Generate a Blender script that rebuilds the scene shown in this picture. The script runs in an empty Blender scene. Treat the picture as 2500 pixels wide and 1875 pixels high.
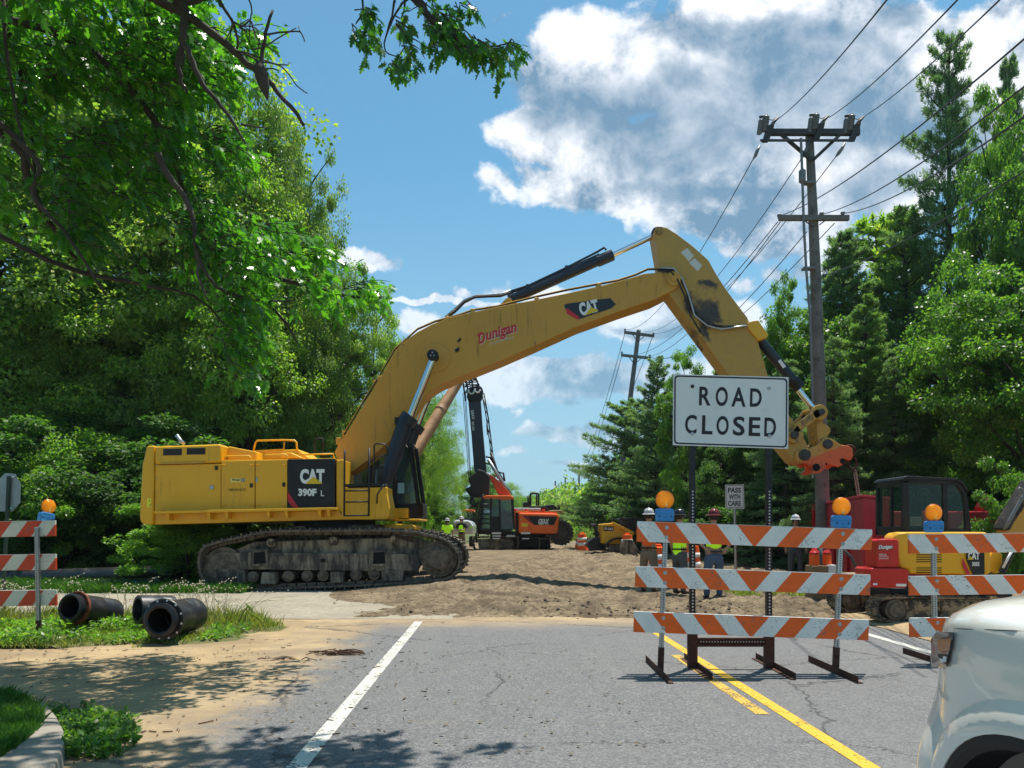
import bpy, bmesh, math, random
import numpy as np
from mathutils import Vector, Matrix, noise

# ------------------------------------------------------------------ camera, sky, sun, exposure
scn = bpy.context.scene
COL = scn.collection
R = math.radians
FPX = 1878.0            # focal length in photo pixels (photo is 2500 wide)
EYE = 1.5
HOR = 1290.0            # row of the horizon
cam_d = bpy.data.cameras.new('camera'); cam = bpy.data.objects.new('camera', cam_d); COL.objects.link(cam)
cam.location = (0, 0, EYE); cam.rotation_euler = (R(90), 0, 0)
cam_d.sensor_width = 36; cam_d.lens = FPX/2500*36; cam_d.shift_y = (HOR-937.5)/2500
cam_d.clip_start = 0.05; cam_d.clip_end = 4000
scn.camera = cam
scn.view_settings.view_transform = 'Standard'; scn.view_settings.look = 'None'
scn.view_settings.exposure = 0.80; scn.view_settings.gamma = 1
scn.cycles.max_bounces = 8; scn.cycles.transparent_max_bounces = 8
scn.cycles.use_denoising = True

SUN_TO = Vector((0.17, 0.22, 1.0)).normalized()
SUN_EL = math.asin(SUN_TO.z); SUN_AZ = math.atan2(SUN_TO.x, SUN_TO.y)
sd = bpy.data.lights.new('sun', 'SUN'); sd.energy = 4.0; sd.angle = R(0.5); sd.color = (1, 0.95, 0.86)
so = bpy.data.objects.new('sun', sd); COL.objects.link(so); so.rotation_euler = SUN_TO.to_track_quat('Z', 'Y').to_euler()
so.location = (0, 0, 30)

class NT:
    """small helper for node trees"""
    def __init__(s, nt): s.nt = nt; s.nt.nodes.clear()
    def n(s, t, **k):
        o = s.nt.nodes.new(t)
        for a, b in k.items(): setattr(o, a, b)
        return o
    def l(s, a, b): s.nt.links.new(a, b)
    def put(s, sock, v):
        if hasattr(v, 'is_output') or isinstance(v, bpy.types.NodeSocket): s.l(v, sock)
        else: sock.default_value = v
    def m(s, op, a, b=None, c=None, clamp=False):
        o = s.n('ShaderNodeMath', operation=op); o.use_clamp = clamp
        s.put(o.inputs[0], a)
        if b is not None: s.put(o.inputs[1], b)
        if c is not None: s.put(o.inputs[2], c)
        return o.outputs[0]
    def vm(s, op, a, b=None, c=None):
        o = s.n('ShaderNodeVectorMath', operation=op); s.put(o.inputs[0], a)
        if b is not None: s.put(o.inputs[1], b)
        if c is not None: s.put(o.inputs[2], c)
        return o.outputs['Value'] if op in ('LENGTH', 'DOT_PRODUCT', 'DISTANCE') else o.outputs[0]
    def noise(s, vec, scale, detail=4, rough=0.55, dist=0.0):
        o = s.n('ShaderNodeTexNoise'); s.l(vec, o.inputs['Vector']); o.inputs['Scale'].default_value = scale
        o.inputs['Detail'].default_value = detail; o.inputs['Roughness'].default_value = rough; o.inputs['Distortion'].default_value = dist
        return o.outputs['Fac']
    def ramp(s, f, a, b, ca=0.0, cb=1.0, smooth=True):
        o = s.n('ShaderNodeMapRange'); o.interpolation_type = 'SMOOTHSTEP' if smooth else 'LINEAR'
        s.put(o.inputs[0], f); o.inputs[1].default_value = a; o.inputs[2].default_value = b
        o.inputs[3].default_value = ca; o.inputs[4].default_value = cb
        return o.outputs[0]
    def mix(s, f, a, b, mode='MIX'):
        o = s.n('ShaderNodeMix', data_type='RGBA', blend_type=mode)
        s.put(o.inputs[0], f); s.put(o.inputs[6], a if hasattr(a, 'is_output') else tuple(a)[:3]+(1,)); s.put(o.inputs[7], b if hasattr(b, 'is_output') else tuple(b)[:3]+(1,))
        return o.outputs[2]
    def xyz(s, v):
        o = s.n('ShaderNodeSeparateXYZ'); s.l(v, o.inputs[0]); return o.outputs
    def comb(s, x, y, z):
        o = s.n('ShaderNodeCombineXYZ'); s.put(o.inputs[0], x); s.put(o.inputs[1], y); s.put(o.inputs[2], z); return o.outputs[0]

def lin(r, g, b):
    f = lambda c: (c/255/12.92) if c/255 <= .04045 else ((c/255+.055)/1.055)**2.4
    return (f(r), f(g), f(b))

world = bpy.data.worlds.new('World'); scn.world = world; world.use_nodes = True
w = NT(world.node_tree)
sky = w.n('ShaderNodeTexSky', sky_type='NISHITA'); sky.sun_disc = False
sky.sun_elevation = SUN_EL; sky.sun_rotation = SUN_AZ; sky.air_density = 1.0; sky.dust_density = 0.6; sky.ozone_density = 1.6
SKYS = 0.100
tc = w.n('ShaderNodeTexCoord'); d = w.xyz(tc.outputs['Generated'])
ay = w.m('MAXIMUM', w.m('ABSOLUTE', d[1]), 0.06)
u = w.m('DIVIDE', d[0], ay); v = w.m('DIVIDE', d[2], ay)
uv = w.comb(u, v, 0.0)
nz = w.n('ShaderNodeTexNoise'); w.l(uv, nz.inputs['Vector']); nz.inputs['Scale'].default_value = 5.0; nz.inputs['Detail'].default_value = 6; nz.inputs['Roughness'].default_value = .6
warp = w.vm('MULTIPLY', w.vm('SUBTRACT', nz.outputs['Color'], (.5, .5, .5)), (.16, .11, 0))
uvw = w.vm('ADD', uv, warp)
# cumulus groups: centre and radii in (x/y, z/y) of the view direction: they lie at infinity
BL = [(1250,830,420,60),(1300,930,260,26),(1330,150,280,130),(1700,120,480,190),(1230,300,200,95),(1330,400,260,75),(1560,330,380,140),(1640,450,300,95),(1880,60,300,70),(2130,110,260,130),
      (1960,260,330,140),(2150,330,200,160),(1800,400,260,90),(1850,560,140,60),(1075,400,60,42),(1060,300,36,30),(1620,520,140,40),
      (1260,800,110,34),(1110,818,90,26),(1190,800,160,22),(1235,872,52,16),(1400,690,130,55),(1560,690,110,55),(995,632,38,12),(1085,618,50,17),(1190,632,60,14),(900,703,60,30),(1700,575,70,40),
      (1900,465,80,40),(1090,965,55,12),(1215,997,65,13),(1165,920,26,8),(1120,888,18,8),(770,560,90,30),(1270,1005,60,10),(1600,610,60,22),(1540,760,90,26),(820,253,22,10),(1080,35,34,12),(960,650,150,10)]
dm = None
for cx, cy, rx, ry in BL:
    cu = (cx*1.1302-1250)/FPX; cv = (HOR-cy*1.1302)/FPX; ru = rx*1.1302/FPX; rv = ry*1.1302/FPX
    e = w.vm('LENGTH', w.vm('MULTIPLY', w.vm('SUBTRACT', uvw, (cu, cv, 0)), (1/ru, 1/rv, 0)))
    e = w.m('ADD', w.m('MULTIPLY', w.m('SUBTRACT', e, 1.0), min(1.0, max(ru, rv)*7+.1)), .16 if (cy > 800 and rx >= 200) else 0.0)
    dm = e if dm is None else w.m('MINIMUM', dm, e)
f1 = w.noise(uv, 9, 12, .62, .25)
f2 = w.noise(w.vm('ADD', uv, (-.012, .02, 3.1)), 9, 12, .62, .25)
fl = w.noise(w.vm('ADD', uv, (3, 1, 0)), 3.2, 5, .5, .3)
body = w.m('SUBTRACT', w.m('MULTIPLY', w.m('SUBTRACT', f1, .5), 1.35), dm)
alpha = w.ramp(body, .0, .23)
dk = None
uvs = w.vm('ADD', uv, w.vm('MULTIPLY', w.vm('SUBTRACT', nz.outputs['Color'], (.5, .5, .5)), (.20, .12, 0)))
for cx, cy, rx, ry in ((1190,225,90,70),(1502,250,300,95),(1330,215,150,60),(1700,190,200,110),(1775,100,170,70),(1600,60,160,30),(1420,330,120,60),(1850,260,150,90),(1885,400,130,55),(1560,400,260,22),(1480,150,80,40),(2060,300,130,110),(1900,30,70,30),(1300,845,150,16),(1560,740,90,24),(1400,720,110,20)):
    cu = (cx*1.1302-1250)/FPX; cv = (HOR-cy*1.1302)/FPX; e = w.vm('LENGTH', w.vm('MULTIPLY', w.vm('SUBTRACT', uvs, (cu, cv, 0)), (FPX/rx/1.1302, FPX/ry/1.1302, 0)))
    dk = e if dk is None else w.m('SMOOTH_MIN', dk, e, .35)
thick = w.m('MAXIMUM', w.ramp(v, .50, .34, .0, .30), w.m('MULTIPLY', w.ramp(w.m('ADD', dk, w.m('MULTIPLY', w.m('SUBTRACT', fl, .5), .9)), .35, 1.65, .92, .16), w.ramp(dm, -.22, .0, 1.0, .35)))
fine = w.m('MULTIPLY', w.m('SUBTRACT', w.m('ADD', w.m('MULTIPLY', w.m('SUBTRACT', f1, f2), 2.7), w.m('MULTIPLY', w.m('SUBTRACT', f1, .5), .6)), 0), 1.0)
tone = w.m('ADD', w.m('SUBTRACT', .86, w.m('MULTIPLY', thick, .76)), w.m('MULTIPLY', fine, w.ramp(thick, .1, .9, 1.5, .50)), clamp=True)
ccol = w.mix(tone, lin(104, 135, 160), lin(222, 225, 231))
skyc = w.mix(1.0, sky.outputs[0], (.70, 1.14, 1.08), 'MULTIPLY')
hz = w.ramp(v, 0.0, .50, .80, 0.0)
skyl = w.vm('MULTIPLY', skyc, (SKYS*.92, SKYS*.94, SKYS*.97))
skyl = w.mix(hz, skyl, lin(140, 170, 192))
final = w.mix(w.m('MULTIPLY', alpha, w.ramp(v, .0, .5, .45, .97)), skyl, ccol)
bg = w.n('ShaderNodeBackground'); w.l(final, bg.inputs[0]); bg.inputs[1].default_value = 0.82
wo = w.n('ShaderNodeOutputWorld'); w.l(bg.outputs[0], wo.inputs[0])

# ------------------------------------------------------------------ helpers
KK = {0: (0, 0, 1.13020), 1: (300, 1000, .40687), 2: (800, 500, .42194), 3: (1550, 500, .42208), 4: (1000, 850, .33156),
      5: (1500, 1150, .36157), 6: (1900, 1100, .30136), 7: (2100, 1400, .28633), 8: (0, 1100, .31646), 9: (0, 0, .45208),
      10: (800, 0, .45208), 11: (1700, 0, .42194), 12: (1150, 1150, .22604)}
def sp(k, x, y): a, b, s = KK[k]; return a+x*s, b+y*s
def S(k, x, y, Y):
    px, py = sp(k, x, y); return Vector(((px-1250)*Y/FPX, Y, EYE+(HOR-py)*Y/FPX))
def XZ(k, pts, Y): return [(S(k, x, y, Y).x, S(k, x, y, Y).z) for x, y in pts]
def G(k, x, y):
    px, py = sp(k, x, y); Y = EYE*FPX/(py-HOR); return Vector(((px-1250)*Y/FPX, Y, 0))
def ss(x, a, b):
    t = max(0., min(1., (x-a)/(b-a))); return t*t*(3-2*t)
def gh(X, Y): return 0.28*ss(Y, 14, 20)*ss(X, -5, -1.5)*(1-ss(X, 5, 10)*(1-ss(Y, 24, 32)))*(1-.8*ss(X, -.2, 2)*(1-ss(Y, 21, 28)))

class MB:
    def __init__(s): s.v = []; s.f = []; s.mi = []
    def add(s, vs, fs, mi=0):
        o = len(s.v); s.v += [tuple(p) for p in vs]; s.f += [tuple(i+o for i in f) for f in fs]; s.mi += [mi]*len(fs); return s
    def box(s, a, b, mi=0, M=None):
        x0, y0, z0 = a; x1, y1, z1 = b
        vs = [(x0,y0,z0),(x1,y0,z0),(x1,y1,z0),(x0,y1,z0),(x0,y0,z1),(x1,y0,z1),(x1,y1,z1),(x0,y1,z1)]
        if M is not None: vs = [M @ Vector(p) for p in vs]
        return s.add(vs, [(0,3,2,1),(4,5,6,7),(0,1,5,4),(1,2,6,5),(2,3,7,6),(3,0,4,7)], mi)
    def prism(s, pts, y0, y1, mi=0, inset=0.0):
        """outline in (x, z), extruded along y"""
        n = len(pts); A = sum(pts[i][0]*pts[(i+1)%n][1]-pts[(i+1)%n][0]*pts[i][1] for i in range(n))
        if A < 0: pts = pts[::-1]
        vs = [(x, y0, z) for x, z in pts]+[(x, y1, z) for x, z in pts]
        fs = [tuple(range(n)), tuple(range(2*n-1, n-1, -1))]
        fs += [(i, i+n, (i+1) % n+n, (i+1) % n) for i in range(n)]
        return s.add(vs, fs, mi)
    def prismz(s, pts, z0, z1, mi=0):
        n = len(pts); A = sum(pts[i][0]*pts[(i+1)%n][1]-pts[(i+1)%n][0]*pts[i][1] for i in range(n))
        if A < 0: pts = pts[::-1]
        vs = [(x, y, z0) for x, y in pts]+[(x, y, z1) for x, y in pts]
        fs = [tuple(range(n-1, -1, -1)), tuple(range(n, 2*n))]+[(i, (i+1) % n, (i+1) % n+n, i+n) for i in range(n)]
        return s.add(vs, fs, mi)
    def tube(s, P, r, n=8, mi=0, cap=True):
        P = [Vector(p) for p in P]; rs = r if isinstance(r, (list, tuple)) else [r]*len(P)
        rings = []; up = None
        for i, p in enumerate(P):
            t = (P[min(i+1, len(P)-1)]-P[max(i-1, 0)]).normalized()
            if up is None:
                up = t.orthogonal().normalized()
            up = (up-t*up.dot(t)); up = up.normalized() if up.length > 1e-6 else t.orthogonal().normalized()
            b = t.cross(up)
            rings.append([p+(up*math.cos(2*math.pi*j/n)+b*math.sin(2*math.pi*j/n))*rs[i] for j in range(n)])
        vs = [q for rg in rings for q in rg]; fs = []
        for i in range(len(P)-1):
            for j in range(n):
                a = i*n+j; b2 = i*n+(j+1) % n; fs.append((a, b2, b2+n, a+n))
        if cap: fs.append(tuple(range(n-1, -1, -1))); fs.append(tuple(range(len(vs)-n, len(vs))))
        return s.add(vs, fs, mi)
    def lathe(s, prof, M=None, n=24, mi=0, cap=True):
        """profile (r, h) turned about local z"""
        M = M or Matrix(); vs = []; fs = []
        for r, h in prof:
            for j in range(n):
                a = 2*math.pi*j/n; vs.append(M @ Vector((r*math.cos(a), r*math.sin(a), h)))
        for i in range(len(prof)-1):
            for j in range(n):
                a = i*n+j; b = i*n+(j+1) % n; fs.append((a, b, b+n, a+n))
        if cap and prof[0][0] > 1e-6: fs.append(tuple(range(n-1, -1, -1)))
        if cap and prof[-1][0] > 1e-6: fs.append(tuple(range(len(vs)-n, len(vs))))
        return s.add(vs, fs, mi)
    def disc(s, c, r, y0, y1, n=24, mi=0):
        """round plate at (x, z) between y0 and y1"""
        pts = [(c[0]+r*math.cos(2*math.pi*i/n), c[1]+r*math.sin(2*math.pi*i/n)) for i in range(n)]
        return s.prism(pts, y0, y1, mi)
    def bar(s, p, q, wd, y0, y1, mi=0):
        """flat bar from p to q in (x, z)"""
        dx, dz = q[0]-p[0], q[1]-p[1]; L = math.hypot(dx, dz) or 1; nx, nz_ = -dz/L*wd/2, dx/L*wd/2
        return s.prism([(p[0]+nx, p[1]+nz_), (q[0]+nx, q[1]+nz_), (q[0]-nx, q[1]-nz_), (p[0]-nx, p[1]-nz_)], y0, y1, mi)
    def build(s, name, mats, parent=None, local=False, loc=None, smooth=False, bevel=0, seg=2, sub=0, merge=False):
        me = bpy.data.meshes.new(name); me.from_pydata(s.v, [], s.f)
        mats = mats if isinstance(mats, (list, tuple)) else [mats]
        for m in mats: me.materials.append(m)
        me.polygons.foreach_set('material_index', s.mi)
        if merge:
            b = bmesh.new(); b.from_mesh(me); bmesh.ops.remove_doubles(b, verts=b.verts, dist=1e-4); bmesh.ops.recalc_face_normals(b, faces=b.faces); b.to_mesh(me); b.free()
        me.update()
        return place(name, me, parent, local, loc, smooth, bevel, seg, sub)

def place(name, me, parent=None, local=False, loc=None, smooth=False, bevel=0, seg=2, sub=0):
    o = bpy.data.objects.new(name, me); COL.objects.link(o)
    if parent is not None:
        o.parent = parent
        if loc is not None: o.location = loc
        elif not local:
            off = Vector(); p = parent
            while p: off += p.location; p = p.parent
            o.location = -off
    elif loc is not None: o.location = loc
    if bevel:
        m = o.modifiers.new('bevel', 'BEVEL'); m.width = bevel; m.segments = seg; m.limit_method = 'ANGLE'; m.angle_limit = R(40); m.harden_normals = False
    if sub: m = o.modifiers.new('sub', 'SUBSURF'); m.levels = sub; m.render_levels = sub
    if smooth:
        me.polygons.foreach_set('use_smooth', [True]*len(me.polygons))
        if smooth == 'auto':
            try: me.set_sharp_from_angle(angle=R(38))
            except Exception: pass
    return o

def tag(o, label=None, cat=None, group=None, kind=None):
    if label: o['label'] = label
    if cat: o['category'] = cat
    if group: o['group'] = group
    if kind: o['kind'] = kind
    return o
def thing(name, label, cat, loc=(0, 0, 0), group=None, rot=0):
    o = bpy.data.objects.new(name, None); COL.objects.link(o); o.location = loc; o.rotation_euler = (0, 0, rot); o.empty_display_size = .2
    return tag(o, label, cat, group)
def kids(o): return [c for c in COL.objects if c.parent == o]
def copy_tree(o, parent=None, label=None):
    ch = kids(o); c = o.copy(); COL.objects.link(c); c.parent = parent
    if label: c['label'] = label
    for k in ch: copy_tree(k, c)
    return c

# text as flat mesh facing the camera side (-y)
def text(mb, s, k, x0, y0, x1, y1, Y, mi=0, rot=0.0, bold=0.0, shear=0.0, ext=.004, world=None):
    """fit string into the box (x0,y0)-(x1,y1) of crop k on the plane Y; rot in degrees; world=(cx,cz,w,h) overrides"""
    c = bpy.data.curves.new('t', 'FONT'); c.body = s; c.size = 1; c.offset = bold; c.shear = shear; c.extrude = 0.0
    c.align_x = 'CENTER'; c.resolution_u = 4
    o = bpy.data.objects.new('t', c); COL.objects.link(o)
    dg = bpy.context.evaluated_depsgraph_get(); me = bpy.data.meshes.new_from_object(o.evaluated_get(dg))
    co = np.array([v.co[:] for v in me.vertices]); mn = co.min(0); mx = co.max(0)
    if world: cx, cz, W, H = world
    else:
        a = S(k, x0, y0, Y); b = S(k, x1, y1, Y); cx = (a.x+b.x)/2; cz = (a.z+b.z)/2; W = b.x-a.x; H = a.z-b.z
    q = (co-(mn+mx)/2)/np.maximum(mx-mn, 1e-6); qx = q[:, 0]*W; qz = q[:, 1]*H; r = R(rot)
    X = cx+qx*math.cos(r)-qz*math.sin(r); Z = cz+qx*math.sin(r)+qz*math.cos(r)
    fs = [tuple(p.vertices) for p in me.polygons]; vs = [(X[i], Y, Z[i]) for i in range(len(X))]
    # orient every face towards -y
    out = []
    for f in fs:
        A = sum(vs[f[i]][0]*vs[f[(i+1) % len(f)]][2]-vs[f[(i+1) % len(f)]][0]*vs[f[i]][2] for i in range(len(f)))
        out.append(f if A > 0 else f[::-1])
    mb.add(vs, out, mi)
    bpy.data.objects.remove(o); bpy.data.curves.remove(c); bpy.data.meshes.remove(me)
    return mb

# ------------------------------------------------------------------ materials
def mat(name, col, rough=.5, metal=0., var=.0, dirt=None, dirt_amt=.0, dscale=3., bump=0., bscale=30., coat=0., spec=.5, trans=0., emit=None, alpha=1., ior=1.45, dlow=.5, dhigh=.7):
    m = bpy.data.materials.new(name); m.use_nodes = True; t = NT(m.node_tree)
    p = t.n('ShaderNodeBsdfPrincipled'); out = t.n('ShaderNodeOutputMaterial'); t.l(p.outputs[0], out.inputs[0])
    tcn = t.n('ShaderNodeTexCoord'); vec = tcn.outputs['Object']
    c = None
    if var:
        nf = t.noise(vec, 2.3, 5, .6); hsv = t.n('ShaderNodeHueSaturation'); hsv.inputs['Color'].default_value = tuple(col)+(1,)
        t.l(t.ramp(nf, .3, .7, 1-var, 1+var), hsv.inputs['Value']); c = hsv.outputs[0]
    if dirt is not None:
        nf = t.noise(vec, dscale, 8, .65, .3); fac = t.m('MULTIPLY', t.ramp(nf, dlow, dhigh), dirt_amt)
        c = t.mix(fac, c if c is not None else col, dirt)
        t.l(t.ramp(fac, 0, 1, rough, min(1, rough+.4)), p.inputs['Roughness'])
    else: p.inputs['Roughness'].default_value = rough
    if c is not None: t.l(c, p.inputs['Base Color'])
    else: p.inputs['Base Color'].default_value = tuple(col)+(1,)
    p.inputs['Metallic'].default_value = metal; p.inputs['Coat Weight'].default_value = coat; p.inputs['Coat Roughness'].default_value = .05
    p.inputs['Specular IOR Level'].default_value = spec; p.inputs['Transmission Weight'].default_value = trans; p.inputs['IOR'].default_value = ior
    p.inputs['Alpha'].default_value = alpha
    if emit: p.inputs['Emission Color'].default_value = tuple(emit[:3])+(1,); p.inputs['Emission Strength'].default_value = emit[3]
    if bump:
        b = t.n('ShaderNodeBump'); b.inputs['Strength'].default_value = bump; b.inputs['Distance'].default_value = .02
        t.l(t.noise(vec, bscale, 6, .6), b.inputs['Height']); t.l(b.outputs[0], p.inputs['Normal'])
    return m

def machine_paint(name, col, drip, dust, amt=.5, rough=.42):
    m = bpy.data.materials.new(name); m.use_nodes = True; t = NT(m.node_tree); O = t.n('ShaderNodeTexCoord').outputs['Object']
    p = t.n('ShaderNodeBsdfPrincipled'); out = t.n('ShaderNodeOutputMaterial'); t.l(p.outputs[0], out.inputs[0])
    a = t.noise(t.vm('MULTIPLY', O, (7, 7, .55)), 2.2, 6, .65); b = t.noise(O, .8, 6, .65, .4); c = t.noise(O, 16, 5, .7); f = t.m('MULTIPLY', t.m('MULTIPLY', t.ramp(a, .52, .70), t.ramp(b, .42, .62)), amt)
    k = t.mix(t.ramp(b, .35, .7, 0, .35), col, tuple(q*.82 for q in col)); k = t.mix(f, k, drip); k = t.mix(t.m('MULTIPLY', t.ramp(c, .60, .72), t.ramp(b, .45, .6, 0, amt)), k, dust)
    ch = t.m('MULTIPLY', t.ramp(t.noise(O, 34, 3, .6), .70, .73), .8); k = t.mix(ch, k, (.05, .035, .025)); t.l(k, p.inputs['Base Color']); t.l(t.ramp(f, 0, .5, rough, rough+.3), p.inputs['Roughness']); p.inputs['Coat Weight'].default_value = .08
    return m

def leafmat(name, c1, c2, c3, tr=.45, rough=.45, spec=.35):
    m = bpy.data.materials.new(name); m.use_nodes = True; t = NT(m.node_tree)
    g = t.n('ShaderNodeNewGeometry'); rp = g.outputs['Random Per Island']
    tcn = t.n('ShaderNodeTexCoord'); nf = t.noise(tcn.outputs['Object'], .55, 3, .6)
    c = t.mix(rp, c1, c2); c = t.mix(t.ramp(nf, .42, .68), c, c3); r7 = t.m('FRACT', t.m('MULTIPLY', rp, 7.31)); c = t.mix(t.ramp(r7, .86, .93, 0, .55), c, (c2[0]*2.0, c2[1]*1.35, c2[2]*1.3))
    p = t.n('ShaderNodeBsdfPrincipled'); t.l(c, p.inputs['Base Color']); p.inputs['Roughness'].default_value = rough; p.inputs['Specular IOR Level'].default_value = spec
    tl = t.n('ShaderNodeBsdfTranslucent'); c2_ = t.mix(1.0, c, (1.5, 1.75, .55), 'MULTIPLY'); t.l(c2_, tl.inputs[0])
    mx = t.n('ShaderNodeMixShader'); mx.inputs[0].default_value = tr; t.l(p.outputs[0], mx.inputs[1]); t.l(tl.outputs[0], mx.inputs[2])
    out = t.n('ShaderNodeOutputMaterial'); t.l(mx.outputs[0], out.inputs[0]); return m

DUST = lin(150, 128, 98)
M = {}
M['yellow'] = machine_paint('yellow_paint', (.80, .40, .004), (.36, .19, .03), (.45, .33, .14), .5)
M['yellow2'] = machine_paint('boom_paint', (.56, .285, .028), (.20, .12, .04), (.36, .26, .13), .75, .5)
M['yellowdirty'] = mat('worn_yellow_paint', (.50, .29, .05), .5, 0, .08, (.13, .10, .07), .85, 2.2, dlow=.5, dhigh=.62)
M['orangepaint'] = mat('worn_orange_paint', (.62, .16, .04), .55, 0, .08, (.42, .25, .06), .7, 3, dlow=.48, dhigh=.6)
M['black'] = mat('black_paint', (.007, .008, .010), .5, 0, 0, (.06, .055, .05), .4, 2)
M['blackm'] = mat('matt_black', (.018, .018, .02), .7, 0, .2)
M['navy'] = mat('dark_cylinder_paint', (.012, .02, .035), .35, 0, 0, (.05, .05, .05), .3, 2)
M['chrome'] = mat('chrome_rod', (.75, .76, .78), .12, 1.0)
M['steel'] = mat('galvanised_steel', (.42, .44, .45), .42, .85, .15, (.2, .2, .2), .4, 12)
M['darksteel'] = mat('dark_steel', (.06, .058, .055), .5, .6, .2)
M['rust'] = mat('rusty_steel', (.075, .032, .022), .8, .2, .25, (.02, .014, .012), .6, 9)
M['rubber'] = mat('rubber', (.018, .018, .019), .75, 0, .1, DUST, .35, 6)
M['track'] = mat('muddy_track', (.075, .062, .05), .75, .1, .2, (.26, .205, .14), .75, 7, .4, 40, dlow=.35, dhigh=.68)
M['trackframe'] = mat('muddy_track_frame', (.030, .027, .024), .6, .2, .2, (.34, .28, .21), .85, 3.4, .3, 30, dlow=.49, dhigh=.56)
M['trackmini'] = mat('clay_caked_track', (.06, .045, .035), .8, .0, .2, (.36, .27, .17), .9, 6, .5, 40, dlow=.45, dhigh=.55)
M['glass'] = mat('cab_glass', (.05, .10, .10), .04, 0, spec=.8, trans=.0, alpha=.55)
M['glassd'] = mat('dark_glass', (.015, .022, .025), .05, 0, spec=.8)
M['red'] = mat('red_paint', (.46, .010, .026), .45, 0, .08, (.16, .02, .02), .4, 1.2)
M['redb'] = mat('bright_red_paint', (.55, .018, .012), .35, 0, .05, (.3, .05, .03), .3, 3)
M['orange'] = mat('orange_machine_paint', (.92, .15, .010), .4, 0, .05, (.4, .1, .03), .3, 3)
M['white'] = mat('white_vinyl', (.78, .78, .76), .5)
M['hole'] = mat('punched_hole', (.004, .004, .004), .9)
M['signwhite'] = mat('sign_white', (.72, .72, .70), .45, 0, .03, (.5, .48, .44), .25, 4)
M['signblack'] = mat('sign_black', (.012, .013, .018), .5)
M['signback'] = mat('sign_back', (.30, .32, .33), .45, .7, .1)
M['redvinyl'] = mat('red_vinyl', (.55, .02, .035), .5)
M['yelvinyl'] = mat('yellow_vinyl', (.75, .50, .02), .5)
M['amber'] = mat('amber_lens', (.95, .26, .004), .15, 0, spec=.7, emit=(1, .25, .0, .35), coat=.5)
M['amberd'] = mat('amber_ring', (.55, .16, .01), .3)
M['blue'] = mat('blue_battery_case', (.045, .26, .58), .45, 0, .08, (.02, .1, .25), .35, 14)
M['hdpe'] = mat('black_pipe', (.016, .017, .019), .38, 0, .2, (.10, .095, .09), .5, 4)
M['concrete'] = mat('kerb_concrete', (.26, .23, .19), .85, 0, .1, (.22, .19, .15), .6, 5, .4, 60)
M['wood'] = mat('weathered_pole', (.17, .16, .145), .85, 0, .2, (.05, .045, .04), .6, 4)
def frame_mat():
    m = bpy.data.materials.new('muddy_track_frame'); m.use_nodes = True; t = NT(m.node_tree); O = t.n('ShaderNodeTexCoord').outputs['Object']
    p = t.n('ShaderNodeBsdfPrincipled'); out = t.n('ShaderNodeOutputMaterial'); t.l(p.outputs[0], out.inputs[0])
    a = t.noise(t.vm('MULTIPLY', O, (1, 1, .22)), 6, 7, .7, .2); b = t.noise(O, 1.6, 5, .6); c = t.noise(O, 22, 4, .7)
    f = t.ramp(t.m('ADD', t.m('MULTIPLY', a, .6), t.m('MULTIPLY', b, .4)), .42, .60)
    k = t.mix(f, (.042, .036, .031), (.30, .25, .18)); k = t.mix(t.ramp(c, .5, .7, 0, .4), k, (.11, .09, .07)); t.l(k, p.inputs['Base Color']); p.inputs['Roughness'].default_value = .8
    bm = t.n('ShaderNodeBump'); bm.inputs['Strength'].default_value = .5; bm.inputs['Distance'].default_value = .02; t.l(t.m('ADD', f, c), bm.inputs['Height']); t.l(bm.outputs[0], p.inputs['Normal']); return m
M['trackframe'] = frame_mat()
M['tan'] = mat('tan_boom_tube', (.42, .22, .10), .55, 0, .15, (.14, .07, .04), .5, 2)
M['bark'] = mat('bark', (.055, .044, .036), .9, 0, .3, (.02, .016, .014), .7, 5, .8, 20)
M['deadwood'] = mat('dead_wood', (.05, .042, .038), .9, 0, .3)
M['insul'] = mat('grey_insulator', (.16, .17, .18), .4)
M['wire'] = mat('wire', (.06, .065, .07), .5, .3)
M['hivis'] = mat('high_visibility_lime', (.55, .98, .02), .8, 0, .04, emit=(.4, .9, .02, .12))  # slight emission added to brighten the fluorescent cloth
M['hivo'] = mat('high_visibility_orange', (.95, .13, .015), .8, 0, .08)
M['skin'] = mat('skin', (.42, .22, .15), .55)
M['khaki'] = mat('khaki_cloth', (.20, .15, .10), .9, 0, .15, bump=.3, bscale=20)
M['denim'] = mat('denim', (.075, .115, .19), .9, 0, .2, bump=.3, bscale=20)
M['darkcloth'] = mat('dark_cloth', (.02, .021, .024), .9, 0, .2)
M['greycloth'] = mat('grey_cloth', (.10, .10, .10), .9, 0, .2)
M['boot'] = mat('boot_leather', (.035, .022, .015), .7)
M['hatgrey'] = mat('grey_hard_hat', (.42, .42, .43), .35)
M['hatblack'] = mat('black_hard_hat', (.015, .015, .018), .3)
M['hatred'] = mat('maroon_hard_hat', (.14, .018, .02), .3)
M['hatwhite'] = mat('white_hard_hat', (.6, .62, .65), .35)
M['hair'] = mat('hair', (.03, .02, .015), .8)
M['carpaint'] = mat('silver_white_car_paint', (.80, .765, .70), .26, .0, 0, coat=1.0)
M['plastic'] = mat('black_trim_plastic', (.014, .015, .017), .55)
M['lens'] = mat('headlight_lens', (.16, .16, .17), .22, .4, spec=.6, coat=.4)
M['amberlens'] = mat('marker_lens', (.42, .13, .03), .3, 0, coat=.3)
M['brown'] = mat('cardboard', (.24, .15, .08), .8)
M['truckwhite'] = mat('white_truck_paint', (.7, .7, .7), .25, coat=.6)

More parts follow.
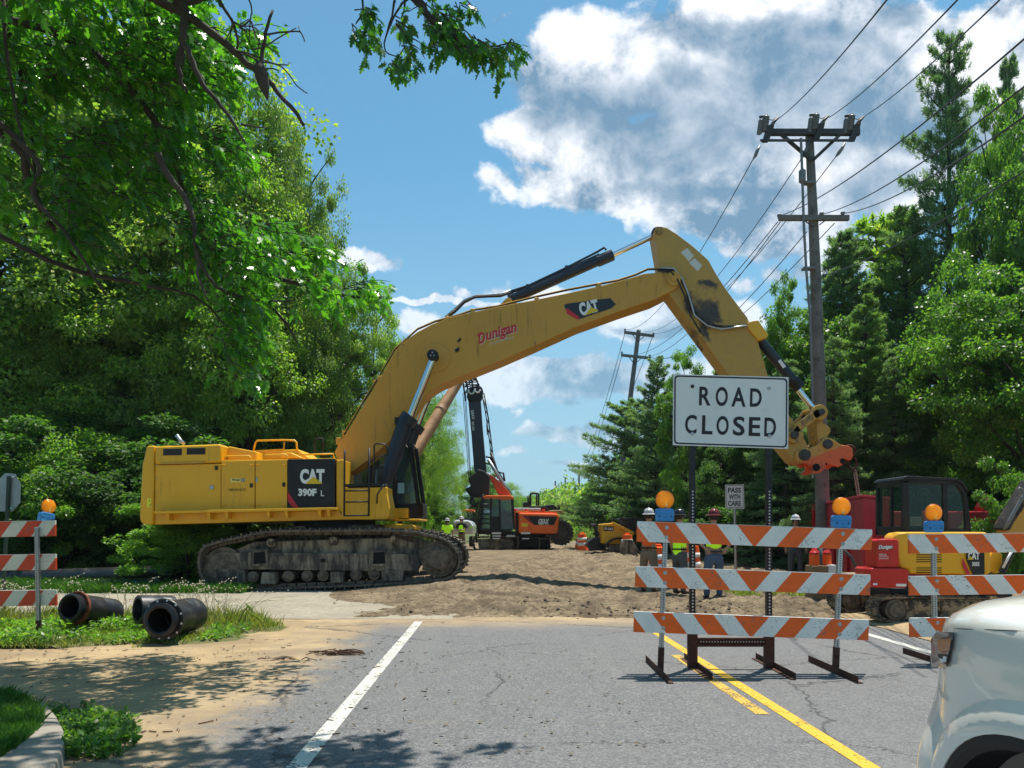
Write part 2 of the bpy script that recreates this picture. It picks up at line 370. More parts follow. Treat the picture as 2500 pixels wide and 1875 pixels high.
L = {}
L['oak'] = leafmat('oak_leaf', (0.045, 0.165, 0.022), (0.120, 0.320, 0.030), (0.030, 0.110, 0.022), .50, .28, .6)
L['oakd'] = leafmat('oak_leaf_dark', (0.025, 0.094, 0.022), (0.056, 0.163, 0.025), (0.037, 0.100, 0.025), .35, .4)
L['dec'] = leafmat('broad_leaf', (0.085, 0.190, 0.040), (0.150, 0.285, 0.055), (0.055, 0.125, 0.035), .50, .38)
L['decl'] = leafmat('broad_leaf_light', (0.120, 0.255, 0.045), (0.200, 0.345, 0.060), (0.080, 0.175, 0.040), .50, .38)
L['willow'] = leafmat('fine_leaf', (0.165, 0.300, 0.060), (0.260, 0.390, 0.080), (0.115, 0.220, 0.050), .52, .42)
L['willowg'] = leafmat('grey_green_leaf', (0.165, 0.280, 0.070), (0.270, 0.370, 0.095), (0.115, 0.205, 0.060), .52, .42)
L['pine'] = leafmat('pine_needle', (0.125, 0.215, 0.125), (0.200, 0.300, 0.175), (0.100, 0.185, 0.110), .45, .5)
L['pinel'] = leafmat('pine_needle_light', (0.145, 0.255, 0.105), (0.215, 0.330, 0.135), (0.110, 0.205, 0.090), .45, .5)
L['dark'] = leafmat('shade_dark_leaf', (0.050, 0.125, 0.030), (0.095, 0.195, 0.040), (0.035, 0.085, 0.026), .45, .55)  # leaf colour darkened to stand in for shade in the wood
L['grass'] = leafmat('grass_blade', (.12, .20, .03), (.26, .32, .07), (.20, .20, .07), .4, .6)
L['lawn'] = leafmat('lawn_blade', (.045, .14, .02), (.08, .20, .03), (.05, .12, .02), .35, .6)
L['dry'] = leafmat('dry_stem', (.30, .26, .13), (.22, .22, .10), (.35, .30, .2), .3, .7)
# ------------------------------------------------------------------ ground
def posmask(t):
    g = t.n('ShaderNodeNewGeometry'); return g.outputs['Position']
def sandcol(t, P):
    n1 = t.noise(P, .9, 7, .65, .4); n2 = t.noise(t.vm('MULTIPLY', P, (.6, 1.5, 1)), 5, 6, .7); n3 = t.noise(P, 55, 4, .7)
    c = t.mix(t.ramp(n1, .35, .65), lin(140, 120, 92), lin(176, 152, 114)); c = t.mix(t.ramp(n2, .45, .7, 0, .7), c, lin(134, 118, 98)); c = t.mix(t.ramp(n3, .35, .75, 0, .4), c, lin(112, 98, 80))
    return t.mix(t.ramp(n3, .62, .72, 0, .35), c, lin(214, 196, 160))
def asphalt_mat():
    m = bpy.data.materials.new('asphalt'); m.use_nodes = True; t = NT(m.node_tree); P = posmask(t); x, y, z = t.xyz(P)[:3]
    p = t.n('ShaderNodeBsdfPrincipled'); out = t.n('ShaderNodeOutputMaterial'); t.l(p.outputs[0], out.inputs[0])
    vor = t.n('ShaderNodeTexVoronoi'); t.l(P, vor.inputs['Vector']); vor.inputs['Scale'].default_value = 95; agg = t.xyz(vor.outputs['Color'])[0]
    vor2 = t.n('ShaderNodeTexVoronoi'); t.l(P, vor2.inputs['Vector']); vor2.inputs['Scale'].default_value = 48; agg2 = t.xyz(vor2.outputs['Color'])[1]
    a = t.m('ADD', t.m('MULTIPLY', t.m('POWER', agg, 1.6), .65), t.m('MULTIPLY', t.m('POWER', agg2, 2.5), .35))
    c = t.mix(a, (.068, .068, .072), (.255, .25, .242))
    big = t.noise(P, .55, 5, .6); c = t.mix(t.ramp(big, .35, .7, 0, .35), c, (.155, .15, .145))
    mot = t.noise(P, 3.5, 4, .6); c = t.mix(t.ramp(mot, .4, .75, 0, .25), c, (.09, .09, .095))
    # wheel paths slightly polished, oil line between them
    st = t.noise(t.vm('MULTIPLY', P, (1.4, .12, 1)), 1.5, 4, .6); c = t.mix(t.ramp(st, .5, .75, 0, .3), c, (.19, .185, .175))
    # sand washed over the left edge and near the dirt
    n1 = t.noise(P, 1.1, 7, .65, .4); n2 = t.noise(P, 9, 5, .7)
    e = t.m('ADD', x, t.m('MULTIPLY', t.m('SUBTRACT', n1, .5), 1.5)); e = t.m('ADD', e, t.m('MULTIPLY', t.m('SUBTRACT', n2, .5), .7))
    left = t.ramp(e, -2.55, -1.75, 1, 0)
    e2 = t.m('ADD', y, t.m('MULTIPLY', t.m('SUBTRACT', n1, .5), 1.2)); e2 = t.m('ADD', e2, t.m('MULTIPLY', t.m('SUBTRACT', n2, .5), .9))
    far = t.ramp(e2, 11.2, 12.7, 0, 1)
    sm = t.m('MAXIMUM', left, far); sand = sandcol(t, P)
    streak = t.ramp(t.noise(t.vm('MULTIPLY', P, (.25, 1.2, 1)), 2.2, 6, .7), .55, .8, 0, .35)
    c = t.mix(t.m('MAXIMUM', t.m('MULTIPLY', sm, .93), t.m('MULTIPLY', streak, .35)), c, sand)
    # cracks and tar spots
    cr = t.n('ShaderNodeTexVoronoi', feature='DISTANCE_TO_EDGE'); wv = t.vm('ADD', P, t.vm('MULTIPLY', t.vm('SUBTRACT', t.comb(n1, n2, 0), (.5, .5, 0)), (.8, .5, 0)))
    t.l(wv, cr.inputs['Vector']); cr.inputs['Scale'].default_value = .32
    ck = t.m('MULTIPLY', t.ramp(cr.outputs['Distance'], .002, .007, 1, 0), t.ramp(t.noise(P, .5, 2, .5), .46, .54)); c = t.mix(t.m('MULTIPLY', ck, .75), c, (.03, .03, .03))
    t.l(c, p.inputs['Base Color']); p.inputs['Roughness'].default_value = .8; p.inputs['Specular IOR Level'].default_value = .35
    b = t.n('ShaderNodeBump'); b.inputs['Strength'].default_value = .6; b.inputs['Distance'].default_value = .006; t.l(t.m('ADD', a, t.m('MULTIPLY', n2, .3)), b.inputs['Height']); t.l(b.outputs[0], p.inputs['Normal'])
    return m
def paint_mat(name, col, wear):
    m = bpy.data.materials.new(name); m.use_nodes = True; t = NT(m.node_tree); P = posmask(t)
    p = t.n('ShaderNodeBsdfPrincipled'); tr = t.n('ShaderNodeBsdfTransparent'); mx = t.n('ShaderNodeMixShader'); out = t.n('ShaderNodeOutputMaterial')
    n1 = t.noise(P, 45, 4, .7); n2 = t.noise(P, 5, 5, .65)
    f = t.m('ADD', t.m('MULTIPLY', n1, .6), t.m('MULTIPLY', n2, .5)); a = t.ramp(f, wear, wear+.08)
    c = t.mix(t.ramp(n2, .3, .7, 0, .5), col, tuple(q*.62 for q in col)); t.l(c, p.inputs['Base Color']); p.inputs['Roughness'].default_value = .7
    t.l(a, mx.inputs[0]); t.l(tr.outputs[0], mx.inputs[1]); t.l(p.outputs[0], mx.inputs[2]); t.l(mx.outputs[0], out.inputs[0]); return m
def soil_mat(name, ca, cb, cc, sc=1.0, bs=.8, sand_left=False, dark=None, sandy=False):
    m = bpy.data.materials.new(name); m.use_nodes = True; t = NT(m.node_tree); P = posmask(t)
    p = t.n('ShaderNodeBsdfPrincipled'); out = t.n('ShaderNodeOutputMaterial'); t.l(p.outputs[0], out.inputs[0])
    n1 = t.noise(P, .8*sc, 8, .65, .4); n2 = t.noise(P, 7*sc, 6, .7); n3 = t.noise(P, 45*sc, 4, .7)
    c = t.mix(t.ramp(n1, .35, .65), ca, cb); c = t.mix(t.ramp(n2, .42, .68, 0, .8), c, cc); c = t.mix(t.ramp(n3, .3, .75, 0, .35), c, tuple(q*.5 for q in ca))
    if sandy: c = sandcol(t, P)
    if dark:
        x, y, z = t.xyz(P)[:3]; c = t.mix(t.ramp(t.m('ADD', y, t.m('MULTIPLY', n1, 3)), dark[0], dark[1], .8, 0), c, dark[2])
    t.l(c, p.inputs['Base Color']); p.inputs['Roughness'].default_value = .95; p.inputs['Specular IOR Level'].default_value = .2
    b = t.n('ShaderNodeBump'); b.inputs['Strength'].default_value = bs; b.inputs['Distance'].default_value = .03; t.l(t.m('ADD', t.m('MULTIPLY', n2, 1.), t.m('MULTIPLY', n3, .3)), b.inputs['Height']); t.l(b.outputs[0], p.inputs['Normal'])
    return m
A_ROAD = asphalt_mat()
SAND = soil_mat('sandy_shoulder', lin(172, 150, 112), lin(205, 180, 136), lin(150, 126, 92), 1.0, .5, sandy=True)
DIRT = soil_mat('graded_dirt', lin(112, 97, 78), lin(162, 143, 115), lin(66, 54, 42), 1.5, 2.0, dark=None)
SIDE = soil_mat('dusty_side_street', lin(146, 138, 122), lin(164, 154, 136), lin(128, 120, 105), 1.2, .25)
GROUND = soil_mat('field_ground', (.07, .10, .03), (.11, .13, .05), (.12, .10, .06), .6, .6)
LEAFLITTER = soil_mat('wood_floor', (.035, .04, .018), (.05, .05, .025), (.06, .045, .03), 1.0, .8)
GRAVEL = soil_mat('pale_gravel_road', lin(178, 168, 150), lin(196, 186, 166), lin(150, 140, 122), 1.0, .3)

def sheet(name, pts, z, m, kind='structure'):
    b = MB(); n = len(pts); A = sum(pts[i][0]*pts[(i+1) % n][1]-pts[(i+1) % n][0]*pts[i][1] for i in range(n))
    if A < 0: pts = pts[::-1]
    b.add([(x, y, z) for x, y in pts], [tuple(range(n))]); return tag(b.build(name, m), kind=kind)
sheet('ground', [(-900, -60), (900, -60), (900, 1600), (-900, 1600)], -.012, GROUND)
sheet('sandy_shoulder', [(-14, -6), (-1.7, -6), (-1.9, 13.2), (-14, 14)], -.004, SAND)
sheet('road', [(-2.7, -6), (5.9, -6), (5.75, 13.4), (-3.2, 13.4)], 0.0, A_ROAD)
sheet('side_street', [(-60, 13.2), (-1.0, 12.7), (-.6, 22.8), (-7.2, 22.8), (-7.4, 17.8), (-60, 17.8)], .004, SIDE)
sheet('woodland_floor', [(-70, 18.6), (-7.5, 18.6), (-6.5, 30), (-7, 70), (-70, 90)], .004, LEAFLITTER)
sheet('woodland_floor', [(9, 21), (80, 17), (80, 95), (9.0, 95), (7.5, 40)], .004, LEAFLITTER)
sheet('far_road', [(.5, 50), (6.5, 50), (-8.5, 420), (-16, 420)], .016, GRAVEL)
# painted lines
def strip(name, x0, y0, x1, y1, wd, m, z=.004):
    b = MB(); n = 8; vs = []; 
    for i in range(n+1):
        t = i/n; x = x0+(x1-x0)*t; y = y0+(y1-y0)*t; vs += [(x-wd/2, y, z), (x+wd/2, y, z)]
    b.add(vs, [(2*i, 2*i+1, 2*i+3, 2*i+2) for i in range(n)]); return tag(b.build(name, m), kind='structure')
PW = paint_mat('white_road_paint', (.58, .56, .50), .452); PY = paint_mat('yellow_road_paint', (.68, .39, .02), .435); PYW = paint_mat('worn_yellow_road_paint', (.62, .38, .05), .475)
strip('lane_line', -1.135, -6, -1.50, 12.35, .13, PW)
strip('lane_line', 2.56, -6, 2.06, 11.3, .115, PY)
p1 = Vector((G(0, 1462, 1418).x, G(0, 1462, 1418).y)); p2 = Vector((G(0, 1638, 1528).x, G(0, 1638, 1528).y))
strip('lane_line', 2.02, 6.2, 1.935, 9.1, .11, PYW)
strip('lane_line', 5.28, -6, 5.02, 11.6, .12, PW)

# dirt work zone: real relief
def dirt_h(X, Y):
    e = ss(Y+.9*noise.noise(Vector((X*.9, 0, 4))), 12.5, 13.5)*ss(Y, 12.7, 13.2)*ss(X, -3.3+(Y-13)*.20+.5*noise.noise(Vector((Y*.8, 2, 0))), -1.9+(Y-13)*.16)
    n = noise.fractal(Vector((X*.55, Y*.55, 3)), 1.0, 2.1, 5)*.075
    n += abs(noise.noise(Vector((X*1.9+3, Y*1.5, 1))))*.11-.03
    n += abs(noise.noise(Vector((X*5.2, Y*4.4, 7))))*.085
    rut = math.sin(X*3.1+Y*.75+2*noise.noise(Vector((X*.3, Y*.3, 0))))*.035*ss(Y, 14, 18)+.045*abs(math.sin(X*9+Y*1.9+1.5*noise.noise(Vector((X*.4, Y*.4, 2)))))*(noise.noise(Vector((X*.35+Y*.3, Y*.12, 6))) > .05)
    berm = .03*math.exp(-((Y-13.5)/.35)**2)*ss(X, 1.2, 2.2)+.03*math.exp(-((Y-14.1-.1*X)/.5)**2)
    return gh(X, Y)*1.0+.008+max(-.06, (n+rut+berm+.01))*e-.03*(1-e)*(1-ss(Y, 21, 24))
def grid(name, xs, ys, hf, m):
    nx, ny = len(xs), len(ys); vs = [(x, y, hf(x, y)) for y in ys for x in xs]
    fs = [(j*nx+i, j*nx+i+1, (j+1)*nx+i+1, (j+1)*nx+i) for j in range(ny-1) for i in range(nx-1)]
    b = MB(); b.add(vs, fs); return b.build(name, m, smooth=True)
ys = []; y = 12.7
while y < 70: ys.append(y); y += .05*(y/12.7)**1.7
xs = list(np.arange(-4.8, 11.0, .075))
o = grid('dirt_work_zone', xs, ys, dirt_h, DIRT); tag(o, kind='structure')
def shoulder_h(X, Y): return .004+.05*ss(X, 5.7, 6.4)+.04*noise.fractal(Vector((X*1.3, Y*1.3, 9)), 1, 2, 4)*ss(X, 5.6, 6.2)
o = grid('dirt_verge', list(np.arange(5.55, 13.5, .12)), list(np.arange(4.5, 15, .1)), lambda X, Y: shoulder_h(X, Y)+.006, SAND); tag(o, kind='structure')
def isle_in(X, Y):
    # grass island left of the road (plan view)
    return (Y > 9.75 + .25*math.sin(X*2.3)) and (Y < 13.05) and X < -3.45-abs(Y-11.3)*.55+.2*math.sin(Y*5)
o = grid('grass_island', list(np.arange(-14, -3.3, .15)), list(np.arange(9.6, 13.2, .12)), lambda X, Y: (.035 if isle_in(X, Y) else -.02)+.015*noise.noise(Vector((X*2, Y*2, 0))), soil_mat('verge_soil', (.10, .12, .035), (.16, .15, .06), (.17, .14, .08), 2, .6)); tag(o, kind='structure')

# ------------------------------------------------------------------ leaf and blade meshes (numpy)
def poly_mesh(name, V, n, mats, mi=None):
    """V: (N, n, 3) -> N separate n-gons"""
    N = V.shape[0]; me = bpy.data.meshes.new(name); me.vertices.add(N*n); me.vertices.foreach_set('co', V.reshape(-1).astype(np.float32))
    me.loops.add(N*n); me.loops.foreach_set('vertex_index', np.arange(N*n, dtype=np.int32))
    me.polygons.add(N); me.polygons.foreach_set('loop_start', np.arange(0, N*n, n, dtype=np.int32))
    try: me.polygons.foreach_set('loop_total', np.full(N, n, dtype=np.int32))
    except Exception: pass
    for m in (mats if isinstance(mats, (list, tuple)) else [mats]): me.materials.append(m)
    if mi is not None: me.polygons.foreach_set('material_index', mi.astype(np.int32))
    me.update(calc_edges=True); return me
def unit(a): return a/np.maximum(np.linalg.norm(a, axis=-1, keepdims=True), 1e-9)
DIAMOND = np.array([(0, 0, 0), (.32, .45, .06), (0, 1, 0), (-.32, .45, .06)])
NARROW = np.array([(0, 0, 0), (.13, .45, .02), (0, 1, 0), (-.13, .45, .02)])
OAK = np.array([(0, 0, 0), (.07, .12, 0), (.30, .08, .03), (.12, .25, 0), (.46, .36, .07), (.15, .46, 0), (.36, .68, .05), (.11, .68, 0), (.16, .86, .0), (0, 1, -.04),
                (-.16, .86, 0), (-.11, .68, 0), (-.36, .68, .05), (-.15, .46, 0), (-.46, .36, .07), (-.12, .25, 0), (-.30, .08, .03), (-.07, .12, 0)])
def leaf_verts(C, D, size, tpl, rng, tilt=.6):
    """C centres, D growth directions, size (N,)"""
    N = len(C); D = unit(D); up = np.tile(np.array([0, 0, 1.]), (N, 1))+rng.normal(0, tilt, (N, 3))
    B = unit(np.cross(D, up)); Nn = np.cross(B, D)
    return C[:, None, :]+size[:, None, None]*(tpl[None, :, 0, None]*B[:, None, :]+tpl[None, :, 1, None]*D[:, None, :]+tpl[None, :, 2, None]*Nn[:, None, :])

def tree_meshes(seed, H, Rr, cb=.28, nclump=150, per=420, size=.16, kind='broad', m='dec', limb=.3, flat=.6, open_=0.0, trunk_r=.22):
    """trunk mesh builder + crown mesh of a broad-leaved tree with height H; crown from cb*H up"""
    rng = np.random.default_rng(seed); rnd = random.Random(seed); cz = H*(1+cb)/2; hz_ = H*(1-cb)/2
    cl = []
    ph = rng.uniform(0, 6.28, 6)
    while len(cl) < nclump:
        dvec = unit(rng.normal(0, 1, 3)); rr = rng.uniform(.35, 1)**.45
        lob = 1+.16*math.sin(3*math.atan2(dvec[1], dvec[0])+ph[0])+.14*math.sin(5*dvec[2]+ph[1]+2*dvec[0])+.12*math.sin(4*dvec[0]+ph[2])
        p = dvec*rr*lob*np.array([Rr, Rr, hz_]); p[2] += cz
        if p[2] > H*1.0: p[2] = H*rng.uniform(.93, 1)
        if rng.random() < open_ and rr > .8: continue
        cl.append(p)
    cl = np.array(cl); C = []; D = []
    for p in cl:
        r = Rr*rng.uniform(.10, .24); n = int(per*rng.uniform(.5, 1.4))
        q = rng.normal(0, 1, (n, 3)); q = unit(q)*(rng.uniform(0, 1, (n, 1))**.5)*r*np.array([1, 1, flat])
        if kind == 'weep':
            ns = max(8, n//14); base = rng.normal(0, .6, (ns, 3))*r*np.array([1.2, 1.2, .4]); idx = rng.integers(0, ns, n); t = rng.uniform(0, 1, (n, 1))
            q = base[idx]; out = unit(q*np.array([1, 1, 0])+rng.normal(0, .01, q.shape)); q = q+out*t*r*.55+np.array([0, 0, -1])*t*r*1.0+rng.normal(0, .11, q.shape)*r*1.6
        C.append(p+q)
        dd = unit(q+np.array([0, 0, -.25])*r)+rng.normal(0, .55, (n, 3)); dd[:, 2] -= (.9 if kind == 'weep' else .25); D.append(dd)
    C = np.concatenate(C); D = np.concatenate(D); N = len(C); sz = size*rng.uniform(.6, 1.25, N)
    tpl = NARROW if kind == 'weep' else DIAMOND
    crown = poly_mesh('crown', leaf_verts(C, D, sz, tpl, rng), 4, L[m] if isinstance(m, str) else m)
    tb = MB(); lean = rng.uniform(-.04, .04, 2)
    sp_ = [Vector((lean[0]*z+.12*math.sin(z*.7+seed), lean[1]*z+.1*math.cos(z*.6+seed), z)) for z in np.linspace(0, H*.85, 9)]
    tb.tube(sp_, [trunk_r*(1.25 if i == 0 else 1)*(1-i/9.5) for i in range(9)], 9)
    for i in rng.choice(len(cl), int(len(cl)*limb), replace=False):
        p = Vector(cl[i]); z0 = max(H*.12, min(H*.8, p.z-(.25+.5*rnd.random())*math.hypot(p.x, p.y))); k = min(8, int(z0/(H*.85)*8)); a = sp_[k].lerp(sp_[min(8, k+1)], .5)
        mid = a.lerp(p, .5)+Vector((rnd.uniform(-.3, .3), rnd.uniform(-.3, .3), rnd.uniform(0, .5))); rr = trunk_r*rnd.uniform(.16, .38)
        tb.tube([a, mid, p], [rr, rr*.6, rr*.2], 5)
    me = bpy.data.meshes.new('trunk'); me.from_pydata(tb.v, [], tb.f); me.materials.append(M['bark']); me.polygons.foreach_set('use_smooth', [True]*len(me.polygons))
    return me, crown

def pine_meshes(seed, H, Rr, cb=.12, m='pine', whorl=.42, per=6, dens=1.0, droop=.0, irr=.35, nl=.15, bare=.25, top=.75):
    rng = np.random.default_rng(seed); C = []; D = []; tb = MB()
    tb.tube([(0, 0, 0), (.05, .03, H*.35), (0, 0, H*.7), (.03, 0, H*.985)], [.24, .19, .11, .025], 8)
    z = H*cb
    while z < H*.985:
        t = (z-H*cb)/(H*(1-cb)); Lm = Rr*((1-t)**top)*(1 if t > .12 else .65+t*2.9)+.25; a0 = rng.uniform(0, 6.28)
        for j in range(per):
            if rng.random() < .08: continue
            a = a0+j*2*math.pi/per+rng.normal(0, .25); Lb = Lm*rng.uniform(1-irr, 1+irr*.6); up = rng.normal(.05, .12)+.35*t-droop
            dr = np.array([math.cos(a), math.sin(a), up]); dr /= np.linalg.norm(dr); side = np.array([-math.sin(a), math.cos(a), 0])
            base = np.array([0, 0, z+rng.uniform(-.12, .12)]); tip = base+dr*Lb+np.array([0, 0, .12*Lb*(.6-droop*1.5)])
            tb.tube([base, (base+dr*Lb*.55), tip], [.035+.012*Lb, .022, .008], 4, cap=False)
            n = int(Lb*26*dens*Rr/3)+6; s = rng.uniform(bare, 1, n)**.8; lat = rng.normal(0, 1, n)*.22*Lb*(1.25-s)
            cpt = base+dr*Lb*s[:, None]+side*lat[:, None]+np.array([0, 0, 1])*((.12*Lb*(.6-droop*1.5)*s**2)+rng.normal(0, .06, n)-abs(lat)*droop*.6)[:, None]
            nn = 12; cc = np.repeat(cpt, nn, 0)+rng.normal(0, .035, (n*nn, 3)); dd = np.repeat(dr[None]+side*np.sign(lat)[:, None]*.7, nn, 0)+rng.normal(0, .65, (n*nn, 3)); dd[:, 2] += .15
            C.append(cc); D.append(dd)
        z += whorl*rng.uniform(.75, 1.25)
    C = np.concatenate(C); D = np.concatenate(D); N = len(C); sz = nl*rng.uniform(.7, 1.3, N)
    tpl = np.array([(-.045, 0, 0), (.045, 0, 0), (.05, .7, 0), (0, 1, 0), (-.05, .7, 0)])*np.array([1.6, 1, 1])
    crown = poly_mesh('crown', leaf_verts(C, D, sz, tpl, rng), 5, L[m] if isinstance(m, str) else m)
    me = bpy.data.meshes.new('trunk'); me.from_pydata(tb.v, [], tb.f); me.materials.append(M['bark']); me.polygons.foreach_set('use_smooth', [True]*len(me.polygons))
    return me, crown

VAR = {}
VAR['dec1'] = (12, tree_meshes(1, 12, 3.6, .22, 190, 270, .16))
VAR['dec2'] = (12, tree_meshes(2, 12, 3.2, .15, 190, 270, .15, m='decl', flat=.5))
VAR['dec3'] = (12, tree_meshes(3, 12, 3.8, .3, 170, 280, .16, open_=.3))
VAR['will1'] = (12, tree_meshes(4, 12, 3.4, .2, 190, 430, .14, kind='weep', m='willow'))
VAR['will2'] = (12, tree_meshes(5, 12, 3.6, .15, 190, 430, .14, kind='weep', m='willowg', open_=.25))
VAR['fine1'] = (12, tree_meshes(21, 12, 3.6, .12, 230, 400, .115, m='willowg', flat=.65))
VAR['fine2'] = (12, tree_meshes(22, 12, 3.5, .10, 230, 400, .12, m='willow', flat=.6, open_=.15))
VAR['dark1'] = (12, tree_meshes(6, 12, 3.8, .12, 180, 270, .15, m='dark'))
VAR['pine1'] = (15, pine_meshes(11, 15, 3.4, .12))
VAR['pine2'] = (15, pine_meshes(12, 15, 3.6, .05, irr=.5, whorl=.52, bare=.22, dens=1.0, top=.6))
VAR['pine3'] = (15, pine_meshes(13, 15, 3.2, .08, m='pinel', irr=.4))
VAR['spruce'] = (12, pine_meshes(14, 12, 3.0, .02, droop=.25, whorl=.34, per=7, nl=.11, top=.9))
VAR['flatpine'] = (12, pine_meshes(15, 12, 5.0, .04, irr=.4, whorl=.6, per=7, bare=.25, top=.55, m='pine'))
VAR['scrawny'] = (9, pine_meshes(16, 9, 1.7, .1, whorl=.5, per=5, m='willowg', irr=.5, nl=.17))
VAR['shrub'] = (3.2, tree_meshes(7, 3.2, 1.7, .02, 100, 420, .08, m='dec', trunk_r=.05))
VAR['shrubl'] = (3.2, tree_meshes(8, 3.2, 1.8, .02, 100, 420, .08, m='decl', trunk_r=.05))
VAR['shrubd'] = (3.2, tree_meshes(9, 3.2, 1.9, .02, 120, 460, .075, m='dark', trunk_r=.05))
RAD = {v_: float(np.percentile(np.abs(np.array([q.co[0] for q in VAR[v_][1][1].vertices])), 99.3)) for v_ in VAR}
rt = random.Random(77)
def tree(var, px, top, Y, label, wide=1.0, group='trees beside the road', name=None, cat=None, z0=0.0, rot=None, k=0, edge=None):
    """px, top: where the tree top stands in the photograph (crop k); Y distance"""
    H, (tm, cm) = VAR[var]; p = S(k, px, top, Y); sc = max(.1, (p.z-z0)/H)
    if edge is not None: wide = abs(edge-px)*1.1302*Y/FPX/(RAD[var]*sc)
    nm = name or ('pine_tree' if ('pine' in var or var in ('spruce', 'scrawny')) else 'shrub' if 'shrub' in var else 'broadleaf_tree')
    e = thing(nm, label, cat or ('shrub' if 'shrub' in var else 'tree'), (p.x, Y, z0), group)
    e.rotation_euler = (0, 0, rt.uniform(0, 6.28) if rot is None else rot); e.scale = (sc*wide, sc*wide, sc)
    a = bpy.data.objects.new('trunk', tm); COL.objects.link(a); a.parent = e
    b = bpy.data.objects.new('crown', cm); COL.objects.link(b); b.parent = e
    return e

# ---- left wood (behind the excavator)
LB = 'trees of the wood left of the road'
tree('fine2', 450, 130, 32, 'tall feathery pale green tree whose top shows against blue sky above the dead branch', 1.2, LB, edge=560)
tree('fine1', 575, 232, 31, 'tall grey green tree with a rounded airy top against the sky behind the oak', 1.0, LB, edge=705)
tree('fine1', 640, 300, 32, 'grey green feathery tree leaning out furthest into the blue sky', .85, LB, edge=762)
tree('fine2', 530, 380, 29.5, 'mid green feathery tree below the airy treetops behind the oak branches', 1.2, LB, edge=700)
tree('fine1', 300, 130, 33, 'broad green tree behind the densest part of the oak foliage', 1.1, LB)
tree('fine1', 120, 60, 32, 'tall green tree at the left edge behind the oak', 1.1, LB)
tree('fine2', -60, 120, 29, 'green tree partly cut by the left edge of the picture', 1.0, LB)
tree('fine2', 180, 520, 30, 'bright green tree with forked trunk above the stop sign', 1.1, LB)
tree('fine1', 400, 560, 31, 'grey green tree right above the rear of the large yellow excavator', 1.1, LB)
tree('will2', 610, 520, 32, 'dull green feathery tree behind the rear guardrail of the large excavator', 1.0, LB, edge=765)
tree('fine1', 720, 590, 31, 'dense green tree just left of the lower end of the yellow boom', 1.1, LB, edge=845)
tree('fine2', 800, 640, 33, 'light green tree with sunlit edge touching the sky left of the boom elbow', .95, LB, edge=888)
tree('will2', 690, 740, 31, 'dark green tree behind the middle of the large excavator', 1.0, LB, edge=820)
tree('will2', 330, 680, 30, 'dark shaded tree behind the counterweight of the large excavator', 1.1, LB)
tree('fine1', 60, 640, 28, 'dark shaded tree behind the stop sign', 1.1, LB)
tree('fine1', 865, 740, 36, 'green tree seen through the crook of the boom', .9, LB, edge=935)
tree('will1', 905, 800, 41, 'weeping light green tree beside the tan tube and lattice mast', .95, LB, edge=988)
tree('will1', 935, 850, 47, 'weeping green tree at the road edge left of the drilling mast', .6, LB, edge=1008)
tree('dec2', 880, 985, 44, 'light green low tree above the two workers in lime shirts', .8, LB, edge=965)
tree('will2', 955, 960, 58, 'hazy green tree behind the drilling rig mast foot', .7, LB, edge=1012)
SH = 'bushes at the foot of the left wood'
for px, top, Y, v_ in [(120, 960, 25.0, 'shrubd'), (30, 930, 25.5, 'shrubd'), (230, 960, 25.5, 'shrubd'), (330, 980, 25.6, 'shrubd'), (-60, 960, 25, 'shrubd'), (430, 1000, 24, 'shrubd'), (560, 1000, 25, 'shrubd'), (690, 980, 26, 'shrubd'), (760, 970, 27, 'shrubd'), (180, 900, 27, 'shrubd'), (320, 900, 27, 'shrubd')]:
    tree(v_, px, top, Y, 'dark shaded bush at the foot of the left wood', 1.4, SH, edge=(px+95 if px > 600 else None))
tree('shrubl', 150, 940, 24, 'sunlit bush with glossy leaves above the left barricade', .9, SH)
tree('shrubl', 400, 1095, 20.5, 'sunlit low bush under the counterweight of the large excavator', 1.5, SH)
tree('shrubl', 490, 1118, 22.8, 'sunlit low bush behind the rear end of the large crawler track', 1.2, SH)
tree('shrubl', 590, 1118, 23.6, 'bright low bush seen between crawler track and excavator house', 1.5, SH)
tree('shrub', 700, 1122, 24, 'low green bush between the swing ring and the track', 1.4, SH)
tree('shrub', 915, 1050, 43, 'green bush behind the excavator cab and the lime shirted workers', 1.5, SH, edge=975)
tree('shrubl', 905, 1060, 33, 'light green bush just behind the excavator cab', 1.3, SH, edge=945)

# ---- right wood
RB = 'trees of the wood right of the road'
tree('pine2', 2050, 72, 30, 'tallest pine with open irregular branches against the clouds', 1.0, RB, edge=1895)
tree('pine1', 2180, 110, 31, 'pine top at the right edge beside the tallest pine', .9, RB, edge=2105)
tree('dec2', 2150, 185, 27, 'tall sunlit broadleaf tree hanging down the right edge', .75, RB, edge=2068)
tree('dec1', 2240, 250, 25, 'broadleaf tree cut off by the upper right edge', .9, RB, edge=2110)
tree('dec1', 2060, 565, 24.0, 'big dense broadleaf tree left of the right edge with rounded sunlit top', 1.05, RB, edge=1935)
tree('dec3', 2215, 560, 21, 'near leafy tree hanging over the mini excavator arm at the right edge', .9, RB)
tree('pine3', 1955, 440, 31, 'bushy pine right of the main utility pole', 1.0, RB)
tree('pine1', 1820, 490, 31, 'grey green pine directly behind the main utility pole', 1.0, RB)
tree('scrawny', 1895, 478, 34, 'thin pine top with sky gaps between the bushy pines', 1.6, RB)
tree('dec2', 1690, 590, 29, 'light green tree left of the main utility pole', .8, RB, edge=1632)
tree('dec1', 1765, 640, 30, 'mid green tree behind the stick cylinder', .9, RB)
tree('pine3', 1870, 640, 26, 'light needled pine right of the pole with layered boughs', 1.0, RB)
tree('spruce', 1800, 720, 24.6, 'drooping spruce right behind the utility pole', .9, RB)
tree('spruce', 1930, 760, 24.5, 'drooping spruce above the red steel box', .9, RB)
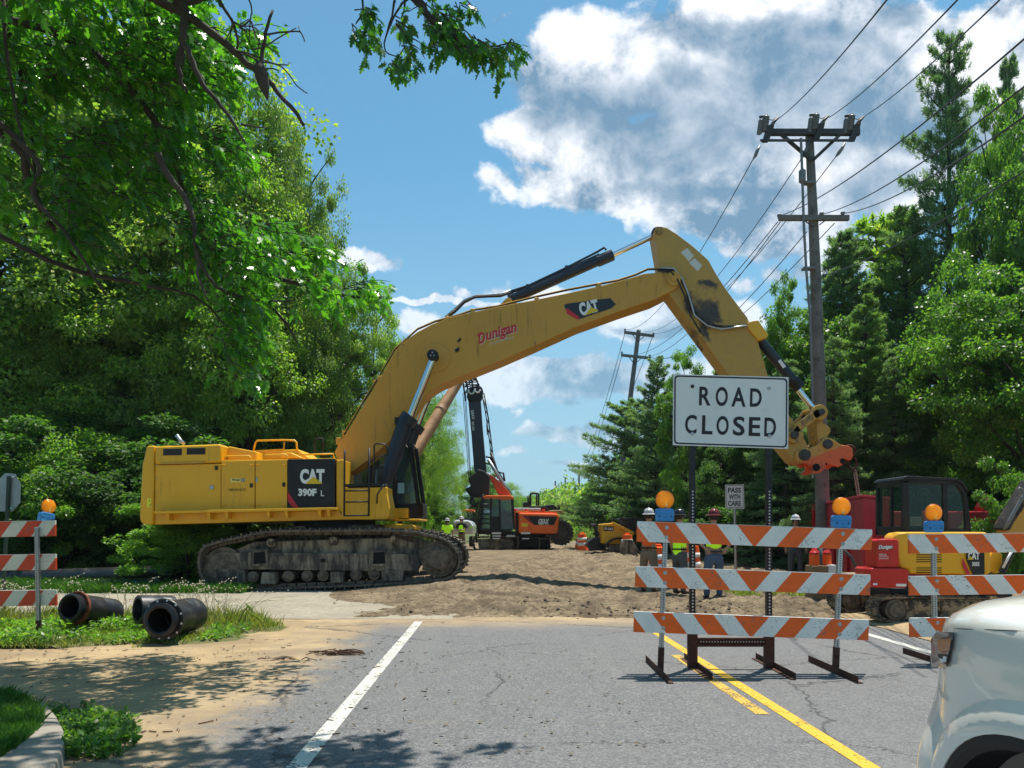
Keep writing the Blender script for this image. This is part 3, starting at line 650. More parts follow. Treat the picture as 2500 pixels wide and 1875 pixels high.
tree('spruce', 1700, 770, 27, 'dark spruce behind the right edge of the road closed sign', 1.1, RB)
tree('dec2', 1480, 748, 33, 'light green treetop just left of the lowered stick', .8, RB, edge=1415)
tree('pine2', 1420, 775, 37, 'pointed conifer below the middle utility pole', 1.0, RB, edge=1318)
tree('pine1', 1560, 790, 33, 'dark conifer behind the road closed sign', 1.1, RB)
tree('flatpine', 1370, 868, 45, 'wide white pine reaching long level boughs over the road', 1.15, RB, edge=1208)
tree('flatpine', 1480, 900, 42, 'white pine filling the space left of the road closed sign', 1.0, RB, edge=1330)
tree('spruce', 1390, 960, 44, 'shaded spruce behind the compact track loader', 1.5, RB, edge=1300)
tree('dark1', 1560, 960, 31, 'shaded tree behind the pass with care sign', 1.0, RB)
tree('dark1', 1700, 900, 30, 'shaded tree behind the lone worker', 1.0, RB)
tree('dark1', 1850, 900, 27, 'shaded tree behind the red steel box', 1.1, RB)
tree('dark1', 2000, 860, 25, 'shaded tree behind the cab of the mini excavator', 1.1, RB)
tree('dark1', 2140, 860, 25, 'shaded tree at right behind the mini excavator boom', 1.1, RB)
SR = 'bushes at the foot of the right wood'
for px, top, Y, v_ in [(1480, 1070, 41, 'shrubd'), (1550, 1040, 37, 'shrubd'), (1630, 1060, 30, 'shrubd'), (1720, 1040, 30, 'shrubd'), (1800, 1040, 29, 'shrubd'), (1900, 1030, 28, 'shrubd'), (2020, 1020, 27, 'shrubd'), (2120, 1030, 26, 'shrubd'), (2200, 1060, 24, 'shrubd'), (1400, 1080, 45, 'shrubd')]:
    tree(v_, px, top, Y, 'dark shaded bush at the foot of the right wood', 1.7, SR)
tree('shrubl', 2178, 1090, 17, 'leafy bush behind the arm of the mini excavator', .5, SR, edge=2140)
tree('shrub', 2215, 990, 17.5, 'sunlit bush at the right edge above the white vehicle', .6, SR)
# ---- far trees down the road
FB = 'far trees along the road'
for i, (v_, px, top, Y, wd, lb) in enumerate([('dec1', 1145, 1062, 170, 1.6, 'far round tree left of the far utility poles'), ('dec2', 1128, 1075, 150, 1.3, 'far pale tree beside the drilling rig cab'), ('dec1', 1165, 1063, 190, 1.5, 'far round treetop just left of the machines beyond the rig'),
     ('dec2', 1275, 1040, 85, .9, 'light green young tree right of the far utility poles'), ('dec2', 1310, 1060, 75, .9, 'light green roadside tree left of the white pine'), ('dec1', 1240, 1065, 110, 1.1, 'hazy green tree among the far utility poles'), ('will1', 1345, 1040, 60, .8, 'soft green tree under the white pine boughs'), ('dec1', 1205, 1090, 240, 2.0, 'lowest far tree at the end of the road'), ('will1', 1100, 1040, 120, .8, 'far green tree behind the rig mast'), ('dec1', 1060, 1030, 90, 1.0, 'green tree directly behind the rig body'), ('dec3', 1030, 1000, 75, .8, 'green tree left of the rig mast foot')]):
    tree(v_, px, top, Y, lb, wd, FB)

# far woodland masses (nobody could count them)
def woods(name, pts, h0, h1, n, size, m, seed, depth):
    rng = np.random.default_rng(seed); P = np.array(pts, float); seg = rng.integers(0, len(P)-1, n); t = rng.uniform(0, 1, n); b = P[seg]+(P[seg+1]-P[seg])*t[:, None]
    x = b[:, 0]+rng.uniform(-1, 1, n)*depth; y = b[:, 1]+rng.uniform(0, 2, n)*depth
    top = h0+(h1-h0)*(.5+.3*np.sin(x*.35+y*.21)+.2*np.sin(x*.9-y*.6)); z = top*rng.uniform(0, 1, n)**.8
    C = np.stack([x, y, z], 1); D = rng.normal(0, 1, (n, 3)); D[:, 2] -= .3
    me = poly_mesh(name, leaf_verts(C, D, size*rng.uniform(.6, 1.4, n), DIAMOND, rng, 1.0), 4, L[m]); return tag(place(name, me), kind='stuff')
woods('far_woods', [(-60, 60), (-34, 42), (-16, 36), (-13, 60), (-17, 110), (-22, 200)], 7, 11, 90000, .5, 'dark', 21, 4)
woods('far_woods', [(75, 48), (40, 38), (20, 38), (15, 55), (14, 80)], 6, 10, 90000, .5, 'dark', 22, 4)
woods('far_woods', [(12, 85), (10, 130), (2, 220), (-6, 330), (-30, 340)], 5, 8, 110000, .5, 'willowg', 23, 6)
woods('roadside_brush', [(8.5, 42), (8.6, 52), (8.8, 75), (7, 110)], .5, 2.2, 30000, .13, 'willowg', 24, 1.2)
# ------------------------------------------------------------------ large crawler excavator (side on, 18.6 m away)
YB = 18.7
ex = thing('excavator', 'huge yellow crawler excavator parked sideways across the road with its boom raised and stick lowered', 'excavator', (-4.2, 20.2, 0))
def loop_resample(P, pitch):
    P = [Vector((p[0], 0, p[1])) for p in P]; n = len(P); out = []
    # smooth the loop (Catmull-Rom)
    Q = []
    for i in range(n):
        a, b, c, d_ = P[i-1], P[i], P[(i+1) % n], P[(i+2) % n]
        for k in range(12):
            t = k/12; Q.append(.5*((2*b)+(c-a)*t+(2*a-5*b+4*c-d_)*t*t+(3*b-a-3*c+d_)*t**3))
    Ls = [(Q[(i+1) % len(Q)]-Q[i]).length for i in range(len(Q))]; T = sum(Ls); m = int(T/pitch); st = T/m; i = 0; acc = 0
    for k in range(m):
        s = k*st
        while acc+Ls[i] < s: acc += Ls[i]; i += 1
        t = (s-acc)/Ls[i]; out.append((Q[i].lerp(Q[(i+1) % len(Q)], t), (Q[(i+1) % len(Q)]-Q[i]).normalized()))
    return out, st
def track_belt(path, y0, y1, pitch, th=.05, grouser=.05, inner=.07, seed=1):
    """path: outer outline in (x, z), any order round the loop"""
    n = len(path); A = sum(path[i][0]*path[(i+1) % n][1]-path[(i+1) % n][0]*path[i][1] for i in range(n))
    if A < 0: path = path[::-1]          # counter-clockwise in (x,z): outward normal = (tz, -tx)
    out, st = loop_resample(path, pitch); b = MB(); rnd = random.Random(seed)
    for p, t in out:
        nrm = Vector((t.z, 0, -t.x)); j = rnd.uniform(-.006, .006)
        fr = Matrix(((t.x, 0, nrm.x, p.x), (0, 1, 0, 0), (t.z, 0, nrm.z, p.z), (0, 0, 0, 1)))
        b.box((-st*.47, y0+j, -grouser-th), (st*.47, y1, -grouser), 0, fr)
        b.box((-st*.47, y0+j, -grouser-.002), (-st*.33, y1, 0), 0, fr)
        b.box((-st*.02, y0+j, -grouser-.002), (st*.09, y1, -grouser*.35), 0, fr)
        ym = (y0+y1)/2
        b.box((-st*.42, ym-.13, -grouser-th-inner), (st*.42, ym-.06, -grouser-th+.002), 0, fr); b.box((-st*.42, ym+.06, -grouser-th-inner), (st*.42, ym+.13, -grouser-th+.002), 0, fr)
    return b
TP = [(437,925),(445,860),(478,812),(560,780),(700,748),(850,717),(1000,710),(1250,709),(1500,707),(1700,714),(1850,738),(1955,775),(2012,830),(2036,895),(2026,960),(1990,1008),(1940,1035),(1850,1045),(1500,1070),(1100,1086),(700,1100),(560,1098),(490,1068),(450,1000)]
TY = 18.45
tp = XZ(1, TP, TY)
def crawler(y0, nm_lab=None):
    bt = track_belt(tp, y0, y0+.75, .235); t = bt.build('crawler_track', M['track'], ex, bevel=0)
    if nm_lab: t['label'] = nm_lab
    c = lambda x, y: XZ(1, [(x, y)], TY)[0]
    b = MB(); yi = y0+.16
    # side frame
    b.prism(XZ(1, [(620,862),(760,858),(1750,868),(1782,925),(1760,968),(1560,972),(540,958),(548,905)], TY), yi, yi+.42)
    b.prism(XZ(1, [(545,958),(720,962),(722,1048),(575,1052),(548,1010)], TY), yi-.03, yi+.3)
    b.prism(XZ(1, [(1545,968),(1680,966),(1672,1030),(1548,1034)], TY), yi-.03, yi+.3)
    b.prism(XZ(1, [(825,978),(905,978),(905,1050),(815,1050)], TY), yi-.05, yi+.3); b.prism(XZ(1, [(1235,975),(1320,975),(1312,1040),(1238,1042)], TY), yi-.05, yi+.3)
    for x0 in (760, 1475):   # step recesses
        b.prism(XZ(1, [(x0,838),(x0+104,835),(x0+106,940),(x0-4,942)], TY), yi-.07, yi+.1)
    for x0 in (905, 950, 1075, 1160, 1290, 1360, 1395, 1600, 1700): b.prism(XZ(1, [(x0,872),(x0+18,872),(x0+18,955),(x0,955)], TY), yi-.012, yi+.1)
    b.prism(XZ(1, [(760,795),(1620,770),(1740,800),(1760,870),(640,870),(560,880)], TY), yi+.16, yi+.5)
    f = b.build('track_frame', M['trackframe'], t, bevel=.012, seg=1)
    h = MB()
    for x0 in (762, 1482): h.prism(XZ(1, [(x0+18,858),(x0+84,855),(x0+90,925),(x0+14,928)], TY), yi-.072, yi-.0715)
    h.prism(XZ(1, [(1172,896),(1205,896),(1205,918),(1172,918)], TY), yi-.005, yi-.004)
    h.build('recess', M['hole'], t)
    for x, y, r in ((878,800,25),(1252,790,27),(1618,778,20)):
        q = MB(); cx, cz = c(x, y); q.disc((cx, cz), r*.0040, yi-.06, yi+.3, 20); q.disc((cx, cz), r*.0024, yi-.09, yi-.055, 14); q.build('carrier_roller', M['trackmini'], t, bevel=.008, seg=1)
    for x in (765, 978, 1093, 1190, 1390, 1500, 1610):
        q = MB(); cx, cz = c(x, 1003-(x-978)*.018); q.disc((cx, cz), .137, yi, yi+.34, 22); q.disc((cx, cz), .085, yi-.035, yi, 18); q.disc((cx, cz), .04, yi-.05, yi-.03, 12); q.build('track_roller', M['track'], t, bevel=.01, seg=1)
    q = MB(); cx, cz = c(1893, 897); q.disc((cx, cz), .44, yi-.0, yi+.32, 36); q.disc((cx, cz), .37, yi-.05, yi, 32); q.disc((cx, cz), .275, yi-.12, yi-.05, 32); q.disc((cx, cz), .235, yi-.16, yi-.115, 28)
    for k in range(12): a = k*math.pi/6; q.disc((cx+.325*math.cos(a), cz+.325*math.sin(a)), .018, yi-.075, yi-.045, 6)
    for k in range(22): a = k*2*math.pi/22; q.disc((cx+.455*math.cos(a), cz+.455*math.sin(a)), .045, yi+.08, yi+.24, 6)
    q.build('drive_sprocket', M['track'], t, bevel=.012, seg=1)
    q = MB(); cx, cz = c(590, 950); q.disc((cx, cz), .50, yi+.02, yi+.3, 36); q.disc((cx, cz), .40, yi-.02, yi+.03, 30); q.build('idler_wheel', M['track'], t, bevel=.012, seg=1)
    return t
crawler(TY)
crawler(TY+2.95)
b = MB(); b.prism(XZ(1, [(900,760),(1650,745),(1650,960),(900,965)], 19.6), 19.4, 21.3); b.prism(XZ(1, [(1010,700),(1500,690),(1700,760),(800,775)], 19.5), 19.3, 21.4)
b.build('undercarriage', M['trackframe'], ex, bevel=.03)
b = MB(); q = S(1, 1250, 690, 19.8); b.lathe([(.1, -.2), (1.05, -.2), (1.05, .22), (.1, .22)], Matrix.Translation((q.x, 20.2, q.z)), 40); b.build('swing_ring', M['blackm'], ex)

# upper body
y0 = YB; y1 = YB+3.45
b = MB(); b.prism(XZ(1, [(183,690),(1320,660),(1470,660),(1582,657),(1592,640),(1320,648),(1310,605),(185,612)], YB), y0+.06, y1-.1); b.build('main_deck', M['yellow'], ex, bevel=.02)
b = MB(); b.prism(XZ(1, [(145,224),(152,217),(190,216),(184,691),(122,689),(106,668),(103,640),(118,335)], YB), y0-.03, y1+.03); cw = b.build('counterweight', M['yellow'], ex, bevel=.12, seg=4, smooth='auto')
b = MB(); b.prism(XZ(1, [(192,332),(585,323),(585,606),(189,613)], YB), y0+.02, y1); b.build('rear_door', M['yellow'], ex, bevel=.012)
b = MB(); b.prism(XZ(1, [(192,221),(588,207),(588,318),(192,329)], YB), y0-.02, y1); eh = b.build('engine_housing', M['yellow'], ex, bevel=.05, seg=3, smooth='auto')
b = MB(); b.prism(XZ(1, [(598,209),(690,228),(772,243),(778,300),(594,305)], YB), y0+.35, y1-.05); b.build('engine_hood', M['yellow'], ex, bevel=.03)
b = MB(); b.prism(XZ(1, [(520,222),(524,222),(518,318),(514,318)], YB), y0-.0215, y0-.0208); b.prism(XZ(1, [(230,318),(500,312),(488,323),(232,329)], YB), y0-.045, y0)
b.build('trim', M['yellow2'], eh)
for pts in ([(245,237),(357,234),(356,274),(243,276)], [(387,233),(498,230),(497,269),(385,271)]):
    b = MB(); b.prism(XZ(1, pts, YB), y0-.024, y0-.0205, 0)
    X0, Z0 = XZ(1, [pts[3]], YB)[0]; X1, Z1 = XZ(1, [pts[1]], YB)[0]
    for i in range(6): zz = Z0+(Z1-Z0)*(i+.5)/6; b.box((X0+.01, y0-.034, zz-.008), (X1-.01, y0-.023, zz+.006), 1)
    b.build('air_vent', [M['blackm'], M['darksteel']], eh)
for nm, pts, m_ in (('side_door', [(589,308),(789,304),(789,598),(588,603)], 'yellow'), ('side_door', [(794,304),(984,299),(984,592),(794,597)], 'yellow'), ('logo_door', [(988,297),(1271,294),(1271,585),(988,590)], 'black')):
    b = MB(); b.prism(XZ(1, pts, YB), y0+.015, y0+.9, 0); dd = b.build(nm, M[m_], ex, bevel=.012)
    if nm == 'logo_door':
        t_ = MB(); text(t_, 'CAT', 1, 1063, 356, 1210, 445, y0+.010, bold=.055); text(t_, '390F', 1, 1052, 474, 1162, 520, y0+.010, bold=.05); text(t_, 'L', 1, 1188, 484, 1207, 519, y0+.010, bold=.01); t_.build('lettering', M['white'], dd)
        t_ = MB(); t_.prism(XZ(1, [(1094,446),(1198,445),(1143,402)], YB), y0+.003, y0+.007); t_.build('yellow_triangle', M['yelvinyl'], dd)
        t_ = MB(); t_.prism(XZ(1, [(987,490),(1055,588),(1018,588),(988,546)], YB), y0+.006, y0+.010); t_.build('red_stripe', M['redvinyl'], dd)
b = MB(); b.prism(XZ(1, [(592,300),(980,296),(1270,290),(1270,300),(592,312)], YB), y0+.05, y1-.1); b.prism(XZ(1, [(592,300),(1270,290),(1280,600),(590,606)], YB), y0+.95, y1-.15); b.build('body_core', M['yellow'], ex, bevel=.01)
b = MB(); b.prism(XZ(1, [(1276,302),(1318,296),(1320,470),(1580,462),(1580,500),(1598,592),(1594,640),(1580,655),(1320,656),(1276,600)], YB), y0+.06, y0+1.0); b.build('tool_box', M['yellow'], ex, bevel=.03, seg=3)
b = MB(); b.prism(XZ(1, [(1330,447),(1570,440),(1575,457),(1330,463)], YB), y0+.04, y0+1.1); b.build('step_plate', M['blackm'], ex)
b = MB(); b.prism(XZ(1, [(215,611),(1293,588),(1293,603),(222,627)], YB), y0-.28, y0+.03)
for x in (290, 535, 640, 888, 995, 1192, 1245): 
    q = XZ(1, [(x-16, 625-(x-290)*.022), (x+8, 625-(x-290)*.022), (x+8, 664-(x-290)*.022), (x, 664-(x-290)*.022)], YB); b.prism(q, y0-.2, y0+.07)
b.build('catwalk', M['yellow'], ex, bevel=.006, seg=1)
# decals
b = MB(); b.prism(XZ(1, [(645,413),(735,410),(735,434),(645,437)], YB), y0+.009, y0+.0125, 0); text(b, 'Michigan', 1, 656, 415, 704, 430, y0+.006, 1, bold=.02); b.prism(XZ(1, [(709,413),(731,412),(731,432),(709,433)], YB), y0+.006, y0+.0085, 1); text(b, 'CAT', 1, 711, 416, 729, 429, y0+.003, 2, bold=.03)
text(b, '1 888 MICHCAT', 1, 630, 473, 738, 489, y0+.008, 1, bold=.0); b.build('sticker', [mat('decal_yellow', (.8, .62, .16), .5), M['signblack'], M['white']], ex)
b = MB(); b.prism(XZ(1, [(147,534),(173,533),(173,585),(147,587)], YB), y0-.036, y0-.031); text(b, '!', 1, 157, 540, 162, 554, y0-.038, 1, bold=.02); text(b, '-?', 1, 152, 566, 168, 580, y0-.038, 1, bold=.02)
b.build('warning_sticker', [mat('warning_yellow', (.85, .75, .05), .5), M['signblack']], ex)
b = MB(); b.disc(XZ(1, [(532,466)], YB)[0], .055, y0-.005, y0+.03, 14); b.prism(XZ(1, [(797,405),(808,404),(808,436),(797,438)], YB), y0-.005, y0+.02); b.build('door_latch', M['steel'], ex, bevel=.005, seg=1)
text(b := MB(), 'Crusher Champion', 1, 798, 579, 884, 589, y0+.009, bold=.0) if False else None
# hinges, handles, bolts, lifting eyes, drain streaks
for x in (605, 772, 810, 968):
    for y in (330, 575): b = MB(); q = S(1, x, y, YB); b.box((q.x-.05, YB-.002, q.z-.02), (q.x+.05, YB+.016, q.z+.02)); b.tube([(q.x-.05, YB-.004, q.z), (q.x+.05, YB-.004, q.z)], .012, 6); b.build('door_hinge', M['yellow'], ex, bevel=.003, seg=1)
for x, y in ((770, 455), (965, 450), (560, 350)): b = MB(); q = S(1, x, y, YB); b.box((q.x-.035, YB-.012, q.z-.05), (q.x+.035, YB+.02, q.z+.05)); b.build('door_handle', M['blackm'], ex, bevel=.008)
for x in (150, 172): b = MB(); q = S(1, x, 216, YB); b.tube([(q.x-.06, YB+1.0, q.z-.02), (q.x-.05, YB+1.0, q.z+.09), (q.x+.05, YB+1.0, q.z+.09), (q.x+.06, YB+1.0, q.z-.02)], .018, 6); b.build('lifting_eye', M['yellow'], cw, smooth=True)
for y in (250, 330, 410, 490, 570, 650): b = MB(); q = XZ(1, [(200, y)], YB)[0]; b.disc(q, .014, YB+.008, YB+.03, 6); b.build('bolt', M['steel'], ex)
for x in (350, 470, 740, 860, 1100, 1240): b = MB(); q = XZ(1, [(x, 640-(x-290)*.022)], YB)[0]; b.disc(q, .014, YB+.05, YB+.07, 6); b.build('bolt', M['steel'], ex)
# rails
def rail(k, pts, Y, r, name, m_, dy=None, n=8):
    b = MB(); P = [S(k, x, y, Y) for x, y in pts]
    if dy: P = [p+Vector((0, dd_, 0)) for p, dd_ in zip(P, dy)]
    b.tube(P, r, n); return b.build(name, M[m_], ex, smooth=True)
rail(1, [(785,245),(795,200),(806,186),(960,182),(1030,185),(1042,196),(1046,245)], YB+.9, .024, 'handrail', 'yellow')
rail(1, [(790,250),(965,240),(968,190)], YB+.9, .02, 'handrail', 'yellow')
rail(1, [(608,305),(613,286),(625,280),(758,278),(768,290),(768,302)], YB+.1, .02, 'handrail', 'yellow')
rail(1, [(843,300),(850,277),(862,272),(975,270),(986,278),(990,296)], YB+.1, .02, 'handrail', 'yellow')
rail(1, [(1062,272),(1150,268),(1262,265),(1268,292)], YB+.3, .02, 'handrail', 'yellow')
rail(1, [(1150,290),(1150,185),(1162,172),(1195,172),(1202,185),(1202,290)], YB+2.6, .018, 'handrail', 'blackm')
for pts in ([(1332,240),(1330,320),(1328,637)], [(1478,232),(1478,400),(1475,637)]): rail(1, pts, YB-.12, .024, 'ladder_rail', 'black')
for yy in (488, 555, 637): rail(1, [(1326,yy),(1478,yy-3)], YB-.12, .02, 'ladder_rung', 'black')
rail(1, [(1505,470),(1508,300),(1508,215),(1518,204),(1565,206),(1584,222),(1590,280)], YB+.15, .02, 'handrail', 'black')
rail(1, [(1568,450),(1545,480),(1526,510),(1524,565)], YB-.08, .02, 'handrail', 'black')
rail(1, [(1470,330),(1520,285),(1580,275)], YB+.6, .015, 'handrail', 'black')
rail(1, [(322,153),(345,185),(368,206)], YB+1.6, .05, 'exhaust_pipe', 'steel')
b = MB(); b.prism(XZ(1, [(780,246),(1050,238),(1120,292),(1065,300),(790,300)], YB+.9), YB+.9, YB+2.4); b.prism(XZ(1, [(945,262),(1010,258),(1080,290),(950,296)], YB+.5), YB+.45, YB+.9); b.build('engine_cover', M['yellow'], ex, bevel=.03)
# cab on the far side
cy0 = 20.9; cy1 = 22.15
cabp = [(1340,200),(1600,196),(1712,214),(1745,245),(1762,400),(1795,590),(1790,655),(1345,655)]
b = MB(); P = XZ(1, cabp, cy0)
b.prism(XZ(1, [(1345,575),(1795,560),(1795,655),(1345,655)], cy0), cy0, cy1)      # lower
b.prism(XZ(1, [(1340,200),(1600,194),(1715,212),(1718,230),(1340,222)], cy0), cy0-.02, cy1+.02)      # roof
for x0, x1, xb0, xb1 in ((1340,1362,1340,1362),(1470,1494,1470,1494),(1612,1640,1622,1655),(1712,1738,1765,1792)):
    for ya, yb in ((cy0, cy0+.07), (cy1-.07, cy1)): b.prism(XZ(1, [(x0,205),(x1,205),(xb1,600),(xb0,600)], cy0), ya, yb)
b.build('cab', M['black'], ex, bevel=.02)
b = MB(); b.prism(XZ(1, [(1350,222),(1712,226),(1775,575),(1350,575)], cy0), cy0+.03, cy0+.04); b.build('cab_glass', M['glass'], ex)
b = MB(); b.prism(XZ(1, [(1352,560),(1500,556),(1500,470),(1520,340),(1480,330),(1450,470),(1352,480)], cy0+.3), cy0+.3, cy0+.8); b.build('seat', M['darkcloth'], ex, bevel=.04)
b = MB(); b.prism(XZ(1, [(1592,592),(1708,590),(1708,652),(1592,655)], 20.6), 20.6, 21.0); b.prism(XZ(1, [(1590,658),(1785,655),(1785,668),(1590,668)], 20.5), 20.4, 22.2); b.prism(XZ(1, [(1575,693),(1600,686),(1735,688),(1764,700),(1764,722),(1575,718)], 20.5), 20.2, 21.6); b.build('cab_platform', M['yellow'], ex, bevel=.03)
b = MB(); b.prism(XZ(1, [(1650,440),(1688,440),(1688,502),(1648,504)], 20.7), 20.7, 20.71); b.build('sticker', mat('pale_sticker', (.30, .45, .46), .5), ex)
b = MB(); b.prism(XZ(1, [(1540,335),(1570,330),(1575,440),(1545,445)], 19.2), 19.15, 19.2); b.build('wing_mirror', M['black'], ex, bevel=.02)
for dx in (0, 26, 48): b = MB(); b.tube([S(1, 1800-dx*.3, 640, 20.8), S(1, 1790-dx, 420, 20.8), S(1, 1768-dx, 250, 20.8), S(1, 1745-dx, 212, 20.8)], .018, 6); b.build('cab_guard_rail', M['black'], ex, smooth=True)
for dx, dz in ((0,0),(18,4),(38,2)): b = MB(); b.tube([S(1, 1600+dx, 340+dz, 19.7), S(1, 1610+dx, 380+dz, 19.65), S(1, 1590+dx, 440, 19.7), S(1, 1560+dx, 520, 20)], .02, 6); b.build('hydraulic_hose', M['rubber'], ex, smooth=True)

# boom
ybm = 19.95; ybe = 20.85
BOOM = [(40,1432),(62,1385),(110,1320),(200,1168),(300,1008),(385,850),(428,800),(520,735),(600,692),(700,652),(830,622),(1000,585),(1180,553),(1400,508),(1600,463),(1760,420),(1830,398),(1905,392),(1990,393),(2028,412),(2042,440),(2034,468),(2005,492),(1965,512),(1900,545),(1700,612),(1450,702),(1200,815),(1000,902),(850,962),(740,1003),(650,1042),(590,1080),(545,1122),(480,1215),(350,1378),(230,1480),(140,1545),(112,1552),(80,1520)]
b = MB(); b.prism(XZ(2, BOOM, ybm), ybm, ybe); bo = b.build('boom', M['yellow2'], ex, bevel=.018, seg=2)
b = MB(); b.disc(XZ(2, [(2000,430)], ybm)[0], .19, ybm-.05, ybe+.05, 28); b.disc(XZ(2, [(2000,430)], ybm)[0], .08, ybm-.08, ybm-.05, 18); b.build('pivot_pin', M['yellow2'], bo, bevel=.01)
b = MB(); b.disc(XZ(2, [(625,885)], ybm)[0], .38, ybm-.03, ybm, 36); b.build('pin_boss', M['yellow2'], bo, bevel=.02)
b = MB()
for x, y in ((1180,553),): b.prism(XZ(2, [(1150,562),(1156,562),(1205,812),(1199,814)], ybm), ybm-.006, ybm)
b.prism(XZ(2, [(1725,430),(1731,430),(1755,590),(1749,592)], ybm), ybm-.006, ybm); b.prism(XZ(2, [(430,806),(436,804),(588,1078),(582,1082)], ybm), ybm-.006, ybm); b.prism(XZ(2, [(255,1110),(260,1104),(375,1340),(369,1345)], ybm), ybm-.005, ybm); b.build('weld_seam', M['yellowdirty'], bo)
for pts in ([(748,790),(770,768),(772,778),(760,797)], [(735,840),(762,822),(760,845),(740,855)]):
    b = MB(); b.prism(XZ(2, pts, ybm), ybm-.03, ybm); b.build('bracket', M['black'], bo)
# logo plate on the boom
b = MB(); b.prism(XZ(2, [(1368,578),(1400,570),(1635,540),(1668,576),(1640,600),(1450,664),(1376,604)], ybm), ybm-.006, ybm-.002); lp = b.build('logo_plate', mat('logo_dark', (.008, .018, .028), .4), bo)
b = MB(); b.prism(XZ(2, [(1376,604),(1388,601),(1458,652),(1449,664),(1440,662),(1385,630)], ybm), ybm-.010, ybm-.007); b.build('red_stripe', M['redvinyl'], lp)
b = MB(); text(b, 'CAT', 2, 1455, 556, 1566, 632, ybm-.009, rot=14, bold=.055); b.build('lettering', M['white'], lp)
b = MB(); b.prism(XZ(2, [(1488,642),(1568,612),(1522,592)], ybm), ybm-.014, ybm-.011); b.build('yellow_triangle', M['yelvinyl'], lp)
# company lettering on the boom
def script(mb, mi, Yp, dx=0, dy=0, w_=.012):
    pass
b = MB(); text(b, 'D', 2, 868, 738, 912, 802, ybm-.012, 0, rot=12, bold=.03, shear=.35); text(b, 'unigan', 2, 912, 700, 1100, 778, ybm-.012, 0, rot=16, bold=.03, shear=.35)
b.prism(XZ(2, [(862,752),(905,742),(900,750),(866,762)], ybm), ybm-.014, ybm-.012, 0)
text(b, 'unigan', 2, 915, 703, 1104, 782, ybm-.008, 1, rot=16, bold=.045, shear=.35); text(b, 'D', 2, 872, 741, 916, 806, ybm-.008, 1, rot=12, bold=.045, shear=.35)
text(b, 'BROS., INC.', 2, 955, 744, 1062, 762, ybm-.012, 1, rot=16, bold=.02); text(b, 'JACKSON, MICH.', 2, 932, 778, 1080, 796, ybm-.012, 1, rot=16, bold=.02)
b.build('lettering', [M['redvinyl'], mat('pale_gold_vinyl', (.62, .52, .34), .5)], bo)
# hydraulic lines along the boom top
for dz, r in ((0, .02), (10, .016)):
    b = MB(); b.tube([S(2, x, y-dz*.6, ybm+.1) for x, y in ((95,1330),(200,1150),(300,990),(388,838),(520,722),(620,678),(760,640),(840,612),(980,590),(1180,540),(1235,528),(1400,492),(1560,462),(1680,440),(1780,408),(1850,376),(1950,372),(2010,380))], r, 7); b.build('hydraulic_line', M['yellow2' if dz else 'rubber'], bo, smooth=True)
for x, y in ((1210,545),(1570,460),(838,610),(300,1000)):
    b = MB(); b.box((S(2, x, y, ybm).x-.06, ybm+.02, S(2, x, y, ybm).z-.08), (S(2, x, y, ybm).x+.06, ybm+.3, S(2, x, y, ybm).z+.05)); b.build('line_clamp', M['yellow2'], bo, bevel=.01, seg=1)
b = MB(); b.tube([S(2, x, y, ybm+.35) for x, y in ((700,645),(735,620),(790,565),(850,535),(930,530),(1000,528),(1050,510))], .034, 8); b.build('hydraulic_hose', M['rubber'], bo, smooth=True)
b = MB(); b.tube([S(2, x, y, ybm+.45) for x, y in ((680,650),(725,612),(790,552),(860,524),(930,522),(1010,515),(1060,495))], .028, 8); b.build('hydraulic_hose', M['steel'], bo, smooth=True)
b = MB(); b.prism(XZ(2, [(835,625),(840,605),(905,602),(1000,560),(1025,535),(1050,530),(1068,548),(1066,572),(1090,580),(1000,600),(900,618)], ybm), ybm+.2, ybm+.7); b.disc(XZ(2, [(1045,550)], ybm)[0], .10, ybm+.14, ybm+.76, 22); b.build('cylinder_bracket', M['yellow2'], bo, bevel=.015)
for (x, y) in ((60,1370),(95,1330),(275,1035)):
    b = MB(); q = S(2, x, y, ybm); b.box((q.x-.08, ybm+.1, q.z-.06), (q.x+.1, ybm+.6, q.z+.12)); b.build('line_clamp', M['yellow2'], bo, bevel=.02)
def cyl(P, r, Y, name, m_, parent, k=2, n=20): 
    b = MB(); b.tube([S(k, x, y, Y) for x, y in P], r, n); return b.build(name, M[m_], parent, smooth='auto')
# stick cylinder
ys_ = ybm+.45
sc = cyl([(1068,547),(1620,300)], .125, ys_, 'stick_cylinder', 'navy', ex)
cyl([(1560,328),(1648,290)], .15, ys_, 'gland', 'navy', sc); cyl([(1050,552),(1085,538)], .14, ys_, 'cylinder_eye', 'navy', sc)
cyl([(1640,294),(1880,183)], .072, ys_, 'cylinder_rod', 'chrome', sc)
b = MB(); b.disc(XZ(2, [(1905,170)], ys_)[0], .16, ys_-.12, ys_+.12, 20); b.build('rod_eye', M['navy'], sc, bevel=.01)
b = MB(); b.tube([S(2, x, y, ys_-.05) for x, y in ((1060,500),(1160,468),(1385,362),(1560,272),(1600,248),(1612,262))], .03, 8); b.tube([S(2, x, y, ys_+.1) for x, y in ((1050,512),(1160,478),(1385,372),(1570,285))], .024, 8)
for x, y in ((1160,472),(1385,364)): q = S(2, x, y, ys_); b.box((q.x-.06, ys_-.1, q.z-.2), (q.x+.06, ys_+.1, q.z+.03))
b.build('hydraulic_line', M['navy'], sc, smooth='auto')
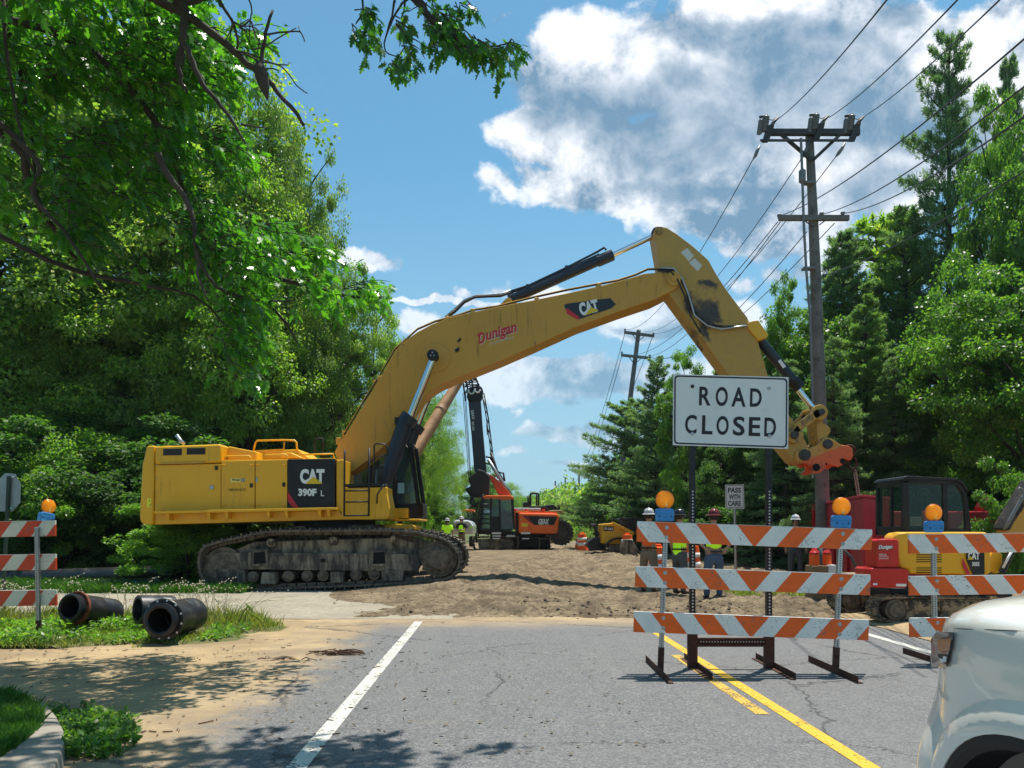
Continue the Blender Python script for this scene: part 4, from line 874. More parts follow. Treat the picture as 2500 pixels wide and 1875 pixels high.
# boom cylinders: the far one repeats the near one on the other side of the boom
for yy, first in ((19.62, True), (21.15, False)):
    k_ = yy; sh = 0 if first else 0
    P = lambda x, y: S(2, x, y, 19.62)+Vector((0, yy-19.62, 0))
    b = MB(); b.tube([P(455,1240), P(345,1560)], .20, 22); b.tube([P(480,1222), P(452,1262)], .235, 22); b.tube([P(345,1560), P(300,1680)], .17, 18)
    bc = b.build('boom_cylinder', M['navy'], ex, smooth='auto')
    b = MB(); b.box((P(418,1250).x-.12, yy-.12, P(418,1250).z-.10), (P(418,1250).x+.05, yy+.02, P(418,1250).z+.08), 0, None); b.tube([P(425,1250), P(405,1290), P(318,1560)], .045, 8); b.tube([P(442,1262), P(420,1300), P(335,1575)], .035, 8); b.build('cylinder_pipe', M['black'], bc, smooth='auto')
    b = MB(); b.tube([P(474,1230), P(606,900)], .095, 20); b.build('cylinder_rod', M['chrome'], bc, smooth='auto')
    b = MB(); c_ = P(610,875); b.disc((c_.x, c_.z), .145, yy-.16, yy+.12, 26); b.disc((c_.x, c_.z), .118, yy-.175, yy-.158, 24); b.build('rod_eye', M['black'], bc, bevel=.01)
    b = MB()
    for a in (90, 210, 330): b.disc((c_.x+.05*math.cos(R(a)), c_.z+.05*math.sin(R(a))), .018, yy-.19, yy-.174, 8)
    b.build('bolt', M['steel'], bc)
# stick
yst = 20.05; ysb = 20.75
STK = [(112,152),(122,131),(148,124),(185,132),(240,166),(335,238),(425,318),(472,402),(530,492),(650,650),(712,790),(770,990),(860,1160),(898,1225),(950,1290),(1000,1395),(1012,1462),(975,1497),(925,1482),(880,1430),(545,985),(400,790),(290,640),(186,500),(165,430),(148,362)]
b = MB(); b.prism(XZ(3, STK, yst), yst, ysb); 
def stick_mat():
    m = bpy.data.materials.new('scuffed_stick_paint'); m.use_nodes = True; t = NT(m.node_tree); g = posmask(t)
    p = t.n('ShaderNodeBsdfPrincipled'); out = t.n('ShaderNodeOutputMaterial'); t.l(p.outputs[0], out.inputs[0])
    n1 = t.noise(g, 1.8, 8, .68, .6); n2 = t.noise(g, 9, 5, .7)
    c = t.mix(t.ramp(n2, .35, .65), (.50, .285, .045), (.44, .26, .06)); f = None
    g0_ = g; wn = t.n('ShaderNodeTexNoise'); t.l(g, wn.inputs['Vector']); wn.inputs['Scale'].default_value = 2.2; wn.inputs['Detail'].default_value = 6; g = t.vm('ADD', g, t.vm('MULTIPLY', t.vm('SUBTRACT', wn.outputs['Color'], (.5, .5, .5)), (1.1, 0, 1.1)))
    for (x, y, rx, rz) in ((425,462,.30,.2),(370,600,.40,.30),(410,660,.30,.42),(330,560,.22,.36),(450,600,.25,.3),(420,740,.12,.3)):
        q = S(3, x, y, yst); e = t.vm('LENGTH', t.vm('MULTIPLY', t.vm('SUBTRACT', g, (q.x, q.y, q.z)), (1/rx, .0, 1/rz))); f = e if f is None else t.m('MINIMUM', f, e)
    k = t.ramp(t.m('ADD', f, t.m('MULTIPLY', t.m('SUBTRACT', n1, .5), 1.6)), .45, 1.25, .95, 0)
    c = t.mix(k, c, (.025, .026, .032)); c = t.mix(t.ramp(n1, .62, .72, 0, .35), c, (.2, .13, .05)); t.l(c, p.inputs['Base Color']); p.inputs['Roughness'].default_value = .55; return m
st = b.build('stick', stick_mat(), ex, bevel=.018, seg=2)
b = MB(); b.disc(XZ(3, [(140,152)], yst)[0], .10, yst-.05, ysb+.05, 22); b.disc(XZ(3, [(140,152)], yst)[0], .05, yst-.07, yst-.05, 16); b.build('pivot_pin', M['yellowdirty'], st, bevel=.008)
for pts in ([(265,275),(303,250),(342,296),(312,328)], [(313,335),(346,308),(390,352),(362,385)]):
    b = MB(); b.prism(XZ(3, pts, yst), yst-.006, yst-.002); b.build('sticker', mat('chart_sticker', (.60, .60, .56), .5, dirt=(.25, .33, .3), dirt_amt=.6, dscale=9), st)
for dz, r, mm in ((0, .032, 'rubber'), (1, .024, 'steel'), (2, .022, 'rubber')):
    pth = ([(150,375),(215,378),(262,420),(300,500),(330,600),(400,672),(470,700),(560,706),(645,698)] if dz == 0 else [(150,365),(225,368),(275,430),(310,520),(345,640),(420,700),(500,720),(600,705),(650,700)] if dz == 1 else [(130,380),(210,388),(245,430),(285,520),(322,640),(370,720),(400,760)])
    b = MB(); b.tube([S(3, x, y, yst-.09-.03*dz) for x, y in pth], r, 8); b.build('hydraulic_hose', M[mm], st, smooth=True)
b = MB(); b.prism(XZ(3, [(648,682),(685,672),(714,668),(772,752),(765,770),(714,785),(655,715)], yst-.05), yst-.06, ysb-.1); b.build('cylinder_guard', M['yellow'], st, bevel=.015)
yk = 20.4
kc = cyl([(690,745),(930,1035)], .135, yk, 'tool_cylinder', 'navy', ex, 3); cyl([(915,1015),(955,1060)], .16, yk, 'gland', 'black', kc, 3); cyl([(945,1070),(1045,1195)], .085, yk, 'cylinder_rod', 'chrome', kc, 3)
b = MB(); p_ = S(3, 838, 905, yk-.16); b.prism(XZ(3, [(828,903),(842,893),(874,935),(858,946)], yk-.16), yk-.165, yk-.14); b.build('sticker', M['white'], kc)
# tool linkage
for yy in (19.88, 20.70):
    b = MB(); b.bar(XZ(3, [(1060,1200)], 20)[0], XZ(3, [(925,1300)], 20)[0], .22, yy, yy+.14); b.disc(XZ(3, [(1062,1203)], 20)[0], .20, yy, yy+.14, 22); b.disc(XZ(3, [(918,1335)], 20)[0], .21, yy, yy+.14, 22); b.prism(XZ(3, [(925,1275),(945,1290),(940,1330),(905,1310)], 20), yy, yy+.14)
    b.build('link_arm', M['yellowdirty'], ex, bevel=.015)
for c_, r in (((1065,1203), .085), ((912,1335), .10)): 
    b = MB(); b.disc(XZ(3, [c_], 20)[0], r, 19.80, 20.95, 18); b.build('pivot_pin', M['darksteel'], ex, bevel=.01)
for yy in (20.05, 20.5):
    b = MB(); b.prism(XZ(3, [(1030,1180),(1090,1185),(1095,1225),(1085,1260),(1125,1290),(1130,1310),(1105,1345),(1140,1390),(1100,1420),(1060,1380),(1050,1320),(1045,1260)], 20.1), yy, yy+.22); b.build('power_link', M['yellowdirty'], ex, bevel=.015)
CPL = [(930,1425),(985,1418),(1030,1398),(1060,1385),(1085,1352),(1110,1342),(1150,1362),(1190,1388),(1238,1395),(1258,1412),(1262,1452),(1248,1478),(1215,1468),(1222,1490),(1180,1516),(1110,1500),(1095,1528),(1070,1550),(1040,1556),(1020,1545),(1048,1520),(1040,1500),(1015,1512),(1000,1498),(950,1492),(925,1470)]
b = MB()
for yy in (19.98, 20.66): b.prism(XZ(3, CPL, 20), yy, yy+.13)
b.prism(XZ(3, [(1000,1440),(1180,1420),(1230,1440),(1180,1480),(1010,1485)], 20), 20.1, 20.67)
def cpl_mat():
    m = bpy.data.materials.new('coupler_paint'); m.use_nodes = True; t = NT(m.node_tree); g = posmask(t); x, y, z = t.xyz(g)[:3]
    p = t.n('ShaderNodeBsdfPrincipled'); out = t.n('ShaderNodeOutputMaterial'); t.l(p.outputs[0], out.inputs[0]); q0 = S(3, 1000, 1475, 20); q1 = S(3, 1200, 1395, 20); s = (q1.z-q0.z)/(q1.x-q0.x)
    n1 = t.noise(g, 7, 6, .7); hline = t.m('SUBTRACT', z, t.m('ADD', t.m('MULTIPLY', t.m('SUBTRACT', x, q0.x), s), q0.z)); f = t.ramp(t.m('ADD', hline, t.m('MULTIPLY', t.m('SUBTRACT', n1, .5), .12)), -.03, .05)
    c = t.mix(f, (.62, .12, .025), (.50, .27, .045)); c = t.mix(t.ramp(n1, .58, .68, 0, .75), c, (.09, .05, .03)); t.l(c, p.inputs['Base Color']); p.inputs['Roughness'].default_value = .5; return m
cp = b.build('quick_coupler', cpl_mat(), ex, bevel=.02)
for c_, r in (((1113,1385), .125), ((980,1447), .15)):
    b = MB(); b.disc(XZ(3, [c_], 20)[0], r, 19.93, 20.85, 22); b.disc(XZ(3, [c_], 20)[0], r*.62, 19.90, 19.93, 16); b.build('pivot_pin', M['darksteel'], cp, bevel=.01)
b = MB(); b.disc(XZ(3, [(1200,1483)], 20)[0], .075, 19.972, 19.978, 16); b.disc(XZ(3, [(1105,1500)], 20)[0], .03, 19.972, 19.978, 10); b.disc(XZ(3, [(1048,1520)], 20)[0], .10, 19.972, 19.978, 16); b.build('hook_opening', M['hole'], cp)
b = MB(); q = S(3, 1240, 1420, 20.3); b.tube([q+Vector((.16*math.cos(a), 0, .13*math.sin(a))) for a in np.linspace(-2.4, 2.2, 14)], .03, 8); b.build('lifting_eye', M['rust'], cp, smooth=True)
b = MB(); b.tube([S(3, 1025, 1520, 20.2), S(3, 1028, 1580, 20.2)], .025, 6); b.build('locking_bar', M['steel'], cp)
# chain
ch = MB(); pA = S(3, 1252, 1452, 20.3); pB = S(3, 1266, 1530, 20.3); pC = S(3, 1270, 1530, 20.3); pD = S(6, 655, 388, 19.2)
def link(mb, c, ax, side, L_, W_, r):
    ax = ax.normalized(); side = (side-ax*side.dot(ax)).normalized(); P = []
    for a in np.linspace(0, 2*math.pi, 15)[:-1]: P.append(c+ax*(L_/2*math.cos(a))*(1.0)+side*(W_/2*math.sin(a)))
    P.append(P[0]); mb.tube(P, r, 6, cap=False)
link(ch, (pA+pB)/2, pB-pA, Vector((1, 0, 0)), .34, .22, .026)
n = 26; dv = (pD-pC)/n
for i in range(n): link(ch, pC+dv*(i+.5), dv, Vector((1, .3, 0)) if i % 2 else Vector((.2, 1, 0)), dv.length*1.42, .085, .018)
tag(ch.build('chain', M['rust'], smooth=True), 'rusty lifting chain hanging from the coupler of the large excavator to the red steel box', 'chain')
# ------------------------------------------------------------------ utility poles and wires
def main_pole():
    Y = 22.0; base = S(0, 1778, 1080, Y); t = thing('utility_pole', 'tall wooden utility pole with switch gear on its top crossarm behind the lowered stick', 'utility pole', (base.x, Y, 0))
    b = MB(); b.tube([Vector((base.x+.02, Y, 0)), S(0, 1775, 1000, Y), S(0, 1764, 650, Y), S(0, 1757, 480, Y), S(0, 1748, 285, Y)], [.21, .18, .155, .135, .11], 16); b.build('pole', M['wood'], t, smooth='auto')
    b = MB(); b.box((S(11, 395, 765, Y).x, Y-.22, S(11, 395, 800, Y).z), (S(11, 930, 765, Y).x, Y-.1, S(11, 395, 765, Y).z))
    b.box((S(11, 350, 840, Y).x, Y-.32, S(11, 350, 850, Y).z), (S(11, 890, 820, Y).x, Y-.28, S(11, 350, 836, Y).z))
    ca = b.build('crossarm', M['darksteel'], t, bevel=.01)
    b = MB()
    for a, c in (((480,795),(655,945)), ((835,780),(665,940))): p, q = XZ(11, [a, c], Y); b.bar(p, q, .085, Y-.2, Y-.13)
    b.build('arm_brace', M['darksteel'], t)
    for x0, y0, sl in ((400, 740, 0), (690, 730, 0), (895, 735, 0)):
        b = MB(); a = S(11, x0-15, y0+95, Y-.1); c = S(11, x0+25, y0+10, Y-.1); b.prism(XZ(11, [(x0-30,y0+98),(x0-12,y0+40),(x0-6,y0+12),(x0+36,y0-2),(x0+30,y0+30),(x0+4,y0+98)], Y), Y-.26, Y-.10)
        sw = b.build('cutout_switch', M['darksteel'], t, bevel=.01)
        b = MB()
        for dx, h0, h1 in ((-36, 30, -42), (-6, 14, -62)):
            for i in range(7):
                q = S(11, x0+dx+i*1.6, y0+h0+(h1-h0)*i/6, Y-.18); b.lathe([(.03, -.045), (.075 if dx < -20 else .10, -.02), (.075 if dx < -20 else .10, -.005), (.03, .05)], Matrix.Translation(q), 12)
        b.build('insulator', M['insul'], sw, smooth=True)
        b = MB(); b.tube([S(11, x0-35, y0-62, Y-.18), S(11, x0+10, y0-72, Y-.18)], .035, 8); b.tube([S(11, x0+20, y0+5, Y-.18), S(11, x0+50, y0-35, Y-.18), S(11, x0+78, y0-62, Y-.18)], [.055, .045, .02], 8); b.tube([S(11, x0+10, y0-50, Y-.18), S(11, x0+40, y0-45, Y-.18), S(11, x0+72, y0-62, Y-.18)], .013, 6); b.build('contact', M['darksteel'], sw, smooth=True)
    b = MB(); b.box((S(11, 464, 1280, Y).x, Y-.25, S(11, 464, 1292, Y).z), (S(11, 866, 1270, Y).x, Y-.13, S(11, 464, 1262, Y).z)); lo = b.build('crossarm', M['wood'], t, bevel=.01)
    lo['label'] = 'lower wooden crossarm with three small insulators'
    b = MB()
    for a, c in (((605,1290),(660,1330)), ((740,1285),(695,1318))): p, q = XZ(11, [a, c], Y); b.bar(p, q, .03, Y-.22, Y-.2)
    b.build('arm_brace', M['darksteel'], t)
    for x, y in ((480,1262),(725,1252),(848,1248)): b = MB(); q = S(11, x, y, Y-.2); b.lathe([(.02, -.03), (.06, .0), (.03, .03), (.07, .06), (.06, .10), (.02, .13)], Matrix.Translation(q), 12); b.build('insulator', M['insul'], lo, smooth=True)
    for pp in (((370,842),(352,872),(342,900),(326,925)), ((655,820),(638,862),(622,895),(600,930)), ((862,826),(842,860),(822,888),(803,912))): b = MB(); b.tube([S(11, x, y, Y-.1) for x, y in pp], [.02, .05, .05, .012], 8); b.build('strain_insulator', M['insul'], t, smooth=True)
    b = MB(); P = [S(11, 605, 800, Y-.3), S(11, 612, 980, Y-.3), S(11, 622, 1300, Y-.3), S(11, 636, 1560, Y-.3)]+[S(3, 1012, 620, Y-.3), S(3, 1025, 1000, Y-.3), S(3, 1032, 1400, Y-.3)]; b.tube(P, .038, 8)
    for y in (1000, 1020, 1040): q = S(11, 613, y, Y-.3); b.lathe([(.05, -.1), (.10, -.05), (.10, .05), (.05, .1)], Matrix.Translation(q), 10)
    for y in (1060, 1555): q = S(11, 630, y, Y-.2); b.box((q.x-.08, Y-.3, q.z-.03), (q.x+.25, Y-.1, q.z+.03))
    b.build('cable_riser', M['insul'], t, smooth='auto')
main_pole()
b = None
def pole(label, k, xt, yt, xb, yb, Y, arms, r=.13, name='utility_pole', slope=0):
    p = S(k, xt, yt, Y); q = S(k, xb, yb, Y); gx = q.x+(q.x-p.x)/(p.z-q.z)*q.z; t = thing('utility_pole', label, 'utility pole', (gx, Y, 0), 'utility poles along the road')
    b = MB(); b.tube([(gx, Y, 0), p], [r*1.25, r*.8], 10); b.build('pole', M['wood'], t, smooth='auto')
    for x0, y0, x1, y1 in arms:
        a = S(k, x0, y0, Y-.15); c = S(k, x1, y1, Y-.15); b = MB(); b.bar((a.x, a.z), (c.x, c.z), max(.12, r), Y-.25, Y-.12); ar = b.build('crossarm', M['wood'], t)
        if Y < 90:
            b = MB()
            for f in (.03, .5, .97): q_ = a.lerp(c, f); b.lathe([(.03, 0), (.09, .05), (.05, .1), (.10, .16), (.03, .26)], Matrix.Translation(q_+Vector((0, -.03, .05))), 10)
            b.build('insulator', M['insul'], ar, smooth=True)
            m_ = a.lerp(c, .5); b = MB()
            for s_ in (-.55, .55): b.bar((m_.x+s_, m_.z), (m_.x-.1, m_.z-.6), .05, Y-.22, Y-.17)
            b.build('arm_brace', M['darksteel'], ar)
pole('middle distance utility pole leaning right, left of the road closed sign', 2, 1800, 725, 1748, 1145, 60, [(1715,738,1890,760), (1697,870,1868,888)], .21)
pole('far utility pole at the boughs of the white pine, nearest of its row', 4, 1248, 868, 1246, 1310, 128, [(1208,1012,1288,1016)], .17)
pole('slim far utility pole, second of the far row from the right', 4, 1146, 950, 1146, 1300, 150, [(1112,1070,1162,1078), (1140,990,1160,994)], .17)
pole('far utility pole with double crossarm in the middle of the row', 4, 1073, 978, 1072, 1200, 175, [(1045,1088,1100,1090), (1066,1020,1088,1021)], .2)
pole('far utility pole, second from the left in the far row', 4, 1008, 1032, 1010, 1200, 215, [(995,1090,1022,1090)], .2)
pole('leftmost utility pole of the far row just right of the rig boom', 4, 961, 1048, 962, 1200, 260, [(950,1080,974,1080)], .22)
pole('short far utility pole standing among the young trees', 12, 1275, 350, 1275, 620, 95, [], .14)
def wire(k, a, Ya, k2, c, Yc, sag, r=.012, grp='overhead wires', lab='thin dark overhead wire'):
    p = S(k, a[0], a[1], Ya); q = S(k2, c[0], c[1], Yc); b = MB(); b.tube([p.lerp(q, t)-Vector((0, 0, sag*4*t*(1-t))) for t in np.linspace(0, 1, 15)], [r*(1 if Ya < 30 else 1.2)]*15, 5); o = b.build('overhead_wire', M['wire'], smooth=True); return tag(o, lab, 'wire', grp)
# from the main pole to the near side (towards and over the viewer's right)
UP = 'overhead wire running from the main pole up and over the right side trees'
wire(11, (476,686), 21.85, 11, (1110,-10), 9.5, .12, lab=UP); wire(11, (767,680), 21.85, 11, (1520,-10), 9.5, .12, lab=UP); wire(11, (972,673), 21.85, 11, (1765,-10), 9.5, .1, lab=UP)
wire(11, (480,1250), 22, 11, (1910,215), 8.0, .25, lab=UP); wire(11, (725,1240), 22, 11, (1910,492), 8.0, .22, lab=UP); wire(11, (848,1235), 22, 11, (1910,668), 8.0, .2, lab=UP)
wire(11, (710,1600), 22, 11, (1910,985), 8.0, .15, lab=UP, r=.009)
DN = 'overhead wire running from the main pole down to the middle distance pole'
for a, c in (((326,925),(1722,722)), ((600,930),(1832,735)), ((803,912),(1885,745)), ((470,1285),(1700,862)), ((485,1285),(1780,875)), ((640,1340),(1862,880)), ((800,1290),(1866,884))):
    wire(11, a, 22, 2, c, 60, 1.3, .014, lab=DN)
FW = 'faint far overhead wire beyond the middle distance pole'
for a, c in (((1722,735),(1210,1008)), ((1885,750),(1286,1010)), ((1700,880),(1230,1012))): wire(2, a, 60, 4, c, 128, 1.5, .02, lab=FW)

# ------------------------------------------------------------------ drilling rig (45 m away)
YR = 44.0; g0 = .28
rig = thing('drilling_rig', 'orange tracked drilling rig with tall dark mast on the dirt down the road', 'drilling rig', (S(4, 800, 1400, YR).x, YR+2, g0))
def pr(k, pts, Y, depth, name, m_, parent, bevel=.02): b = MB(); b.prism(XZ(k, pts, Y), Y, Y+depth); return b.build(name, M[m_] if isinstance(m_, str) else m_, parent, bevel=bevel)
TR = [(460,1440),(463,1398),(490,1383),(700,1378),(790,1380),(805,1400),(808,1450),(790,1492),(700,1500),(500,1496),(468,1480)]
b = track_belt(XZ(4, TR, YR), YR, YR+.7, .22, .04, .04, .06); t = b.build('crawler_track', M['track'], rig)
pr(4, [(500,1405),(690,1400),(700,1470),(510,1475)], YR+.1, .5, 'track_frame', 'trackframe', t)
b = MB(); b.disc(XZ(4, [(722,1442)], YR)[0], .34, YR+.05, YR+.5, 24); b.disc(XZ(4, [(722,1442)], YR)[0], .2, YR-.02, YR+.06, 20); b.build('drive_sprocket', M['track'], t)
TR2 = [(x+230, y+6) for x, y in TR]
b = track_belt(XZ(4, TR2, YR), YR+2.6, YR+3.3, .22, .04, .04, .06); t2 = b.build('crawler_track', M['track'], rig)
pr(4, [(720,1390),(1035,1398),(1040,1495),(720,1490)], YR+3.0, .6, 'track_end', 'trackframe', t2)
pr(4, [(600,1370),(1000,1370),(1000,1470),(600,1470)], YR+.8, 1.7, 'undercarriage', 'blackm', rig)
b = track_belt(XZ(4, [(948,1430),(950,1402),(990,1396),(1038,1402),(1042,1450),(1036,1498),(990,1504),(955,1495)], YR), YR-.4, YR+3.2, .3, .04, .05, .05); b.build('track_end', M['track'], rig)
pr(4, [(505,1345),(1090,1355),(1095,1375),(505,1370)], YR+.05, 3.2, 'main_deck', 'blackm', rig)
cw = pr(4, [(802,1212),(1085,1218),(1105,1240),(1092,1360),(1080,1366),(803,1362)], YR-.3, 3.2, 'rear_housing', 'orange', rig, .08)
pr(4, [(830,1234),(1088,1242),(1062,1302),(918,1302),(872,1262)], YR-.305, .004, 'dark_panel', 'blackm', cw, 0)
b = MB(); b.prism(XZ(4, [(828,1234),(868,1235),(905,1285),(895,1290)], YR), YR-.3095, YR-.3055); b.build('dark_red_stripe', mat('dark_red', (.25, .02, .03), .5), cw)
b = MB(); text(b, 'GEAX', 4, 948, 1256, 1028, 1300, YR-.312, bold=.05, shear=.2); b.build('lettering', M['white'], cw)
b = MB(); b.prism(XZ(4, [(823,1290),(868,1290),(868,1314),(823,1314)], YR), YR-.306, YR-.301); text(b, 'R160', 4, 828, 1294, 864, 1311, YR-.309, 1, bold=.02) if False else None; b.build('sticker', mat('sticker_yellow', (.8, .6, .03), .5), cw)
sp_ = pr(4, [(671,1204),(780,1206),(780,1330),(676,1328)], YR, 3.0, 'side_panel', 'orange', rig, .04)
b = MB(); text(b, '(', 4, 705, 1290, 722, 1322, YR-.008, bold=.06); text(b, 'GEAX', 4, 730, 1294, 768, 1318, YR-.008, bold=.03); b.prism(XZ(4, [(718,1218),(768,1219),(768,1238),(718,1237)], YR), YR-.006, YR-.002); b.build('lettering', M['signblack'], sp_)
pr(4, [(780,1206),(802,1206),(802,1360),(780,1356)], YR+.1, 2.6, 'gap_panel', 'blackm', rig)
pr(4, [(745,1176),(968,1178),(968,1198),(745,1196)], YR+.4, .5, 'hydraulic_tank', 'steel', rig, .04)
pr(4, [(880,1160),(1000,1165),(1035,1195),(880,1200)], YR+1.2, 1.4, 'engine_cover', 'blackm', rig)
pr(4, [(660,1200),(1090,1206),(1090,1216),(660,1212)], YR+.0, 3.0, 'top_lip', 'orange', rig, .01)
for x in (700, 780, 860, 985): b = MB(); q = S(4, x, 1200, YR+.1); b.lathe([(.06, 0), (.1, .04), (.06, .12)], Matrix.Translation(q), 10); b.build('filler_cap', M['redb'], rig)
cabm = pr(4, [(512,1330),(760,1330),(760,1345),(680,1352),(508,1350)], YR-.1, 1.7, 'cab_floor', 'black', rig)
b = MB()
for x0, x1, xb0, xb1 in ((535,548,505,520),(592,606,590,604),(655,668,660,674),(745,766,762,778)): b.prism(XZ(4, [(x0,1105),(x1,1105),(xb1,1335),(xb0,1335)], YR-.1), YR-.1, YR); b.prism(XZ(4, [(x0,1105),(x1,1105),(xb1,1335),(xb0,1335)], YR-.1), YR+1.5, YR+1.6)
b.prism(XZ(4, [(590,1240),(672,1240),(672,1335),(590,1335)], YR-.1), YR-.08, YR+.1); b.build('cab', M['black'], rig)
b = MB(); b.prism(XZ(4, [(538,1108),(762,1108),(775,1330),(512,1330)], YR-.1), YR-.05, YR-.04); b.build('cab_glass', M['glass'], rig)
pr(4, [(542,1092),(560,1084),(740,1084),(765,1094),(768,1112),(650,1112),(640,1104),(540,1106)], YR-.15, 1.8, 'cab_roof', 'orange', rig, .04)
b = MB(); b.tube([S(4, x, y, YR-.3) for x, y in ((505,1385),(506,1250),(530,1110),(545,1075))], .05, 6)
for y in (1150, 1185, 1220, 1255, 1290): b.tube([S(4, 516, y, YR-.3), S(4, 590, y, YR-.3)], .035, 5)
b.build('cab_guard', M['black'], rig, smooth=True)
# mast
YM = YR+1.5
mast = pr(4, [(432,395),(522,372),(535,560),(565,900),(580,1075),(500,1085),(475,900),(455,640)], YM, .75, 'mast', 'navy', rig, .03)
b = MB(); t_ = 'GEAX'; text(b, 'GEAX', 4, 430, 480, 500, 500, YM-.01, rot=-83, bold=.03); text(b, 'EK160', 4, 436, 565, 500, 582, YM-.01, rot=-86, bold=.02); b.build('lettering', M['white'], mast)
# ladder along the mast
b = MB(); LA = [(533,340),(560,480),(590,700),(612,900)]; LB_ = [(548,330),(580,520),(610,760),(628,900)]
b.tube([S(4, x, y, YM+.3) for x, y in LA], .03, 6); b.tube([S(4, x, y, YM+.3) for x, y in LB_], .04, 6)
for t in np.linspace(.05, .95, 9): i = min(2, int(t*3)); f = t*3-i; a = [LA[i][j]+(LA[i+1][j]-LA[i][j])*f for j in (0, 1)]; c = [LB_[i][j]+(LB_[i+1][j]-LB_[i][j])*f for j in (0, 1)]; b.tube([S(4, *a, YM+.3), S(4, *c, YM+.3)], .025, 5)
b.tube([S(4, x, y, YM+.2) for x, y in ((545,380),(572,470),(584,530),(568,560),(572,640))], .03, 6); b.build('mast_ladder', M['black'], mast, smooth=True)
pr(4, [(425,300),(445,285),(520,275),(540,300),(536,350),(520,380),(440,396),(420,360)], YM-.1, .9, 'mast_head', 'blackm', rig, .06)
b = MB(); b.tube([S(4, 455+22*math.cos(a), 310+26*math.sin(a), YM-.15) for a in np.linspace(0, 3.4, 9)], .05, 6); b.tube([S(4, 500+20*math.cos(a), 305+22*math.sin(a), YM-.15) for a in np.linspace(0, 3.4, 9)], .05, 6); b.build('hydraulic_hose', M['white'], rig, smooth=True)
# lattice top
b = MB(); A = [(385,190),(410,390)]; B_ = [(465,165),(510,280)]; 
pts = [((385,195),(413,388)), ((410,185),(440,395)), ((465,165),(515,290)), ((440,170),(470,300))]
for p_, q_ in pts: b.tube([S(4, *p_, YM), S(4, *q_, YM)], .055, 6); b.tube([S(4, *p_, YM+.9), S(4, *q_, YM+.9)], .05, 6)
zz = [(390,200),(462,185),(398,240),(490,225),(405,285),(512,272),(410,330),(425,300)]
for i in range(len(zz)-1): b.tube([S(4, *zz[i], YM), S(4, *zz[i+1], YM)], .035, 5)
for p_, q_ in (((400,205),(470,195)), ((405,255),(500,248)), ((398,240),(430,270)), ((405,270),(515,268)), ((440,180),(485,240)), ((412,190),(440,250)), ((440,250),(470,200))): b.tube([S(4, *p_, YM+.1), S(4, *q_, YM+.1)], .035, 5)
b.build('lattice_head', M['black'], rig, smooth=True)
b = MB()
for x0, x1 in ((392,436),(402,446),(412,452)): b.tube([S(4, x0, 330, YM-.1), S(4, (x0+x1)/2, 640, YM-.1), S(4, x1, 960, YM-.1)], .02, 5)
b.build('hoist_rope', M['wire'], rig, smooth=True)
pr(4, [(490,910),(500,890),(545,900),(590,940),(580,1080),(520,1100),(470,1095),(445,1085),(418,1060),(415,1035),(455,1010),(435,985),(432,955),(460,930)], YM-.9, 1.6, 'rotary_head', 'blackm', rig, .08)
b = MB(); b.tube([S(4, x, y, YM-1) for x, y in ((455,1090),(448,1130),(470,1165),(505,1160))], .07, 6); b.tube([S(4, x, y, YM-1) for x, y in ((470,1090),(465,1120),(485,1150),(510,1140))], .06, 6); b.build('hydraulic_hose', M['rubber'], rig, smooth=True)
# boom arm (red-orange) and stays
pr(4, [(535,918),(560,915),(620,945),(665,985),(720,1050),(748,1085),(660,1085),(640,1060),(620,1010),(590,965)], YR+.9, .5, 'boom_arm', mat('rig_arm_paint', (.42, .07, .02), .5, dirt=(.3, .1, .06), dirt_amt=.5), rig, .03)
b = MB(); b.tube([S(4, 580,820, YM), S(4, 640,920, YM), S(4, 700,1010, YM), S(4, 745,1080, YM)], .10, 8); b.build('mast_stay', M['steel'], rig, smooth=True)
b = MB(); b.tube([S(4, 600,770, YM+.2), S(4, 640,900, YM+.2), S(4, 690,980, YM+.2)], .09, 8); b.tube([S(4, 590,800, YM+.3), S(4, 655,960, YM+.3)], .07, 8)
for y in (800, 850): b.tube([S(4, 560, y, YM), S(4, 612, y+6, YM)], .05, 6)
b.tube([S(4, x, y, YM) for x, y in ((600,960),(640,940),(690,990),(735,1060))], .05, 6); b.tube([S(4, x, y, YM) for x, y in ((620,990),(660,970),(700,1030))], .04, 6); b.tube([S(4, 655, 915, YM+1), S(4, 690, 920, YM+1), S(4, 700, 980, YM+1)], .06, 6); b.build('stay_frame', M['black'], rig, smooth=True)
for x in (640, 745): b = MB(); q = S(4, x, 1375, YR-.2); b.box((q.x-.24, YR-.35, q.z-.12), (q.x+.24, YR+.1, q.z)); b.build('step', M['steel'], rig)
b = MB()
for x in (640, 855): q = S(4, x, 1362, YR-.35); b.box((q.x-.26, YR-.42, q.z-.05), (q.x+.26, YR-.3, q.z+.05)); b.box((q.x-.2, YR-.42, q.z-.34), (q.x+.2, YR-.3, q.z-.28))
b.build('step_plate', M['white'], rig)
# tan tube leaning against the lattice
b = MB(); b.tube([S(4, 25, 790, 30), S(4, 130, 620, 30.6), S(4, 250, 425, 31.3), S(4, 388, 205, 32)], [.25, .24, .22, .19], 20); b.tube([S(4, 225, 462, 31.15), S(4, 238, 443, 31.25)], .245, 20)
tag(b.build('leaning_tube', M['tan'], smooth='auto'), 'long tan tube slanting up behind the excavator cab to the rig head', 'tube')

